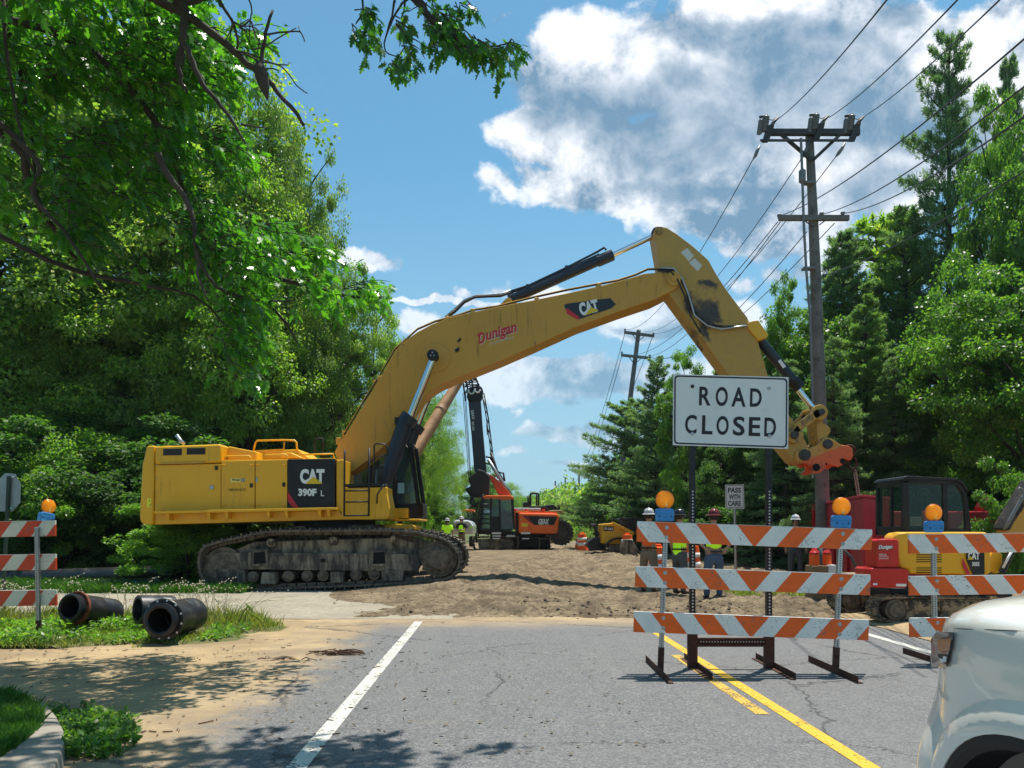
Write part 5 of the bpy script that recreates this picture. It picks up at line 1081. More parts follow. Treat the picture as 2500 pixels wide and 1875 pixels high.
# machine behind the rig: yellow loader with big tyre
YL = 52
ld = thing('wheel_loader', 'yellow wheeled machine with a large black tyre half hidden behind the rig', 'loader', (S(4, 1080, 1400, YL).x, YL, .28))
pr(4, [(985,1195),(1115,1192),(1140,1210),(1142,1300),(1090,1330),(985,1330)], YL+.4, 2.2, 'body', mat('pale_yellow_paint', (.40, .29, .10), .5), ld, .05)
pr(4, [(905,1168),(1060,1150),(1110,1190),(1010,1205),(905,1200)], YL+.6, 2, 'hood', 'blackm', ld, .05)
b = MB(); c_ = XZ(4, [(1110,1360)], YL)[0]
for i in range(22):
    a = i*2*math.pi/22; fr = Matrix(((math.cos(a), 0, -math.sin(a), c_[0]), (0, 1, 0, 0), (math.sin(a), 0, math.cos(a), c_[1]), (0, 0, 0, 1)))
    b.box((.80, YL-.35, -.06), (.90, YL+.2, .06), 0, fr)
b.disc(c_, .83, YL-.32, YL+.3, 32); b.build('tyre', M['rubber'], ld, bevel=.02, seg=1)
b = MB(); b.disc(c_, .42, YL-.36, YL-.3, 24); b.disc(c_, .15, YL-.42, YL-.36, 14); b.build('rim', M['darksteel'], ld)
pr(4, [(820,1352),(1130,1370),(1120,1410),(900,1400)], YL+.4, 2.5, 'axle_frame', 'trackframe', ld)
b = MB(); b.tube([S(4, x, y, YL) for x, y in ((890,1170),(890,1075),(900,1068),(940,1068),(950,1078),(950,1160))], .07, 6); b.tube([S(4, 935,1160, YL), S(4, 935,1072, YL)], .06, 6); b.build('roll_bar', M['black'], ld, smooth=True); b = MB(); b.tube([S(4, 877,1170, YL), S(4, 872,1090, YL)], .07, 6); b.build('lever', M['black'], ld, smooth=True); b = MB(); b.tube([S(4, 1100,1190, YL), S(4, 1100,1150, YL)], .08, 6); b.build('exhaust_pipe', M['black'], ld, smooth=True)
pr(4, [(838,1135),(872,1132),(876,1170),(838,1170)], YL+1, 1, 'seat', 'blackm', ld)

# orange tractor and white pickup behind the workers
YT = 62
tr = thing('tractor', 'small orange tractor with glazed cab parked beyond the workers', 'tractor', (S(4, 425, 1330, YT).x, YT, .28))
pr(4, [(378,1198),(400,1188),(470,1188),(478,1198),(470,1206),(380,1206)], YT, 2, 'roof', 'orange', tr, .04)
b = MB(); [b.prism(XZ(4, [(x,1204),(x+8,1204),(x+8,1270),(x,1270)], YT), YT, YT+.1) for x in (384, 425, 466)]; b.build('cab', M['black'], tr)
pr(4, [(386,1206),(470,1206),(470,1262),(386,1262)], YT+.05, .02, 'cab_glass', 'glass', tr, 0)
pr(4, [(380,1262),(490,1262),(492,1298),(380,1298)], YT-.1, 2, 'body', 'orange', tr, .05)
for x in (392, 482): b = MB(); b.disc(XZ(4, [(x,1305)], YT)[0], .62, YT-.2, YT+.3, 20); b.build('tyre', M['rubber'], tr)
YP = 50
pk = thing('pickup_truck', 'white pickup facing the viewer, half hidden behind the two lime shirted workers', 'pickup truck', (S(4, 390, 1385, YP).x, YP, .25))
pr(4, [(318,1300),(322,1275),(345,1264),(435,1266),(455,1285),(468,1310),(468,1370),(318,1370)], YP, 4.5, 'body', 'truckwhite', pk, .12)
pr(4, [(335,1270),(352,1246),(425,1246),(440,1268)], YP+1.4, 1.8, 'cab_glass', 'glassd', pk, .05)
pr(4, [(345,1308),(430,1308),(425,1334),(350,1334)], YP-.01, .02, 'grille', 'blackm', pk, 0)
for x in (330, 452): pr(4, [(x-9,1305),(x+9,1305),(x+9,1325),(x-9,1325)], YP-.015, .02, 'headlight', 'chrome', pk, 0)
for x in (338, 452): b = MB(); q = S(4, x, 1372, YP); b.lathe([(.36, -.15), (.38, 0), (.36, .15)], Matrix.Translation((q.x, YP+.7, .62)) @ Matrix.Rotation(R(90), 4, 'Y'), 20); b.build('tyre', M['rubber'], pk)
# compact track loader
YC = 35
cl_ = thing('compact_track_loader', 'yellow compact track loader with dark cab on the dirt left of the barricade', 'track loader', (S(12, 1600, 800, YC).x, YC, .28))
bd = pr(12, [(1412,572),(1540,560),(1555,565),(1740,660),(1755,720),(1690,800),(1470,790),(1410,780)], YC, 1.6, 'body', 'yellow', cl_, .04)
pr(12, [(1425,598),(1548,600),(1535,650),(1430,645)], YC-.01, .008, 'logo_panel', 'blackm', bd, 0)
b = MB(); text(b, 'CAT', 12, 1478, 612, 1536, 640, YC-.014, bold=.05); text(b, '279D', 12, 1432, 610, 1472, 634, YC-.014, bold=.03); b.build('lettering', M['white'], bd)
pr(12, [(1520,552),(1535,548),(1760,655),(1760,690),(1740,700),(1700,668),(1560,590)], YC-.25, .2, 'lift_arm', 'yellow', cl_, .02)
pr(12, [(1600,520),(1622,502),(1880,512),(1900,530),(1890,548),(1610,530)], YC, 1.5, 'cab_roof', 'black', cl_, .04)
b = MB(); [b.prism(XZ(12, q_, YC), YC, YC+.1) for q_ in ([(1603,520),(1620,520),(1625,600),(1600,590)], [(1730,520),(1748,520),(1755,650),(1740,650)], [(1870,520),(1890,520),(1890,700),(1865,700)])]; b.build('cab', M['black'], cl_)
pr(12, [(1612,520),(1880,525),(1880,660),(1740,650),(1612,590)], YC+.05, .02, 'cab_glass', 'glassd', cl_, 0)
b = track_belt(XZ(12, [(1440,800),(1500,740),(1570,715),(1640,720),(1720,760),(1800,800),(1822,840),(1800,868),(1650,875),(1480,870),(1440,850)], YC), YC-.3, YC+.1, .12, .03, .02, .04); b.build('rubber_track', M['rubber'], cl_)
for x in (1510, 1580, 1650, 1720): b = MB(); b.disc(XZ(12, [(x,830)], YC)[0], .16, YC-.25, YC, 16); b.build('track_roller', M['track'], cl_)
pr(12, [(1640,830),(1660,740),(1740,740),(1780,850),(1825,960),(1640,930)], YC-1.6, 1.2, 'bucket', 'trackframe', cl_, .02)
b = MB(); b.tube([S(12, x, y, YC-.6) for x, y in ((1658,800),(1662,730),(1690,712),(1730,735),(1770,800),(1815,880))], .05, 8); b.build('bucket_frame', M['steel'], cl_, smooth=True)
b = MB(); b.prism(XZ(12, [(1262,760),(1330,712),(1410,720),(1440,860),(1300,855),(1240,800)], YC+.8), YC+.5, YC+1.6); b.tube([S(12, 1300, 590, YC+1), S(12, 1330, 580, YC+1), S(12, 1365, 680, YC+1), S(12, 1345, 740, YC+1)], .09, 8); tag(b.build('attachment', M['blackm'], bevel=.03), 'dark mud covered machine attachment lying left of the compact track loader', 'attachment')
# traffic drums
def drum(loc, label, tilt=0):
    t = thing('traffic_drum', label, 'traffic drum', loc, 'orange and white traffic drums'); t.rotation_euler = (0, tilt, 0)
    b = MB(); b.lathe([(.28, .06), (.27, .1), (.26, .3), (.255, .32), (.245, .5), (.24, .52), (.23, .7), (.225, .72), (.21, .88), (.2, .93), (.0, .95)], None, 22); b.build('barrel', M['hivo'], t, local=True, smooth='auto')
    b = MB(); b.lathe([(.262, .32), (.252, .48)], None, 22); b.lathe([(.24, .72-.2+.0), (.235, .66)], None, 22) if False else None; b.lathe([(.245, .60), (.236, .74)], None, 22); b.build('reflective_band', M['white'], t, local=True, smooth=True)
    b = MB(); b.lathe([(.36, 0), (.36, .06), (.27, .08)], None, 22); b.build('base', M['rubber'], t, local=True)
    b = MB(); b.tube([(-.1, 0, .93), (-.08, 0, 1.0), (.08, 0, 1.0), (.1, 0, .93)], .02, 6); b.build('handle', M['hivo'], t, local=True)
def onground(k, x, Y): q = S(k, x, 900, Y); return (q.x, Y, gh(q.x, Y))
drum(onground(12, 1170, 42), 'leftmost orange traffic drum leaning beside the far road', R(8))
drum(onground(12, 1210, 40), 'second orange traffic drum from the left with white bands beside the far road', R(-3))
drum(onground(12, 1685, 34), 'orange and white traffic drum partly hidden by the loader bucket')
drum(onground(5, 292, 21), 'orange and white traffic drum between two workers behind the barricade left post')
drum(onground(5, 520, 22), 'orange and white traffic drum hidden behind the left sign post')
# red steel box
rb = thing('steel_box', 'large dark red steel box beside the road behind the mini excavator', 'steel box', (8.3, 18, 0))
c0 = S(6, 690, 380, 17); c1 = S(6, 228, 480, 26); c2 = S(6, 832, 394, 18.4)
b = MB(); ztop = c0.z; P4 = [(c0.x, c0.y), (c1.x, c1.y), (c1.x+1.6, c1.y+.6), (c2.x+.2, c2.y)]
b.prismz(P4, 0, ztop); b.build('box_body', M['red'], rb, bevel=.03)
b = MB(); b.prismz([(c0.x-.04, c0.y-.04), (c1.x-.06, c1.y), (c1.x+1.7, c1.y+.7), (c2.x+.25, c2.y-.04)], ztop+.003, ztop+.06); b.build('lid', M['red'], rb, bevel=.01)
e1 = Vector((c2.x+.22, c2.y, 0)); b = MB(); b.prismz([(e1.x, e1.y+.05), (e1.x+5.2, e1.y+.3), (e1.x+5.2, e1.y+2), (e1.x, e1.y+2)], 0, S(6, 1560, 492, 18.5).z); lw = b.build('lower_section', M['red'], rb, bevel=.03)
b = MB(); q = S(6, 1672, 492, 18.9); b.lathe([(.24, 0), (.2, .12), (.1, .34), (.04, .42), (0, .44)], Matrix.Translation(q), 20); b.build('cone_cap', M['redb'], rb, smooth=True)
b = MB()
dirv = Vector((c1.x-c0.x, c1.y-c0.y, 0)); 
for f in (.18, .38, .58, .78): q = Vector((c0.x, c0.y, 0))+dirv*f; nrm = Vector((-dirv.y, dirv.x, 0)).normalized()*.05; q2 = q+nrm; b.box((q2.x-.03, q2.y-.06, .1), (q2.x+.04, q2.y+.06, ztop-.1))
b.build('side_rib', M['red'], rb)
# orange coolers on boxes in front of the red box
YO = 15.2
for x0, x1, lb in ((252, 336, 'left of two orange water coolers beside the red steel box'), (360, 430, 'right of two orange water coolers beside the red steel box')):
    a = S(6, x0, 928, YO); c = S(6, x1, 842, YO); cx = (a.x+c.x)/2; r = (c.x-a.x)/2; t = thing('water_cooler', lb, 'cooler', (cx, YO, a.z), 'orange water coolers')
    b = MB(); b.lathe([(r*.92, 0), (r, .03), (r, (c.z-a.z)*.85), (r*.95, c.z-a.z)], None, 20); b.build('body', M['hivo'], t, local=True, smooth='auto')
    b = MB(); b.lathe([(r*.98, c.z-a.z), (r*.98, c.z-a.z+.04), (r*.6, c.z-a.z+.08), (r*.3, c.z-a.z+.14), (0, c.z-a.z+.14)], None, 20); b.build('lid', M['redb'], t, local=True, smooth='auto')
for x0, x1, yt, m_, lb in ((248, 372, 930, 'brown', 'brown box under the left water cooler'), (374, 435, 922, 'white', 'white box under the right water cooler')):
    a = S(6, x0, yt, YO); c = S(6, x1, yt, YO); b = MB(); b.box((a.x, YO-.2, .05), (c.x, YO+.2, a.z-.002)); tag(b.build('storage_box', M[m_], bevel=.01), lb, 'box')
b = MB(); b.tube([S(6, 345, 790, 15.0), S(6, 348, 930, 15.0)], .035, 8); b.tube([S(6, x, y, 15.0) for x, y in ((345,800),(430,780),(520,800),(590,860),(635,960))], .03, 8); tag(b.build('hose', M['greycloth'], smooth=True), 'grey hose curving down beside the orange water coolers', 'hose')
b = MB(); b.box((S(6, 555, 960, 14).x, 13.9, .62), (S(6, 760, 960, 14).x, 14.4, .68)); b.box((S(6, 520, 960, 14).x, 14.2, 0), (S(6, 600, 960, 14).x, 14.5, .62)); tag(b.build('timber_pallet', M['brown'], bevel=.01), 'rough timber plank stack behind the red counterweight', 'timber')
# ------------------------------------------------------------------ mini excavator (12 m away)
YN = 12.0
mx_ = thing('mini_excavator', 'small yellow crawler excavator with red counterweight behind the right barricade', 'excavator', (7.2, 12.8, 0))
def prm(pts, Y, depth, name, m_, parent, bevel=.02, k=6, seg=2, smooth=False): b = MB(); b.prism(XZ(k, pts, Y), Y, Y+depth); return b.build(name, M[m_] if isinstance(m_, str) else m_, parent, bevel=bevel, seg=seg, smooth=smooth)
MT = [(792,1290),(800,1235),(835,1198),(900,1178),(1050,1176),(1400,1180),(1800,1186),(2000,1196),(2080,1230),(2095,1300),(2060,1372),(1980,1400),(1400,1404),(1000,1402),(880,1396),(820,1360)]
for yy, lab in ((YN, None), (YN+1.55, None)):
    b = track_belt(XZ(6, MT, YN), yy, yy+.4, .105, .02, .022, .03, seed=int(yy)); t = b.build('crawler_track', M['trackmini'], mx_)
    b = MB(); c_ = XZ(6, [(958,1292)], YN)[0]; b.disc(c_, .165, yy+.02, yy+.3, 28); b.disc(c_, .118, yy-.02, yy+.02, 24); b.disc(c_, .05, yy-.03, yy-.02, 12); b.build('idler_wheel', M['track'], t, bevel=.012)
    b = MB(); b.prism(XZ(6, [(1030,1215),(1070,1205),(1980,1215),(1990,1360),(1040,1375),(1060,1300)], YN), yy+.05, yy+.32); b.prism(XZ(6, [(1070,1225),(1940,1232),(1940,1300),(1070,1300)], YN), yy+.02, yy+.1); b.build('track_frame', M['trackmini'], t, bevel=.01)
    for x in (1180, 1360, 1540, 1720, 1900): b = MB(); b.disc(XZ(6, [(x,1345)], YN)[0], .075, yy+.03, yy+.3, 16); b.build('track_roller', M['track'], t)
prm([(960,1112),(1900,1120),(1900,1260),(960,1260)], YN+.45, 1.05, 'undercarriage', 'blackm', mx_)
b = MB(); b.prism(XZ(6, [(900,1118),(2000,1118),(2000,1150),(900,1150)], YN+.4), YN+.4, YN+1.5); b.build('main_deck', M['blackm'], mx_)
prm([(935,715),(942,690),(975,668),(1040,660),(1690,660),(1720,690),(1730,990),(1690,1010),(1060,1000),(1055,960),(985,950)], YN+.12, .35, 'engine_panel', 'yellow', mx_, .04, seg=3)
prm([(1090,690),(1690,690),(1690,1000),(1090,1000)], YN+.46, .5, 'engine_core', 'yellow', mx_, .02)
b = MB()
for y in (842, 861, 880, 898, 948, 966, 985): b.prism(XZ(6, [(1118,y),(1322,y),(1322,y+6),(1118,y+6)], YN+.12), YN+.112, YN+.119)
b.build('louvre', M['hole'], mx_)
prm([(745,965),(760,952),(1000,955),(1050,965),(1060,985),(1045,1105),(1020,1112),(790,1112),(755,1100)], YN+.02, .55, 'counterweight', 'redb', mx_, .07, seg=4, smooth='auto')
ub = prm([(805,732),(822,717),(970,717),(980,745),(982,945),(800,948)], YN+.04, .42, 'upper_counterweight', 'redb', mx_, .035, seg=3, smooth='auto')
b = MB(); text(b, 'Dunigan', 6, 812, 764, 926, 806, YN+.034, 0, rot=3, bold=.04, shear=.3); text(b, 'Dunigan', 6, 816, 768, 930, 811, YN+.038, 1, rot=3, bold=.06, shear=.3); text(b, 'BROS. INC.', 6, 820, 836, 880, 850, YN+.036, 0, bold=.02); text(b, 'JACKSON, MI', 6, 815, 870, 892, 882, YN+.036, 0, bold=.02)
b.prism(XZ(6, [(815,858),(892,858),(892,861),(815,861)], YN+.04), YN+.034, YN+.038, 0); b.build('lettering', [M['white'], M['signblack']], ub)
b = MB(); b.prism(XZ(6, [(958,1080),(1040,1080),(1040,1102),(958,1100)], YN), YN+.012, YN+.018); b.build('sticker', M['white'], mx_); b = MB(); b.prism(XZ(6, [(772,1075),(806,1075),(806,1090),(772,1090)], YN), YN+.012, YN+.018); b.build('sticker', M['white'], mx_)
lgp = prm([(1522,800),(1670,800),(1672,1010),(1580,1010),(1525,880)], YN+.10, .012, 'logo_panel', 'black', mx_, 0)
b = MB(); text(b, 'CAT', 6, 1538, 820, 1632, 884, YN+.095, bold=.055); text(b, '305E', 6, 1570, 902, 1630, 936, YN+.095, bold=.04); b.build('lettering', M['white'], lgp)
b = MB(); b.prism(XZ(6, [(1558,886),(1612,885),(1585,858)], YN), YN+.088, YN+.093); b.build('yellow_triangle', M['yelvinyl'], lgp)
b = MB(); b.prism(XZ(6, [(1522,880),(1525,875),(1580,988),(1580,1010),(1556,1010),(1522,930)], YN), YN+.094, YN+.098); b.build('red_stripe', M['redvinyl'], lgp)
# cab: frames, glass, roof
YCB = 12.9; cd_ = .98
cabt = MB()
ro = [(1010,255),(1020,222),(1050,215),(1440,235),(1490,262),(1530,330),(1545,420),(1565,640),(1560,690),(1020,690)]
def cabframe(y):
    b = MB()
    for q_ in ([(1010,240),(1060,240),(1060,690),(1010,690)], [(1335,262),(1372,264),(1378,650),(1340,650)]): b.prism(XZ(6, q_, YCB), y, y+.07)
    b.prism(XZ(6, [(1430,236),(1470,250),(1525,322),(1540,420),(1566,640),(1568,692),(1540,692),(1522,640),(1508,430),(1490,340),(1448,280),(1428,268)], YCB), y, y+.07)
    b.prism(XZ(6, [(1010,640),(1560,636),(1566,692),(1010,692)], YCB), y, y+.07); b.prism(XZ(6, [(1010,220),(1440,238),(1450,280),(1010,262)], YCB), y, y+.07); return b
b = cabframe(YCB); b2 = cabframe(YCB+cd_-.07); b.add(b2.v, b2.f); 
x0 = S(6, 1010, 0, YCB).x; zt = S(6, 0, 222, YCB).z; zb = S(6, 0, 692, YCB).z
b.box((x0, YCB+.07, zb), (x0+.06, YCB+cd_-.07, zb+.16)); b.box((x0, YCB+.07, zt-.12), (x0+.06, YCB+cd_-.07, zt)); b.box((x0, YCB+.4, zb), (x0+.05, YCB+.45, zt))
cab_ = b.build('cab', M['black'], mx_, bevel=.012)
b = MB(); b.prism(XZ(6, [(1004,232),(1012,214),(1040,205),(1430,226),(1488,250),(1535,330),(1530,340),(1480,268),(1430,244),(1004,236)], YCB), YCB-.03, YCB+cd_+.03); b.build('roof', M['black'], cab_, bevel=.02, seg=3)
b = MB(); b.prism(XZ(6, [(1058,262),(1337,266),(1340,640),(1060,640)], YCB), YCB+.03, YCB+.036); b.prism(XZ(6, [(1372,268),(1440,280),(1490,345),(1508,430),(1524,636),(1378,640)], YCB), YCB+.03, YCB+.036)
b.box((x0+.03, YCB+.06, zb+.1), (x0+.036, YCB+cd_-.06, zt-.1)); b.build('window_glass', mat('cab_window', (.02, .07, .06), .04, 0, spec=.7, alpha=.34), cab_)
b = MB(); q = S(6, 1200, 640, YCB+.5); b.box((q.x-.25, YCB+.25, q.z-.05), (q.x+.15, YCB+.7, q.z+.08)); b.box((q.x-.28, YCB+.25, q.z), (q.x-.18, YCB+.7, q.z+.55)); b.build('seat', M['darkcloth'], cab_, bevel=.04)
b = MB(); a = S(6, 1080, 535, YCB); c = S(6, 1172, 610, YCB); b.box((a.x, YCB+.04, c.z), (c.x, YCB+.045, a.z)); b.build('sticker', mat('pale_green_sticker', (.36, .42, .36), .5), cab_)
b = MB()
for z in (.25, .5, .75): zz = c.z+(a.z-c.z)*z; b.box((a.x, YCB+.036, zz-.002), (c.x, YCB+.039, zz+.002))
b.build('sticker_lines', M['signblack'], cab_)
# boom, arm
b = MB(); b.prism(XZ(6, [(1840,640),(1900,560),(2010,360),(2110,190),(2240,60),(2330,100),(2250,260),(2090,480),(1990,640),(1940,760),(1850,830),(1770,800)], 12.5), 12.45, 12.72); mb_ = b.build('boom', M['yellow2'], mx_, bevel=.015)
b = MB(); b.prism(XZ(6, [(1805,640),(1842,560),(1950,380),(2040,230),(2075,250),(1990,420),(1880,590),(1850,650)], 12.5), 12.40, 12.75); b.build('hose_pack', M['rubber'], mb_, bevel=.03)
b = MB(); 
for i in range(4): b.tube([S(6, x+i*9-30, y-8*i, 12.39) for x, y in ((1860,640),(1900,560),(1980,420),(2060,290),(2120,190))], .018, 6)
b.tube([S(6, x, y, 12.38) for x, y in ((1935,385),(1985,380),(1998,350),(1975,310),(1955,300),(1945,330),(1970,350))], .014, 6); b.build('hydraulic_hose', M['insul'], mb_, smooth=True)
b = MB(); text(b, 'Dunigan', 6, 1850, 470, 2040, 520, 12.435, 0, rot=56, bold=.03, shear=.3); b.build('lettering', mat('dark_red_lettering', (.25, .03, .02), .5), mb_)
prm([(1690,960),(1700,880),(1740,820),(1790,800),(1820,850),(1815,980),(1760,1000)], 12.3, .45, 'swing_bracket', 'yellow', mx_)
prm([(1660,800),(1690,800),(1700,985),(1668,985)], YN+.11, .6, 'front_post', 'yellow', mx_)
b = MB(); b.tube([S(6, 1812, 985, 12.2), S(6, 1890, 820, 12.2), S(6, 1960, 680, 12.2)], .055, 12); b.build('boom_cylinder', M['black'], mx_, smooth='auto'); b = MB(); b.tube([S(6, 1820, 950, 12.12), S(6, 1900, 800, 12.12)], .02, 8); b.build('cylinder_pipe', M['white'], mx_, smooth=True)

# ------------------------------------------------------------------ barricades
def plank_mat(name, orange, white, seed):
    m = bpy.data.materials.new(name); m.use_nodes = True; t = NT(m.node_tree); tc_ = t.n('ShaderNodeTexCoord'); O = tc_.outputs['Object']; x, y, z = t.xyz(O)[:3]
    p = t.n('ShaderNodeBsdfPrincipled'); out = t.n('ShaderNodeOutputMaterial'); t.l(p.outputs[0], out.inputs[0])
    tt = t.m('ADD', t.m('DIVIDE', z, .21), .5); c0 = t.m('ADD', t.m('MULTIPLY', tt, .169), -.092)
    f = t.m('DIVIDE', t.m('SUBTRACT', t.m('ABSOLUTE', x), c0), .431); fr = t.m('ABSOLUTE', t.m('SUBTRACT', t.m('FRACT', t.m('ADD', f, 10.5)), .5)); st = t.m('LESS_THAN', fr, .25)
    oi = t.n('ShaderNodeObjectInfo'); off = t.vm('ADD', O, t.vm('MULTIPLY', t.comb(oi.outputs['Random'], oi.outputs['Random'], 0), (31, 17, 0)))
    n1 = t.noise(off, 5, 6, .65); n2 = t.noise(t.vm('MULTIPLY', off, (1, 1, 1.2)), 22, 5, .7, 1.5); n3 = t.noise(off, 2.2, 3, .6)
    c = t.mix(st, white, orange); hs = t.n('ShaderNodeHueSaturation'); t.l(c, hs.inputs['Color']); t.l(t.ramp(n1, .3, .75, 1.03, .86), hs.inputs['Value']); c = hs.outputs[0]
    scr = t.m('MULTIPLY', t.ramp(n2, .585, .605), t.ramp(t.m('ADD', n3, t.m('MULTIPLY', t.m('ABSOLUTE', x), .10)), .50, .62)); c = t.mix(t.m('MULTIPLY', scr, .75), c, (.13, .125, .11))
    wv = t.n('ShaderNodeTexVoronoi', feature='DISTANCE_TO_EDGE'); t.l(t.vm('ADD', off, t.vm('MULTIPLY', t.comb(n1, n2, n3), (.3, .3, .3))), wv.inputs['Vector']); wv.inputs['Scale'].default_value = 4.5
    crk = t.m('MULTIPLY', t.ramp(wv.outputs['Distance'], .0, .008, 1, 0), t.ramp(n3, .52, .56)); c = t.mix(t.m('MULTIPLY', crk, .35), c, (.22, .10, .06))
    t.l(c, p.inputs['Base Color']); p.inputs['Roughness'].default_value = .42; return m
PL = plank_mat('striped_sheeting', (.92, .125, .001), (.82, .82, .76), 1); PLR = plank_mat('red_striped_sheeting', (.66, .055, .006), (.68, .68, .58), 2)
M['plankside'] = mat('plank_plastic', (.78, .77, .74), .5)
def perf_post(name, x, y, z0, z1, wd, m_, parent, holes_front=True):
    b = MB(); b.box((x-wd/2, y-wd/2, z0), (x+wd/2, y+wd/2, z1)); o = b.build(name, M[m_], parent, local=True, bevel=.003, seg=1)
    h = MB(); z = z0+.03; 
    while z < z1-.02:
        for s in (-1, 1):
            Mx = Matrix.Translation((x, y+s*(wd/2+.0006), z)) @ Matrix.Rotation(R(90), 4, 'X'); h.add([Mx @ Vector((.0065*math.cos(a), .0065*math.sin(a), 0)) for a in np.linspace(0, 2*math.pi, 9)[:-1]], [tuple(range(8))])
        Mx = Matrix.Translation((x-wd/2-.0006, y, z)) @ Matrix.Rotation(R(90), 4, 'Y'); h.add([Mx @ Vector((.0065*math.cos(a), .0065*math.sin(a), 0)) for a in np.linspace(0, 2*math.pi, 9)[:-1]], [tuple(range(8))])
        z += .0254
    h.build('post_holes', M['hole'] if m_ != 'black' else M['steel'], o, local=True); return o
def barricade(label, loc, roll=0, rot=0, pm=None, zs=(.5, .97, 1.44), first=None, posts=(-.915, .915)):
    t = thing('barricade', label, 'barricade', loc, 'striped three board road barricades'); t.rotation_euler = (0, roll, rot)
    for x in posts:
        fz = x*math.tan(roll)*(1 if abs(rot) < 1 else -1)-loc[2] if abs(roll) > 0 else 0
        if abs(rot) > 1: fz = x*math.tan(roll)-loc[2]
        po = perf_post('post', x, .045, .04+fz, 1.53, .046, 'steel', t)
        b = MB(); b.box((x-.028, .017, fz), (x+.028, .073, .26+fz)); b.build('post_sleeve', M['rust'], t, local=True, bevel=.003, seg=1)
        b = MB(); b.box((x-.05, -.58, .004+fz), (x-.044+.0, .66, .07+fz)); b.box((x-.044, -.58, .004+fz), (x+.006, .66, .010+fz)); b.build('foot', M['rust'], t, local=True)
    for z in zs:
        b = MB(); b.box((-1.22, -.016, -.105), (1.22, .016, .105)); pk_ = b.build('board', pm or PL, t, loc=(0, 0, z), bevel=.004, seg=2)
        b = MB(); b.box((-1.219, -.0155, .1052), (1.219, .0155, .1085)); b.build('board_edge', M['plankside'], pk_, local=True)
        for x in posts:
            for dz in (-.052, .052):
                b = MB(); b.lathe([(0, -.024), (.011, -.024), (.013, -.020), (.021, -.0195), (.021, -.0165)], Matrix.Translation((x, 0, dz)) @ Matrix.Rotation(R(-90), 4, 'X') , 14); b.build('bolt', M['steel'], pk_, local=True)
    return t
def on_roll(t, x, z): return t.matrix_world
def light(label, base, face=0.0, tilt=0.0, mirror=False):
    t = thing('warning_light', label, 'warning light', base, 'amber warning lights on the barricades'); t.rotation_euler = (0, tilt, face)
    b = MB(); b.prism([(-.092, .028), (-.085, .0), (.085, .0), (.092, .028), (.094, .10), (.086, .125), (.05, .132), (-.05, .132), (-.086, .125), (-.094, .10)], -.045, .045); bc = b.build('battery_case', M['blue'], t, local=True, bevel=.008, seg=3, smooth='auto')
    b = MB(); b.box((-.0955, -.047, .072), (.0955, .047, .079)); b.box((-.015, -.05, .035), (.02, -.046, .05)); b.build('case_seam', mat('blue_seam', (.03, .2, .45), .5), bc, local=True, bevel=.002)
    for x in (-.06, .06): b = MB(); b.lathe([(0, 0), (.008, .0), (.008, .006), (0, .006)], Matrix.Translation((x, -.046, .05)) @ Matrix.Rotation(R(90), 4, 'X'), 10); b.build('case_bolt', M['blackm'], bc, local=True)
    Mx = Matrix.Translation((0, 0, .222)) @ Matrix.Rotation(R(90), 4, 'X')
    prof = [(0, .034), (.03, .033), (.055, .029), (.075, .022), (.084, .015), (.0925, .010), (.0935, 0), (.0925, -.010), (.084, -.015), (.075, -.022), (.055, -.029), (.03, -.033), (0, -.034)]
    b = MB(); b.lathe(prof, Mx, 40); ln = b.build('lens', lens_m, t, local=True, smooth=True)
    b = MB(); b.tube([Mx @ Vector((.0935*math.cos(a), .0935*math.sin(a), 0)) for a in np.linspace(0, 2*math.pi, 41)], .006, 8, cap=False); b.build('lens_rim', M['amberd'], ln, local=True, smooth=True)
    b = MB(); b.lathe([(.006, 0), (.012, .02), (.006, .055)], Matrix.Translation((.012, -.02, .145)), 10); b.build('bulb', bulb_m, ln, local=True, smooth=True)
    b = MB(); b.lathe([(.03, .125), (.022, .15)], None, 14); b.build('neck', M['amberd'], t, local=True, smooth=True)
    return t
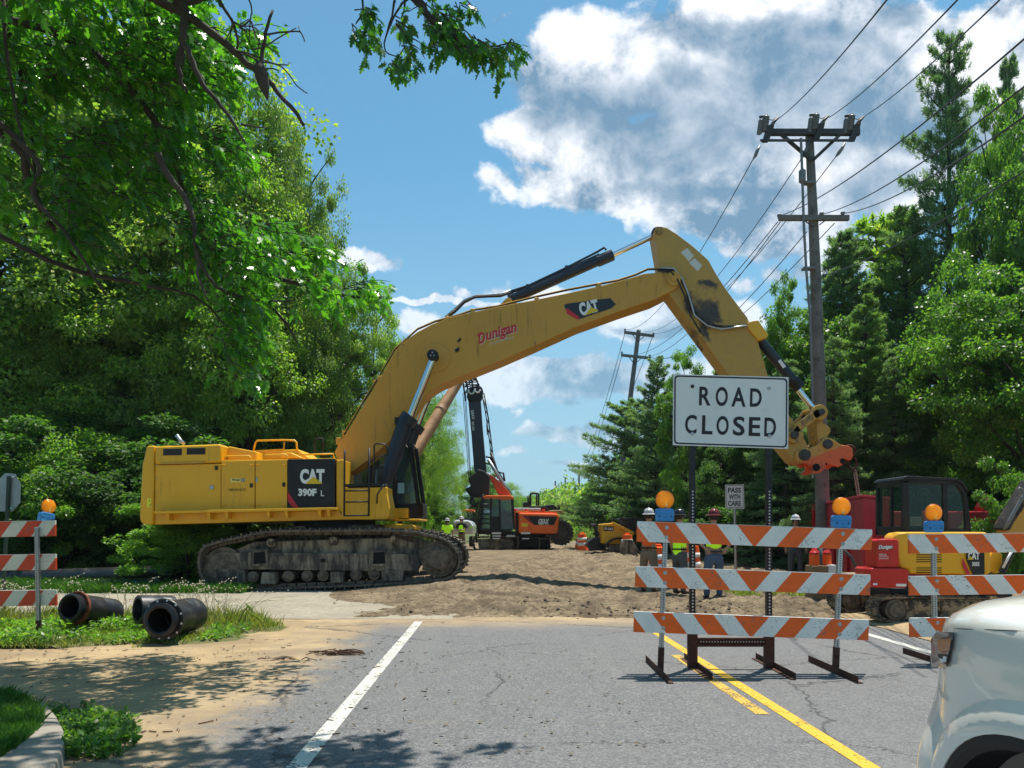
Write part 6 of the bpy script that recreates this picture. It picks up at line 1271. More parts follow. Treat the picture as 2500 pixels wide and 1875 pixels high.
def mk_lens():
    m = bpy.data.materials.new('amber_fresnel_lens'); m.use_nodes = True; t = NT(m.node_tree); O = t.n('ShaderNodeTexCoord').outputs['Object']; x, y, z = t.xyz(O)[:3]
    p = t.n('ShaderNodeBsdfPrincipled'); out = t.n('ShaderNodeOutputMaterial'); tl = t.n('ShaderNodeBsdfTranslucent'); mx = t.n('ShaderNodeMixShader')
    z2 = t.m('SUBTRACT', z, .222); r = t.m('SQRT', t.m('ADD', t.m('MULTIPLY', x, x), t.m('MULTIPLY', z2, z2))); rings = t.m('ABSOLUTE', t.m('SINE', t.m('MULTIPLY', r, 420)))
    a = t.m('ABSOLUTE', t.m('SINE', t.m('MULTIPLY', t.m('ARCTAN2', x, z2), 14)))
    c = t.mix(t.m('MULTIPLY', t.m('ADD', rings, a), .5), (1.0, .24, .001), (1.0, .50, .006)); fx = t.m('MULTIPLY', t.m('SUBTRACT', x, .010), 1.8); fz = t.m('ADD', z2, .038); fl_ = t.m('SQRT', t.m('ADD', t.m('MULTIPLY', fx, fx), t.m('MULTIPLY', fz, fz))); c = t.mix(t.ramp(fl_, .008, .034, .85, 0), c, (1.0, .86, .25)); c = t.mix(t.ramp(r, .070, .090, 0, .6), c, (.75, .16, .0)); t.l(c, p.inputs['Base Color']); p.inputs['Roughness'].default_value = .12; p.inputs['Coat Weight'].default_value = .6; g_ = t.m('MULTIPLY', t.ramp(r, .0, .085, 1, .35), t.m('ADD', .55, t.m('MULTIPLY', a, .45))); p.inputs['Emission Color'].default_value = (1, .36, .0, 1); t.l(t.m('MULTIPLY', g_, .30), p.inputs['Emission Strength'])  # yellow flare spot painted onto the lens like a lit bulb; faint glow added
    tl.inputs[0].default_value = (1, .55, .01, 1); mx.inputs[0].default_value = .5
    b = t.n('ShaderNodeBump'); b.inputs['Strength'].default_value = .5; b.inputs['Distance'].default_value = .002; t.l(rings, b.inputs['Height']); t.l(b.outputs[0], p.inputs['Normal'])
    t.l(p.outputs[0], mx.inputs[1]); t.l(tl.outputs[0], mx.inputs[2]); t.l(mx.outputs[0], out.inputs[0]); return m
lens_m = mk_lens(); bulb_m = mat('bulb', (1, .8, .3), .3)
YBR = 8.0; cx_ = S(5, 917, 0, YBR).x
barricade('striped barricade in front of the road closed sign carrying two amber lights', (cx_-.01, YBR, -.015), R(2.05))
def bpt(k, x, y, Y): q = S(k, x, y, Y); return (q.x, q.y, q.z)
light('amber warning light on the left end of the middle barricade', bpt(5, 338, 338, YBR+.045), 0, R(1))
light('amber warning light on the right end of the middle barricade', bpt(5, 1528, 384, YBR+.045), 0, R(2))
YB2 = 8.58
barricade('striped barricade at the right whose lower boards disappear behind the white vehicle', (5.66, YB2, -.10), R(-.8), 0, zs=(.51, .975, 1.44))
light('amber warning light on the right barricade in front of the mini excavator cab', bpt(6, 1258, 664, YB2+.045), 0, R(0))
YB3 = 10.5; q = S(8, 475, 0, YB3)
barricade('red and white striped barricade at the left edge above the grass', (q.x-1.22, YB3, -.03), R(1.0), R(180-4), PLR, zs=(.57, 1.055, 1.51), posts=(-.985, .845))
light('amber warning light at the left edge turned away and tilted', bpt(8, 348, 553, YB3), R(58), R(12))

# ------------------------------------------------------------------ road closed sign on its own stand
YS = 8.22
def signpost_pts(): pass
sg = thing('road_closed_sign', 'large white road closed sign on two black posts behind the middle barricade', 'sign', (S(5, 790, 0, YS).x, YS, 0))
pan = XZ(3, [(221,980),(888,998),(885,1412),(219,1390)], YS)
b = MB(); b.prism(pan, YS-.006, YS); sp1 = b.build('sign_panel', M['signwhite'], sg, bevel=0)
def inset(P, d):
    cx = sum(p[0] for p in P)/4; cz = sum(p[1] for p in P)/4; return [(p[0]-math.copysign(d, p[0]-cx), p[1]-math.copysign(d, p[1]-cz)) for p in P]
def frame(mb, P, d0, d1, y):
    A_ = inset(P, d0); B_ = inset(P, d1)
    # rounded corners by chamfer
    def cham(Q, c):
        o = []; n = 4
        for i in range(n):
            p = Vector(Q[i]); a = Vector(Q[i-1]); bq = Vector(Q[(i+1) % n]); o += [tuple(p+(a-p).normalized()*c), tuple(p+((a-p).normalized()+(bq-p).normalized())*c*.29), tuple(p+(bq-p).normalized()*c)]
        return o
    A_ = cham(A_, .035); B_ = cham(B_, .028); n = len(A_); vs = [(x, y, z) for x, z in A_+B_]; fs = [(i, (i+1) % n, (i+1) % n+n, i+n) for i in range(n)]
    out = []
    for f in fs:
        ar = sum(vs[f[i]][0]*vs[f[(i+1) % 4]][2]-vs[f[(i+1) % 4]][0]*vs[f[i]][2] for i in range(4)); out.append(f if ar > 0 else f[::-1])
    mb.add(vs, out)
b = MB(); frame(b, pan, .012, .028, YS-.0075)
def road_text(b, s, boxes, Yp, stroke=0):
    for ch_, (x0, y0, x1, y1) in zip(s, boxes): text(b, ch_, 3, x0+2, y0+2, x1-2, y1-2, Yp, rot=-1.6, bold=.022)
road_text(b, 'ROAD', [(370,1050,441,1163),(465,1051,540,1167),(557,1054,644,1170),(664,1060,736,1171)], YS-.008)
road_text(b, 'CLOSED', [(288,1212,360,1328),(386,1216,452,1330),(470,1219,545,1334),(565,1222,638,1338),(657,1226,728,1340),(747,1229,819,1343)], YS-.008)
b.build('lettering', M['signblack'], sp1)
for x, y in ((333,1050),(776,1062),(332,1324),(780,1337)): b = MB(); q = S(3, x, y, YS-.01); b.lathe([(0, .008), (.012, .006), (.02, .001), (.02, 0)], Matrix.Translation(q) @ Matrix.Rotation(R(90), 4, 'X'), 14); b.build('bolt', M['steel' if y != 1050 else 'blackm'], sp1)
for xt, xb, yb in ((335, 530, 1370), (779, 1049, 1385)):
    p0 = S(5, xb, yb, YS); p1 = S(3, xt, 1035, YS); x_ = (p0.x+p1.x)/2
    h = MB(); wd = .058; b = MB(); b.prism([(p0.x-wd/2, .0), (p0.x+wd/2, .0), (p1.x+wd/2, p1.z), (p1.x-wd/2, p1.z)], YS+.004, YS+.004+wd); po = b.build('post', M['black'], sg)
    z = .42
    while z < 1.9:
        f = z/p1.z; xx = p0.x+(p1.x-p0.x)*f
        h.add([(xx+.009*math.cos(a), YS+.0034, z+.009*math.sin(a)) for a in np.linspace(0, 2*math.pi, 11)[:-1]], [tuple(range(10))]); z += .0254*1.35
    h.build('post_holes', mat('bright_hole', (.55, .55, .52), .6), po)
    b = MB(); b.box((p0.x-.045, YS-.01, 0), (p0.x+.05, YS+.08, .41)); b.build('post_sleeve', M['rust'], sg, bevel=.004, seg=1)
    b = MB(); b.box((p0.x+.045, YS-.62, .004), (p0.x+.052, YS+.62, .07)); b.box((p0.x-.0, YS-.62, .004), (p0.x+.045, YS+.62, .011)); b.build('foot', M['rust'], sg)
a = S(5, 497, 1118, YS); c = S(5, 1032, 1190, YS)
b = MB(); b.box((a.x, YS-.002-.012, c.z+.006), (c.x, YS+.03-.012, c.z+.03)); b.box((a.x, YS+.012, c.z+.03), (c.x, YS+.03, a.z-.02)); b.box((a.x, YS-.012, a.z-.035), (c.x, YS+.02, a.z-.012)); cb = b.build('cross_channel', M['rust'], sg, bevel=.003, seg=1)
h = MB(); x = a.x+.14; zc = (a.z+c.z)/2
while x < c.x-.03: h.add([(x+.008*math.cos(t), YS+.0115, zc+.008*math.sin(t)) for t in np.linspace(0, 2*math.pi, 9)[:-1]], [tuple(range(8))]); x += .0305
h.build('channel_holes', mat('bright_hole2', (.5, .5, .48), .6), cb)
# PASS WITH CARE
YPW = 24.4; pw = thing('pass_with_care_sign', 'small white pass with care sign on a thin post behind the workers', 'sign', (S(5, 811, 0, YPW).x, YPW, .1))
b = MB(); P_ = XZ(5, [(747,93),(873,91),(877,255),(750,252)], YPW); b.prism(P_, YPW-.01, YPW); s2 = b.build('sign_panel', M['signwhite'], pw)
b = MB(); frame(b, XZ(5, [(747,93),(873,93),(875,253),(750,252)], YPW), .02, .034, YPW-.013)
for s_, y0, y1 in (('PASS', 112, 147), ('WITH', 158, 192), ('CARE', 201, 236)): text(b, s_, 5, 767 if s_ != 'WITH' else 773, y0, 854 if s_ != 'WITH' else 850, y1, YPW-.014, bold=.03)
b.build('lettering', M['signblack'], s2)
b = MB(); b.tube([(S(5, 813, 0, YPW).x+.05, YPW+.04, 0), (S(5, 811, 0, YPW).x, YPW+.04, S(5, 811, 120, YPW).z)], .045, 8); b.build('post', M['steel'], pw, smooth='auto')
# stop sign seen from behind
YSS = 14.8; sgn = thing('stop_sign', 'grey back of an eight sided sign on a dark post at the left edge', 'sign', (S(8, 45, 0, YSS).x, YSS, 0))
P8 = XZ(8, [(40,173),(118,180),(160,262),(156,400),(96,470),(-4,470),(-60,392),(-42,255)], YSS)
b = MB(); b.prism(P8, YSS, YSS+.004); b.build('sign_panel', M['signback'], sgn)
b = MB(); p0 = S(8, 48, 820, YSS); p1 = S(8, 78, 198, YSS); pb = p1+(p0-p1)*(p1.z/(p1.z-p0.z)); b.tube([(pb.x, YSS-.035, 0), (p1.x, YSS-.035, p1.z)], [.035, .035], 4); b.build('post', mat('dark_green_post', (.02, .04, .03), .5), sgn)
b = MB(); b.prism(XZ(8, [(76,432),(106,432),(104,456),(76,456)], YSS), YSS-.006, YSS-.002); b.build('sticker', mat('teal_sticker', (.02, .35, .25), .5), sgn)
for y in (204, 442): b = MB(); q = S(8, 92 if y < 300 else 85, y, YSS-.08); b.tube([q, q+Vector((0, .05, 0))], .016, 8); b.build('bolt', M['steel'], sgn)

# ------------------------------------------------------------------ pipes
def pipe(label, p, q, r, bore, flange=True, m_='hdpe', rusty=False, segs=True, name='pipe'):
    p = Vector(p); q = Vector(q); ax = (q-p).normalized(); Mx = Matrix.Translation(p) @ ax.to_track_quat('Z', 'Y').to_matrix().to_4x4(); Lg = (q-p).length
    t = thing(name, label, 'pipe', (p.x, p.y, 0), 'black pipe pieces on the grass' if flange else None)
    b = MB(); pr_ = [(bore, .02), (bore, Lg-.01), (r*.98, Lg), (r, Lg-.02), (r, Lg*.62+.008), (r*.985, Lg*.62), (r, Lg*.62-.008), (r, .14)]
    if flange: pr_ += [(r*1.0, .14), (r*.93, .13), (r*.93, .06), (r*.97, .02), (bore*1.15, .0), (bore, .02)]
    else: pr_ += [(r, .0), (bore, .0), (bore, .02)]
    b.lathe(pr_, Mx, 40, cap=False); b.build('barrel', M[m_], t, smooth='auto')
    b = MB(); b.lathe([(0, Lg*.55), (bore*.99, Lg*.55)], Mx, 24); b.build('bore_shade_disc', M['hole'], t)  # black disc added inside the barrel to make the bore look shaded
    if flange:
        b = MB(); b.lathe([(r*.95, .11), (r*1.14, .11), (r*1.17, .12), (r*1.17, .145), (r*1.14, .155), (r*.95, .155), (r*.95, .11)], Mx, 44, cap=False); fl_ = b.build('flange', M['rustring'] if rusty else M['hdpe'], t, smooth='auto')
        for i in range(12):
            a_ = i*math.pi/6+.2; b = MB(); b.lathe([(.0, .1065), (.014, .1065), (.014, .1095), (0, .1095)], Mx @ Matrix.Translation((r*1.07*math.cos(a_), r*1.07*math.sin(a_), 0)), 10); b.build('bolt_hole', M['white' if not rusty else 'hole'], fl_)
    return t
M['rustring'] = mat('rusty_ring', (.17, .045, .02), .85, 0, .3, (.08, .03, .02), .6, 8)
f_ = S(8, 1225, 1310, 9.85); bk = S(8, 1480, 1262, 10.75)
pipe('largest black pipe piece with its open end and bolted flange facing the viewer', f_, bk, .232, .155)
f_ = S(8, 530, 1208, 10.75); bk = S(8, 868, 1250, 11.55)
pipe('black pipe piece with a rusty red flange ring nearest the left barricade', f_, bk, .205, .15, rusty=True)
f_ = S(8, 1062, 1228, 10.9); bk = S(8, 1330, 1225, 11.25)
pipe('plain black pipe piece half hidden behind the largest one', f_, bk, .205, .16, flange=False)
pipe('long black pipe lying along the wood edge behind the grass', S(8, 1375, 945, 20.0), S(8, -300, 995, 21.5), .21, .18, flange=False, name='long_pipe')
pipe('thinner pale black pipe lying in the grass in front of the long pipe', S(8, 1248, 1015, 19.3), S(8, 560, 1045, 19.8), .12, .10, flange=False, name='long_pipe')
b = MB(); q = S(8, 1040, 1046, 19); b.prism(XZ(8, [(1034,1004),(1062,1010),(1040,1046)], 19), 19, 19.004); tag(b.build('marker_flag', mat('marker_blue', (.02, .35, .7), .6)), 'small blue marker flag in the grass in front of the long pipes', 'flag')

# ------------------------------------------------------------------ people
def skin_mesh(pts, edges, name):
    """pts: list of (co, radius or (rx, ry)) -> smooth mesh grown by a skin modifier"""
    me = bpy.data.meshes.new(name); me.from_pydata([p[0] for p in pts], edges, []); o = bpy.data.objects.new(name, me); COL.objects.link(o)
    m = o.modifiers.new('s', 'SKIN'); m.use_smooth_shade = True
    for i, p in enumerate(pts):
        r = p[1] if isinstance(p[1], tuple) else (p[1], p[1]); me.skin_vertices[0].data[i].radius = r
        me.skin_vertices[0].data[i].use_root = (i == 0)
    s_ = o.modifiers.new('ss', 'SUBSURF'); s_.levels = 2; s_.render_levels = 2
    dg = bpy.context.evaluated_depsgraph_get(); out = bpy.data.meshes.new_from_object(o.evaluated_get(dg)); out.name = name
    bpy.data.objects.remove(o); bpy.data.meshes.remove(me); return out
def pobj(name, me, m_, parent): 
    me.materials.clear(); me.materials.append(M[m_]); return place(name, me, parent, local=True, smooth=True)
def person(label, loc, face, pose, shirt, trousers, hat, sleeves='short', h=1.8, vest=None, shirtlen=.93):
    """face: heading in degrees, 0 looks away from the viewer (+y), 180 looks at the viewer"""
    t = thing('person', label, 'person', loc); t.rotation_euler = (0, 0, R(face)); s = h/1.8; t.scale = (s, s, s)
    Lp, Rp = pose['armL'], pose['armR']; fl, fr_ = pose.get('feet', ((-.12, 0), (.12, 0)))
    pel, ch, nk = (0, 0, .98), (0, .01, 1.36), (0, .0, 1.50)
    def leg(f, sx): return [((sx*.095, 0, .90), .088), ((sx*.11+f[0]*.2, f[1]*.5+.03, .50), .060), ((f[0], f[1]-.01, .10), .045), ((f[0]*1.1, f[1]+.15, .035), .032)]
    hd = (0, .02, 1.655)
    pts = [(pel, (.15, .105)), ((0, 0, 1.16), (.135, .10)), (ch, (.165, .11)), (nk, .058), ((0, .01, 1.57), .06), (hd, (.082, .098)), ((0, .015, 1.74), (.072, .085))]
    e = [(0, 1), (1, 2), (2, 3), (3, 4), (4, 5), (5, 6)]
    for f, sx in ((fl, -1), (fr_, 1)):
        b0 = len(pts); pts += leg(f, sx); e += [(0, b0), (b0, b0+1), (b0+1, b0+2), (b0+2, b0+3)]
    for A_, sx in ((Lp, -1), (Rp, 1)):
        b0 = len(pts); el, wr = A_; hv = Vector(wr)+(Vector(wr)-Vector(el)).normalized()*.055
        pts += [((sx*.185, 0, 1.43), .062), (el, .043), (wr, .028), (tuple(hv), (.038, .02))]; e += [(2, b0), (b0, b0+1), (b0+1, b0+2), (b0+2, b0+3)]
        d_ = (Vector(wr)-Vector(el)).normalized(); sd_ = d_.cross(Vector((0, 1, 0))); sd_ = sd_.normalized() if sd_.length > .1 else Vector((1, 0, 0)); cu = d_.cross(sd_)*(-.35)
        for i, (off, ln) in enumerate(((-.028, .062), (-.010, .072), (.010, .068), (.027, .052))):
            k0 = len(pts); a = hv+sd_*off+d_*.02; m1 = a+d_*ln*.55+cu*ln*.2; m2 = m1+d_*ln*.4+cu*ln*.5
            pts += [(tuple(a), .009), (tuple(m1), .0085), (tuple(m2), .007)]; e += [(b0+3, k0), (k0, k0+1), (k0+1, k0+2)]
        k0 = len(pts); a = hv-sd_*.036-d_*.02; pts += [(tuple(a), .011), (tuple(a-sd_*.022+d_*.03), .010), (tuple(a-sd_*.026+d_*.055), .008)]; e += [(b0+3, k0), (k0, k0+1), (k0+1, k0+2)]
    body = pobj('body', skin_mesh(pts, e, 'body'), 'skin', t)
    # face: nose, ears, eyes
    b = MB(); b.lathe([(.0, -.02), (.013, -.015), (.014, .0), (.006, .03), (0, .035)], Matrix.Translation((0, .118, 1.645)), 8); 
    for sx in (-1, 1): b.lathe([(0, -.03), (.012, -.02), (.016, .0), (.012, .02), (0, .03)], Matrix.Translation((sx*.088, .0, 1.65)), 8)
    b.build('face_features', M['skin'], t, local=True, smooth=True)
    b = MB(); [b.lathe([(0, -.008), (.011, 0), (0, .008)], Matrix.Translation((sx*.033, .108, 1.675)), 8) for sx in (-1, 1)]; b.box((-.025, .104, 1.598), (.025, .112, 1.603)); b.build('eyes', M['hair'], t, local=True)
    b = MB(); b.lathe([(.091, -.075), (.098, -.02), (.1, .03), (.08, .08), (0, .10)], Matrix.Translation((0, -.008, 1.69)), 20); b.build('hair', M['hair'], t, local=True, smooth=True)
    # clothes
    tp_ = [((0, 0, shirtlen), (.178, .135)), ((0, 0, 1.16), (.165, .128)), ((0, .005, 1.36), (.19, .135)), ((0, 0, 1.475), (.085, .085))]; te = [(0, 1), (1, 2), (2, 3)]
    for A_, sx in ((Lp, -1), (Rp, 1)):
        b0 = len(tp_); el, wr = Vector(A_[0]), Vector(A_[1]); sh = Vector((sx*.195, 0, 1.425)); end = sh.lerp(el, .72) if sleeves == 'short' else el
        tp_ += [(tuple(sh), .088), (tuple(end), .068)]; te += [(2, b0), (b0, b0+1)]
        if sleeves == 'long': tp_ += [(tuple(el.lerp(wr, .92)), .045)]; te += [(b0+1, b0+2)]
    so_ = pobj('shirt', skin_mesh(tp_, te, 'shirt'), shirt, t)
    if vest:
        vp = [((0, 0, 1.0), (.188, .145)), ((0, 0, 1.16), (.178, .14)), ((0, .005, 1.34), (.198, .146)), ((0, 0, 1.44), (.14, .11))]; pobj('vest', skin_mesh(vp, [(0, 1), (1, 2), (2, 3)], 'vest'), vest, t)
    lp = [((0, 0, .985), (.165, .125)), ((0, 0, .90), (.165, .13))]; le = [(0, 1)]
    for f, sx in ((fl, -1), (fr_, 1)):
        q_ = leg(f, sx); b0 = len(lp); lp += [((sx*.095, 0, .80), (.108, .112)), (q_[1][0], .082), ((f[0], f[1]-.01, .15), .068), ((f[0], f[1]-.005, .06), .066)]; le += [(1, b0), (b0, b0+1), (b0+1, b0+2), (b0+2, b0+3)]
    pobj('trousers', skin_mesh(lp, le, 'trousers'), trousers, t)
    for f, sx in ((fl, -1), (fr_, 1)): pobj('boot', skin_mesh([((f[0], f[1]-.03, .10), .052), ((f[0], f[1]-.03, .045), .05), ((f[0]*1.04, f[1]+.09, .042), (.05, .04)), ((f[0]*1.07, f[1]+.17, .036), (.045, .032))], [(0, 1), (1, 2), (2, 3)], 'boot'), 'boot', t)
    b = MB(); Mh = Matrix.Translation((0, .01, 1.715)) @ Matrix.Scale(1.14, 4, (0, 1, 0)); b.lathe([(.112, -.002), (.112, .02), (.108, .055), (.092, .095), (.06, .122), (.0, .132)], Mh, 28); 
    b.lathe([(.108, .0), (.150, -.012), (.152, -.006), (.110, .012)], Mh, 28)
    b.tube([Mh @ Vector((0, y, z)) for y, z in ((-.105, .06), (-.08, .108), (0, .138), (.08, .108), (.105, .06))], .013, 6); b.build('hard_hat', M[hat], t, local=True, smooth='auto')
    b = MB(); b.lathe([(.186, .0), (.186, .035)], Matrix.Translation((0, 0, .955)) @ Matrix.Scale(.76, 4, (0, 1, 0)), 24); b.build('belt', M['boot'], t, local=True, smooth=True)
    return t
hips = {'armL': ((-.36, -.06, 1.20), (-.215, -.13, 1.03)), 'armR': ((.36, -.06, 1.20), (.215, -.13, 1.03)), 'feet': ((-.15, 0), (.13, .05))}
hang = {'armL': ((-.27, -.02, 1.15), (-.27, .06, .90)), 'armR': ((.27, -.02, 1.15), (.27, .06, .90))}
fold = {'armL': ((-.27, .05, 1.17), (-.05, .22, 1.16)), 'armR': ((.27, .05, 1.17), (.05, .24, 1.12))}
front = {'armL': ((-.26, .0, 1.16), (-.20, .2, 1.02)), 'armR': ((.28, -.03, 1.16), (.25, .02, .92)), 'feet': ((-.13, .04), (.12, -.04))}
def at(k, x, Y): q = S(k, x, 0, Y); return (q.x, Y, gh(q.x, Y)+.02)
person('worker in orange vest, khaki trousers and light grey hard hat', at(5, 232, 17.4), -28, fold, 'hivo', 'khaki', 'hatgrey', h=1.86)
person('worker in lime shirt and black hard hat looking right behind the middle barricade', at(5, 440, 17.0), -60, hang, 'hivis', 'greycloth', 'hatblack', h=1.84, shirtlen=.76)
person('worker in lime shirt, blue jeans and maroon hard hat with hands at hips', at(5, 672, 15.9), 4, hips, 'hivis', 'denim', 'hatred', h=1.83, shirtlen=.98)
person('lone worker in dark clothes and white hard hat beside the red steel box', at(5, 1222, 21.5), 172, hang, 'darkcloth', 'greycloth', 'hatwhite', h=1.80)
person('distant worker in lime shirt seen from behind next to the crawler track', at(4, 277, 38.5), 10, front, 'hivis', 'darkcloth', 'hatgrey', h=1.82, shirtlen=.86)
person('distant worker in lime vest and tan trousers in front of the white pickup', at(4, 383, 39), 165, fold, 'darkcloth', 'khaki', 'hatgrey', vest='hivis', h=1.84)

# ------------------------------------------------------------------ white vehicle in the next lane
tk = thing('parked_car', 'white large vehicle in the next lane cut off by the lower right corner', 'car', (2.5, .8, 0))
XS = 1.50; W2 = 1.0
prof = [(.04, .42), (.0, .60), (-.008, .80), (-.006, .98), (.004, 1.10), (.010, 1.165), (.016, 1.195), (.045, 1.225), (.12, 1.262), (.30, 1.29), (.60, 1.305), (1.0, 1.31)]
stn = [(-3.0, .0, 0), (-1.0, .0, 0), (.4, 0, 0), (1.1, 0, .0), (1.6, 0, 0), (2.0, 0, 0), (2.3, .002, .0), (2.5, .010, -.003), (2.68, .034, -.014), (2.82, .075, -.042), (2.92, .122, -.080), (2.99, .165, -.115), (3.03, .20, -.142), (3.05, .24, -.17), (3.06, .30, -.21)]
vs = []; n = len(prof)*2-1
for Y, dx, dz in stn:
    row = [(XS+dx*(1-min(1, x/1.0))+x, Y, z+dz*max(0, (z-.9)/.375)) for x, z in prof]; row += [(2*(XS+W2)-x, Y_, z) for x, Y_, z in row[-2::-1]]; vs += row
fs = [(i*n+j, i*n+j+1, (i+1)*n+j+1, (i+1)*n+j) for i in range(len(stn)-1) for j in range(n-1)]
fs += [tuple(range(n)), tuple(range(len(vs)-1, len(vs)-n-1, -1))]+[(i*n+n-1, i*n, (i+1)*n, (i+1)*n+n-1) for i in range(len(stn)-1)]
# wheel arch cut out of the side with a boolean
b = MB(); b.add(vs, fs); bodyo = b.build('body', M['carpaint'], tk, smooth=True, merge=True)
AC = (2.08, .40)
def arch(rx, rz, e=2.5, n=28, z0=-.5): 
    P = []
    for i in range(n+1):
        a = math.pi*i/n; c, s = math.cos(a), math.sin(a); P.append((AC[0]+rx*math.copysign(abs(c)**(2/e), c), AC[1]+rz*abs(s)**(2/e)))
    return P
P = arch(.60, .50); cut = MB(); pp = P+[(AC[0]-.60, -.3), (AC[0]+.60, -.3)]
A_ = [(1.2, y, z) for y, z in pp]+[(2.0, y, z) for y, z in pp]; m_ = len(pp); cut.add(A_, [tuple(range(m_)), tuple(range(2*m_-1, m_-1, -1))]+[(i, i+m_, (i+1) % m_+m_, (i+1) % m_) for i in range(m_)])
co = cut.build('cutter', M['plastic'], merge=True); bm_ = bodyo.modifiers.new('b', 'BOOLEAN'); bm_.object = co; bm_.operation = 'DIFFERENCE'; bm_.solver = 'EXACT'
co.location = bodyo.location*0
dg = bpy.context.evaluated_depsgraph_get(); nm = bpy.data.meshes.new_from_object(bodyo.evaluated_get(dg)); bodyo.modifiers.clear(); bodyo.data = nm; nm.materials.clear(); nm.materials.append(M['carpaint']); bpy.data.objects.remove(co)
nm.polygons.foreach_set('material_index', [0]*len(nm.polygons)); nm.polygons.foreach_set('use_smooth', [True]*len(nm.polygons))
try: nm.set_sharp_from_angle(angle=R(50))
except Exception: pass
# flared lip in body colour and dark liner
def lip(r0, r1, x0, x1, name, m_, e0=2.5, e1=2.5):
    A0 = arch(*r0, e=e0); A1 = arch(*r1, e=e1); b = MB(); k = len(A0); rows = [[(x0, *p) for p in A0], [((x0+x1)/2-.012, *( (a[0]+c[0])/2 if i == 0 else (a[1]+c[1])/2 for i in (0, 1))) for a, c in zip(A0, A1)], [(x1, *p) for p in A1], [(x1+.12, *p) for p in A1]]
    v_ = [p for rw in rows for p in rw]; f_ = [(r*k+i, r*k+i+1, (r+1)*k+i+1, (r+1)*k+i) for r in range(3) for i in range(k-1)]; b.add(v_, f_); return b.build(name, M[m_], tk, smooth='auto')
lip((.70, .60), (.60, .50), XS-.004, XS-.035, 'wheel_arch_flare', 'carpaint')
lip((.60, .50), (.555, .455), XS-.030, XS-.012, 'wheel_arch_trim', 'plastic')
b = MB(); P = arch(.62, .52); k = len(P); b.add([(XS-.0, *p) for p in P]+[(XS+.45, *p) for p in P]+[(XS+.45, AC[0], .2)], [(i, i+1, i+1+k, i+k) for i in range(k-1)]+[(k+i, k+i+1, 2*k) for i in range(k-1)]); b.build('wheel_well', M['hole'], tk)
def whl(x, y, s):
    Mx = Matrix.Translation((x, y, .41)) @ Matrix.Rotation(R(-90*s), 4, 'Y'); b = MB(); b.lathe([(.25, -.13), (.36, -.14), (.40, -.11), (.41, 0), (.40, .11), (.36, .14), (.25, .13)], Mx, 40); w_ = b.build('tyre', M['rubber'], tk, smooth='auto')
    b = MB(); b.lathe([(.0, .10), (.06, .11), (.08, .08), (.22, .10), (.25, .13)], Mx, 30); b.build('rim', M['steel'], w_, smooth='auto')
whl(XS+.19, AC[0], 1); whl(XS+.19, -1.4, 1); whl(XS+1.81, AC[0], -1); whl(XS+1.81, -1.4, -1)
# headlight wrapped round the corner
def corner(k, x, y, X): px, py = sp(k, x, y); Y = X*FPX/(px-1250); return (X, Y, EYE+(HOR-py)*Y/FPX)
HL = [(628,520,1.635),(660,498,1.62),(790,500,1.512),(788,560,1.505),(765,660,1.503),(735,790,1.508),(690,800,1.54),(640,800,1.60),(606,800,1.63),(600,700,1.635),(612,600,1.635)]
CE = Vector((0, 0, EYE)); tow = lambda p, d_: p+(CE-p).normalized()*d_
from mathutils.bvhtree import BVHTree
bvh = BVHTree.FromPolygons([v.co[:] for v in nm.vertices], [p.vertices[:] for p in nm.polygons])
boff = Vector((2.5, .8, 0))*0
def onbody(x, y, X, d_):
    p = Vector(corner(7, x, y, X)); dr = (p-CE).normalized(); h = bvh.ray_cast(CE, dr); t_ = (p-CE).length
    if h[0] is not None: t_ = min(t_+.08, h[3])
    return CE+dr*(t_-d_)
pts_o = [onbody(x, y, X, .028) for x, y, X in HL]; cx0 = sum(p[0] for p in HL)/len(HL); cy0_ = sum(p[1] for p in HL)/len(HL); c0_ = onbody(cx0, cy0_, 1.6, .055)
b = MB(); k = len(pts_o); inn = [onbody(x+(cx0-x)*.12, y+(cy0_-y)*.12, X, .042) for x, y, X in HL]; b.add([tuple(tow(p, -.09)) for p in pts_o]+[tuple(p) for p in pts_o]+[tuple(p) for p in inn]+[tuple(c0_)], [(i, (i+1) % k, (i+1) % k+k, i+k) for i in range(k)]+[(k+i, k+(i+1) % k, 2*k+(i+1) % k, 2*k+i) for i in range(k)]+[(2*k+i, 2*k+(i+1) % k, 3*k) for i in range(k)])
hl = b.build('headlight', M['lens'], tk, smooth='auto')
def hq(pts, dx, name, m_):
    P = [onbody(x, y, X, .055+dx*.6) for x, y, X in pts]; b = MB(); b.add([tuple(p) for p in P]+[tuple(tow(p, -.02)) for p in P], [tuple(range(len(P)))]+[(i, (i+1) % len(P), (i+1) % len(P)+len(P), i+len(P)) for i in range(len(P))]); return b.build(name, M[m_], hl, bevel=.003)
hq([(665,572,1.60),(778,560,1.52),(758,655,1.52),(660,660,1.60)], .02, 'marker_lamp', 'amberlens')
hq([(660,690,1.62),(750,690,1.53),(735,770,1.53),(668,768,1.61)], .02, 'lamp_housing', 'plastic'); hq([(672,708,1.615),(740,708,1.53),(730,755,1.53),(676,752,1.61)], .03, 'daylight_lamp', 'signwhite'); hq([(632,520,1.69),(665,500,1.66),(786,503,1.525),(782,545,1.52),(665,555,1.63),(640,570,1.68)], .012, 'chrome_strip', 'darksteel')
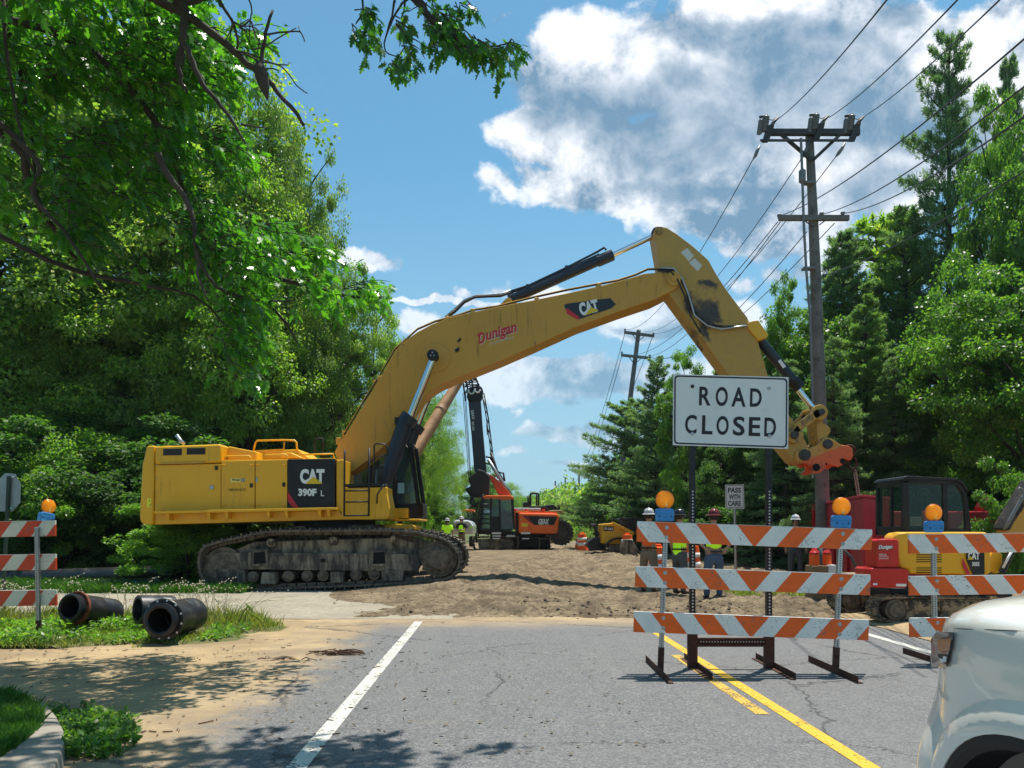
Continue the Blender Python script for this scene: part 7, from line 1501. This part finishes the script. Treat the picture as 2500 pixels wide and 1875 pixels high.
# bumper
b = MB(); st2 = [(2.62, .0, 1), (2.78, -.02, 1), (2.90, .0, 1), (3.02, .06, 1), (3.12, .16, 1), (3.17, .3, 1), (3.18, .8, 1)]; v_ = []
for Y, dx, _ in st2: v_ += [(XS+.03+dx+o_, Y-o2, z) for o_, o2, z in ((.05, .05, .38), (-.0, .0, .50), (-.01, 0, .62), (.012, 0, .72), (.05, .01, .80), (.075, .02, .96))]
f_ = [(i*6+j, i*6+j+1, (i+1)*6+j+1, (i+1)*6+j) for i in range(len(st2)-1) for j in range(5)]; b.add(v_, f_); b.add([(2*(XS+W2)-x, y, z) for x, y, z in v_], [f[::-1] for f in f_]); b.prismz([(XS+.8, 2.9), (XS+1.2, 2.9), (XS+1.2, 3.18), (XS+.8, 3.18)], .4, .8); b.build('bumper', M['carpaint'], tk, smooth=True, sub=1)
b = MB(); b.box((XS+.35, 3.0, .82), (XS+2*W2-.35, 3.10, 1.14)); b.build('grille', M['plastic'], tk, bevel=.02)
# cabin
sm = [onbody(x, y, 1.55, .001) for x, y in ((800,470),(900,474),(1100,480),(1300,488),(1480,498))]; b = MB(); b.tube(sm, .0016, 5); b.build('panel_gap', M['hole'], tk)
b = MB(); CP = [(1.0, 1.20), (.35, 1.80), (-2.3, 1.85), (-2.95, 1.2)]; v_ = [(XS+.09+(.12 if z > 1.3 else 0), y, z) for y, z in CP]+[(XS+2*W2-.09-(.12 if z > 1.3 else 0), y, z) for y, z in CP]; b.add(v_, [(0, 1, 2, 3), (7, 6, 5, 4), (0, 4, 5, 1), (1, 5, 6, 2), (2, 6, 7, 3)]); b.build('cabin', M['glassd'], tk, bevel=.05)
b = MB(); b.box((XS+.2, -2.3, 1.83), (XS+2*W2-.2, .33, 1.90)); b.build('roof', M['carpaint'], tk, bevel=.04)
# ------------------------------------------------------------------ near oak overhead (trunk outside the left edge)
oak = thing('oak_tree', 'near oak with big lobed leaves overhanging the upper left corner', 'tree', (-8.6, 6.6, 0))
rg = np.random.default_rng(5)
def inpoly(P, x, y):
    c = False; n = len(P); j = n-1
    for i in range(n):
        if ((P[i][1] > y) != (P[j][1] > y)) and (x < (P[j][0]-P[i][0])*(y-P[i][1])/(P[j][1]-P[i][1]+1e-9)+P[i][0]): c = not c
        j = i
    return c
# canopy volume: outline of the crown as a plan of height and reach, at 7-9.5 m
CAN = [(-60,-80),(420,-80),(400,20),(440,60),(545,50),(560,100),(520,160),(470,190),(450,260),(500,300),(545,400),(500,440),(540,470),(620,485),(670,520),(720,560),(755,575),(795,610),(770,650),(700,645),(650,680),(555,690),(570,740),(520,790),(505,820),(470,800),(430,700),(420,620),(380,560),(290,600),(210,590),(150,520),(60,560),(-60,480)]
twig = MB(); C = []; D = []; SZ = []
ns = 0
def spray(p0, dr, n_, ln, size):
    """a drooping twig with leaves"""
    P = [p0+dr*ln*t+Vector((0, 0, -.22*ln*t*t)) for t in np.linspace(0, 1, 4)]; twig.tube(P, [.006, .005, .004, .002], 4, cap=False)
    for i in range(n_):
        t = rg.uniform(.15, 1.05); q = P[0].lerp(P[-1], t)+Vector((0, 0, .0)); d_ = Vector((dr.x+rg.normal(0, .7), dr.y+rg.normal(0, .7), dr.z-.55+rg.normal(0, .5))).normalized()
        C.append(q+d_*.02); D.append(d_); SZ.append(size*rg.uniform(.5, 1.15))
rnd2 = random.Random(9)
tries = 0
while ns < 3000 and tries < 40000:
    tries += 1; x = rg.uniform(-60, 860); y = rg.uniform(-80, 830)
    if not inpoly(CAN, x, y): continue
    dn = noise.noise(Vector((x*.011, y*.011, 1)))+.5*noise.noise(Vector((x*.03, y*.03, 4)))
    thin = .28 if y > 330 else .05
    edge = 0 if (y < 250 or (480 < y < 690 and x > 380)) else .14
    if dn < -.13+thin*.6+edge+ (.18 if (y > 560 and x < 420) else 0): continue
    Y = rg.uniform(7.1, 9.9) if x < 620 else rg.uniform(7.8, 9.6); p = S(0, x, y, Y); dr = Vector((.75+rg.normal(0, .5), rg.normal(0, .6), -.1+rg.normal(0, .3))).normalized()
    spray(p, dr, 8, rg.uniform(.20, .38), .104); ns += 1
# the branch hanging in at the top centre
for (x, y, rx, ry, n_) in ((180,55,55,45,7),(150,150,60,45,7),(215,190,40,35,5),(240,60,50,45,5),(390,120,40,50,7),(425,235,55,40,6),(370,330,60,30,7),(430,310,50,45,6),(560,90,70,70,14),(640,60,60,50,8),(680,130,70,60,12),(610,190,70,50,8),(600,250,60,40,6),(700,230,60,45,8),(760,200,60,45,9),(780,270,50,40,6),(840,240,60,50,7),(880,300,50,40,7),(950,250,60,40,9),(1000,240,30,45,5),(720,10,70,40,7),(560,10,60,30,5)):
    for i in range(int(n_*1.15)):
        p = S(10, x+rg.uniform(-1, 1)*rx*.7, y+rg.uniform(-1, 1)*ry*.7, rg.uniform(6.0, 6.7)); spray(p, Vector((.5+rg.normal(0, .5), rg.normal(0, .5), -.5+rg.normal(0, .3))).normalized(), 5, rg.uniform(.08, .16), .085)
# canopy over the viewer's left (casts the shade on the sand and the road); above the frame
for (cx, cy, cz, rx, ry, rz, n_) in ((-5.2, 8.9, 8.3, 2.2, .50, .5, 70), (-3.3, 8.6, 8.6, .9, .3, .4, 14), (-.7, 6.35, 6.9, 1.7, .6, .35, 120), (-2.4, 6.2, 6.6, 1.2, .5, .4, 70), (-4.4, 6.3, 6.4, 1.6, 1.0, .6, 120), (-6.2, 5.6, 6.5, 1.5, 1.4, .7, 130), (-3.4, 4.6, 6.0, 1.4, .9, .5, 80)):
    for i in range(n_):
        v_ = unit(rg.normal(0, 1, 3))*rg.uniform(.2, 1)**.5; p = Vector((cx+v_[0]*rx, cy+v_[1]*ry, cz+v_[2]*rz))
        if S(0, 0, 0, p.y).z > p.z-.1: p.z = S(0, 0, 0, p.y).z+.15+abs(v_[2])*rz
        spray(p, Vector((rg.normal(0, 1), rg.normal(0, 1), -.1)).normalized(), 9, .38, .15)
C_ = np.array([c[:] for c in C]); D_ = np.array([d_[:] for d_ in D]); S_ = np.array(SZ)
# bent leaves: droop the tip and fold along the midrib
V = leaf_verts(C_, D_, S_, OAK, rg, .9)
cu_ = rg.uniform(-.1, .55, len(S_)); V[:, :, 2] -= (S_[:, None]*(OAK[None, :, 1]**2)*cu_[:, None])+(S_[:, None]*(OAK[None, :, 0]**2)*rg.uniform(-.8, .8, len(S_))[:, None])
place('leaves', poly_mesh('leaves', V, len(OAK), L['oak']), oak).location = -oak.location
twig.build('twigs', M['bark'], oak)
br = MB()
def branch(k, pts, r0, r1, Ys):
    n = len(pts); P = [S(k, x, y, Ys[0]+(Ys[1]-Ys[0])*i/(n-1)) for i, (x, y) in enumerate(pts)]; Q = []
    for i in range(n-1):
        a, b_, c, d_ = P[max(0, i-1)], P[i], P[i+1], P[min(n-1, i+2)]
        for t in (0, .33, .66): Q.append(.5*((2*b_)+(c-a)*t+(2*a-5*b_+4*c-d_)*t*t+(3*b_-a-3*c+d_)*t**3))
    Q.append(P[-1]); Q = [q+Vector((rnd2.uniform(-1, 1), 0, rnd2.uniform(-1, 1)))*r0*.25 for q in Q]
    return Q, [r0+(r1-r0)*i/(len(Q)-1) for i in range(len(Q))]
tr_ = MB(); tr_.tube([(-8.6, 6.6, -.1), (-8.55, 6.6, 1.2), (-8.4, 6.7, 3.5), (-8.1, 6.8, 6), (-7.6, 6.9, 9)], [.42, .34, .30, .25, .16], 16); tr_.build('trunk', M['bark'], oak, smooth=True)
for pts, r0, r1, Ys in (([(-700,300),(-300,120),(20,300),(60,390),(100,470),(150,540),(220,620)], .06, .012, (7.0, 8.2)), ([(-500,-200),(-50,-100),(20,60),(60,250),(80,420)], .04, .012, (7, 7.8)),
    ([(-400,0),(100,60),(330,250),(400,420),(440,520),(480,560),(520,640)], .045, .01, (7, 8.6)), ([(340,330),(358,371),(410,449),(426,553),(430,600),(450,650)], .034, .008, (6.9, 7.1)), ([(-40,230),(49,313),(85,365),(72,423),(137,495),(195,586),(230,640)], .032, .008, (6.9, 7.2)), ([(5,-20),(16,130),(40,260),(70,370)], .02, .01, (6.9, 7)), ([(426,553),(470,620),(560,648),(640,650)], .02, .006, (7.1, 7.4)), ([(330,-60),(395,10),(395,130),(385,180)], .022, .008, (6.9, 7)), ([(430,520),(540,620),(620,700),(640,740)], .03, .006, (8.3, 8.8)), ([(440,540),(600,600),(760,640),(830,640)], .035, .006, (8.3, 9)),
    ([(-300,350),(100,560),(280,610),(420,640),(500,720)], .03, .008, (7.4, 8.6))):
    Q, rr = branch(0, pts, r0, r1, Ys); b = MB(); b.tube(Q, rr, 8); b.build('limb', M['bark'], oak, smooth=True)
Q, rr = branch(10, [(-300,-900),(250,-200),(470,-10),(560,100),(700,210),(870,270),(1000,255)], .05, .006, (6.4, 6.2)); b = MB(); b.tube(Q, rr, 7)
for pts in ([(500,-40),(420,0),(375,60),(340,130),(305,230),(325,290),(400,310)], [(360,0),(345,90),(310,200)], [(420,-30),(410,60),(395,100)], [(180,-60),(190,60),(150,130)], [(470,20),(560,80),(620,180)], [(640,180),(700,215),(820,250)]):
    Q2, r2 = branch(10, pts, .012, .004, (6.3, 6.3)); b.tube(Q2, r2, 5)
b.build('limb', M['bark'], oak, smooth=True); 
# dead branch
db = MB()
for pts, r0, r1 in (([(-300,-200),(500,-120),(920,35),(1010,90),(1130,165),(1270,285),(1340,345),(1400,400),(1430,430),(1500,490),(1600,610),(1640,680)], .046, .012), ([(960,0),(1000,60),(990,150),(985,250),(960,350),(980,440),(1005,495)], .04, .012), ([(960,10),(1060,5),(1140,-30)], .035, .02), ([(1000,250),(1040,340),(1100,460),(1200,580),(1280,690),(1325,780)], .028, .006), ([(1300,670),(1380,685),(1440,690)], .008, .003),
    ([(1415,420),(1408,370),(1420,270),(1435,180),(1470,60)], .022, .010), ([(1440,185),(1540,172),(1620,172),(1645,225)], .008, .004), ([(1620,172),(1612,140)], .005, .003), ([(1360,270),(1440,245),(1510,200),(1600,150)], .007, .003), ([(1170,-20),(1220,60),(1262,130),(1280,200),(1282,255),(1250,280)], .013, .008), ([(1262,120),(1310,140),(1350,110),(1365,150),(1385,200),(1420,260)], .008, .004), ([(1262,130),(1245,180),(1240,240)], .006, .003), ([(1340,-20),(1360,50),(1352,110),(1345,230)], .007, .003),
    ([(1270,275),(1330,285),(1400,310),(1480,345),(1560,352)], .009, .004), ([(1330,290),(1400,330),(1500,350),(1560,400),(1600,460),(1660,505)], .007, .003), ([(1420,375),(1460,370),(1510,380)], .008, .004), ([(1310,140),(1380,150),(1400,210),(1390,290)], .005, .003), ([(1430,230),(1470,270),(1500,288)], .005, .003), ([(1210,230),(1250,150),(1245,90)], .005, .003), ([(1110,150),(1160,145),(1200,160)], .005, .003)):
    Q, rr = branch(9, pts, r0*(1 if r0 > .04 else 1.1), max(.0045, r1*1.2), (6.7, 6.8)); db.tube(Q, rr, 7)
db.lathe([(.01, -.22), (.045, -.1), (.06, .0), (.05, .07), (.02, .12)], Matrix.Translation(S(9, 1412, 405, 6.72)) @ Matrix.Rotation(R(-14), 4, 'Y'), 10)
db.build('dead_branch', M['deadwood'], oak, smooth=True)

# ------------------------------------------------------------------ grass, weeds, debris
def blades(name, n, fx, h, wd, m_, seed, lean=.35, tpl=3, kind='stuff'):
    rng = np.random.default_rng(seed); P = []
    while len(P) < n:
        q = fx(rng)
        if q is not None: P.append(q)
    P = np.array(P); a = rng.uniform(0, 6.28, n); hh = h*rng.uniform(.45, 1.3, n); ln = rng.normal(0, lean, (n, 2))*hh[:, None]; w_ = wd*rng.uniform(.6, 1.3, n)
    dx = np.cos(a)*w_; dy = np.sin(a)*w_; V = np.zeros((n, 5, 3)); mid = P+np.stack([ln[:, 0]*.35, ln[:, 1]*.35, hh*.6], 1); tip = P+np.stack([ln[:, 0], ln[:, 1], hh], 1); wv = np.stack([dx, dy, dx*0], 1)
    V[:, 0] = P-wv; V[:, 1] = P+wv; V[:, 2] = mid+wv*.7; V[:, 3] = tip; V[:, 4] = mid-wv*.7
    o = place(name, poly_mesh(name, V, 5, L[m_])); return tag(o, kind=kind)
def isle(rng):
    x = rng.uniform(-12.5, -3.4); y = rng.uniform(9.55, 13.1)
    e = noise.noise(Vector((x*1.4, y*1.4, 2)))
    ok = isle_in(x, y) or (y > 9.4 and x < -4.6 and e > .15)
    if x > -4.6 and rng.random() < .35: ok = ok and e > -.1
    return (x, y, .01) if ok and rng.random() < .62+.8*e else None
blades('grass', 34000, isle, .085, .006, 'grass', 1, .5)
blades('grass', 9000, lambda r: (lambda q: q if q and (q[1] > 11.2 or q[0] < -7) else None)(isle(r)), .22, .006, 'grass', 11, .45)
blades('grass', 26000, lambda rng: (rng.uniform(-16, -6.2), 17.7+rng.uniform(0, 1)**1.5*3.0, .005), .20, .008, 'lawn', 2, .5)
blades('grass', 5000, lambda rng: (lambda x, y: (x, y, dirt_h(x, y)) if noise.noise(Vector((x*1.2, y, 5))) > -.05 else None)(rng.uniform(4.8, 8.2), rng.uniform(16.0, 19.0)), .10, .008, 'grass', 3, .6)
blades('grass', 9000, lambda rng: (lambda x, y: (x, y, .04) if noise.noise(Vector((x*1.6, y*1.6, 8))) > .08+(.2 if x < 6.2 else 0) else None)(rng.uniform(5.7, 9.5), rng.uniform(8.2, 11.6)), .07, .006, 'grass', 4, .6)
blades('grass', 9000, lambda rng: (rng.uniform(6, 22), rng.uniform(60, 130), .0), .8, .05, 'grass', 14, .4)
# kerbed lawn corner at the lower left
KC = [G(8, x, y) for x, y in ((0, 0),)] if 0 else None
def G2(x, y): px, py = x*.18083, 1650+y*.18083; Yd = EYE*FPX/(py-HOR); return ((px-1250)*Yd/FPX, Yd)
kin = [G2(-600,480),(0,0)]
edge = [G2(x, y) for x, y in ((-400,395),(150,400),(380,480),(560,620),(600,740),(545,880),(430,1020),(310,1130),(120,1260),(-200,1500))]
edgeo = [G2(x, y) for x, y in ((-400,340),(180,352),(420,432),(640,560),(760,720),(850,900),(858,1060),(820,1240),(700,1500),(400,2100))]
b = MB(); k = len(edge); zt_ = .11
b.add([(x, y, zt_) for x, y in edge]+[(x, y, zt_-.012) for x, y in edgeo]+[(x+.015, y+.01, -.01) for x, y in edgeo], [(i, i+1, i+1+k, i+k) for i in range(k-1)]+[(k+i, k+i+1, 2*k+i+1, 2*k+i) for i in range(k-1)]); tag(b.build('kerb', M['concrete'], bevel=.015, seg=2, smooth='auto'), kind='structure')
lw_ = [(x, y, zt_-.015) for x, y in edge]+[(-9, 3.0, zt_-.015), (-9, edge[0][1], zt_-.015)]; b = MB(); b.add(lw_, [tuple(range(len(lw_)))[::-1]]); tag(b.build('lawn', soil_mat('lawn_soil', (.03, .06, .015), (.04, .08, .02), (.05, .05, .03), 2, .5)), kind='structure')
lawnpoly = [(x, y) for x, y in edge]+[(-6, 3.4), (-6, edge[0][1])]
def lawnp(rng):
    x = rng.uniform(-5.2, -2.3); y = rng.uniform(3.8, 6.75); return (x, y, .09) if inpoly(lawnpoly, x-.0, y) else None
blades('grass', 42000, lawnp, .085, .0028, 'lawn', 6, .45)
def weedp(rng):
    px = rng.uniform(560, 1850); py = rng.uniform(480, 1250); cx = (px-1150)/700; cy = (py-800)/350
    if cx*cx+cy*cy > 1+.9*noise.noise(Vector((px*.007, py*.009, 0))) or (px < 840 and py > 700): return None
    x, y = G2(px, py); return (x, y, .0)
rng = np.random.default_rng(31); Pw = []
while len(Pw) < 1500:
    q = weedp(rng)
    if q: Pw.append((q[0], q[1], rng.uniform(.005, .07)))
Pw = np.array(Pw); Dw = rng.normal(0, 1, (len(Pw), 3)); Dw[:, 2] = abs(Dw[:, 2])*.6+.1
tag(place('weeds', poly_mesh('weeds', leaf_verts(Pw, Dw, rng.uniform(.03, .075, len(Pw)), DIAMOND*np.array([.8, 1, 1]), rng, .5), 4, L['dec'])), kind='stuff')
blades('weeds', 2200, weedp, .07, .003, 'lawn', 32, .5)
# broad weeds on the island around the pipes
rng = np.random.default_rng(41); Pw = []
while len(Pw) < 5200:
    x = rng.uniform(-8.2, -3.8); y = rng.uniform(9.6, 11.4)
    if isle_in(x, y) and noise.noise(Vector((x*1.3, y*1.3, 12))) > -.1: Pw.append((x, y, rng.uniform(.02, .20)*(.4+.6*(x < -5.5))))
Pw = np.array(Pw); Dw = rng.normal(0, 1, (len(Pw), 3)); Dw[:, 2] = abs(Dw[:, 2])*.6
tag(place('weeds', poly_mesh('weeds', leaf_verts(Pw, Dw, rng.uniform(.05, .11, len(Pw)), DIAMOND*np.array([.6, 1, 1]), rng, .5), 4, L['decl'])), kind='stuff')
# tall dry stems
rng = np.random.default_rng(51); b = MB(); hd_ = MB()
for i in range(150):
    if i < 110: x = rng.uniform(-9.6, -5.2); y = rng.uniform(11.6, 12.9)
    else: x = rng.uniform(-5.0, -4.3); y = rng.uniform(11.4, 12.6)
    h = rng.uniform(.35, .75); d = rng.normal(0, .16, 2); P = [Vector((x, y, 0)), Vector((x+d[0]*.4, y+d[1]*.4, h*.5)), Vector((x+d[0], y+d[1], h*.88)), Vector((x+d[0]*1.9, y+d[1]*1.6, h*rng.uniform(.85, 1)))]; b.tube(P, [.004, .0035, .003, .002], 4, cap=False)
    for f in range(5): q = P[2].lerp(P[3], f/4); hd_.lathe([(0, -.012), (.011, 0), (0, .014)], Matrix.Translation(q+Vector(rng.normal(0, .012, 3))), 5)
tag(b.build('dry_stems', L['dry']), kind='stuff'); tag(hd_.build('seed_heads', mat('seed_head', (.55, .5, .36), .8)), kind='stuff')
# twigs, bark bits, leaves on the ground
b = MB()
for cx, cy, n_, s_ in ((S(0, 740, 0, 9.2).x, 9.15, 46, .28), (S(0, 640, 0, 8.9).x, 8.8, 10, .3)):
    for i in range(n_):
        x = cx+rng.normal(0, s_*.6); y = cy+rng.normal(0, s_*.3); a = rng.uniform(-.5, .5); l_ = rng.uniform(.03, .16); b.tube([(x-l_*math.cos(a), y-l_*math.sin(a), .01), (x, y, .02+rng.uniform(0, .02)), (x+l_*math.cos(a), y+l_*math.sin(a), .012)], rng.uniform(.003, .009), 4)
for i in range(260):
    x = rng.uniform(-6.5, -.8) if i < 330 else rng.uniform(-1, 4); y = rng.uniform(4.9, 10.5); a = rng.uniform(0, 3.1); l_ = rng.uniform(.006, .035)*(2 if rng.random() < .12 else 1); b.tube([(x-l_*math.cos(a), y-l_*math.sin(a), .008), (x+l_*math.cos(a), y+l_*math.sin(a), .010)], rng.uniform(.002, .006), 4)
tag(b.build('twig_litter', mat('twig_bark', (.12, .06, .035), .9, var=.3)), kind='stuff')
n_ = 700; P = np.stack([rng.uniform(-6.5, 1.0, n_), rng.uniform(5, 9.6, n_), np.full(n_, .012)], 1); Dn = rng.normal(0, 1, (n_, 3)); Dn[:, 2] *= .15; V = leaf_verts(P, Dn, rng.uniform(.015, .05, n_), DIAMOND, rng, .15); tag(place('fallen_leaves', poly_mesh('fallen_leaves', V, 4, mat('fallen_leaf', (.10, .07, .03), .8, var=.5))), kind='stuff')
# stones and clods in the dirt
b = MB(); 
for i in range(1300):
    y = 13.0+rng.uniform(0, 1)**1.6*16; x = rng.uniform(-4.2, 8.6); r = rng.uniform(.006, .026)*(1+1.4*(rng.random() < .05)); z = dirt_h(x, y)
    Mx = Matrix.Translation((x, y, z+r*.3)) @ Matrix.Rotation(rng.uniform(0, 6), 4, 'Z') @ Matrix.Diagonal((1, rng.uniform(.6, 1), rng.uniform(.45, .8), 1)); b.lathe([(0, -r), (r*.8, -r*.5), (r, .1*r), (r*.6, r*.75), (0, r)], Mx, 6)
tag(b.build('clods', DIRT), kind='stuff')
b = MB()
for i in range(120):
    y = rng.uniform(12.75, 14.4); x = rng.uniform(.5, 4.2); r = rng.uniform(.01, .04); Mx = Matrix.Translation((x, y, dirt_h(x, y)+r*.2)) @ Matrix.Rotation(rng.uniform(0, 6), 4, 'Z'); b.lathe([(0, -r), (r*.8, -r*.5), (r, .1*r), (r*.6, r*.6), (0, r*.8)], Mx, 7)
tag(b.build('clods', soil_mat('damp_clod', (.10, .075, .05), (.14, .11, .08), (.08, .06, .045), 2, .6)), kind='stuff')
# ------------------------------------------------------------------ light summer haze in the air
b = MB(); b.box((-260, -20, -1.2), (260, 520, 45)); hz_o = bpy.data.materials.new('haze'); hz_o.use_nodes = True; t = NT(hz_o.node_tree)
pv = t.n('ShaderNodeVolumePrincipled'); pv.inputs['Color'].default_value = (.80, .88, .95, 1); pv.inputs['Density'].default_value = .0002; pv.inputs['Anisotropy'].default_value = .2
ho = t.n('ShaderNodeOutputMaterial'); t.l(pv.outputs[0], ho.inputs['Volume']); tag(b.build('haze', hz_o), kind='stuff')
scn.cycles.volume_bounces = 0
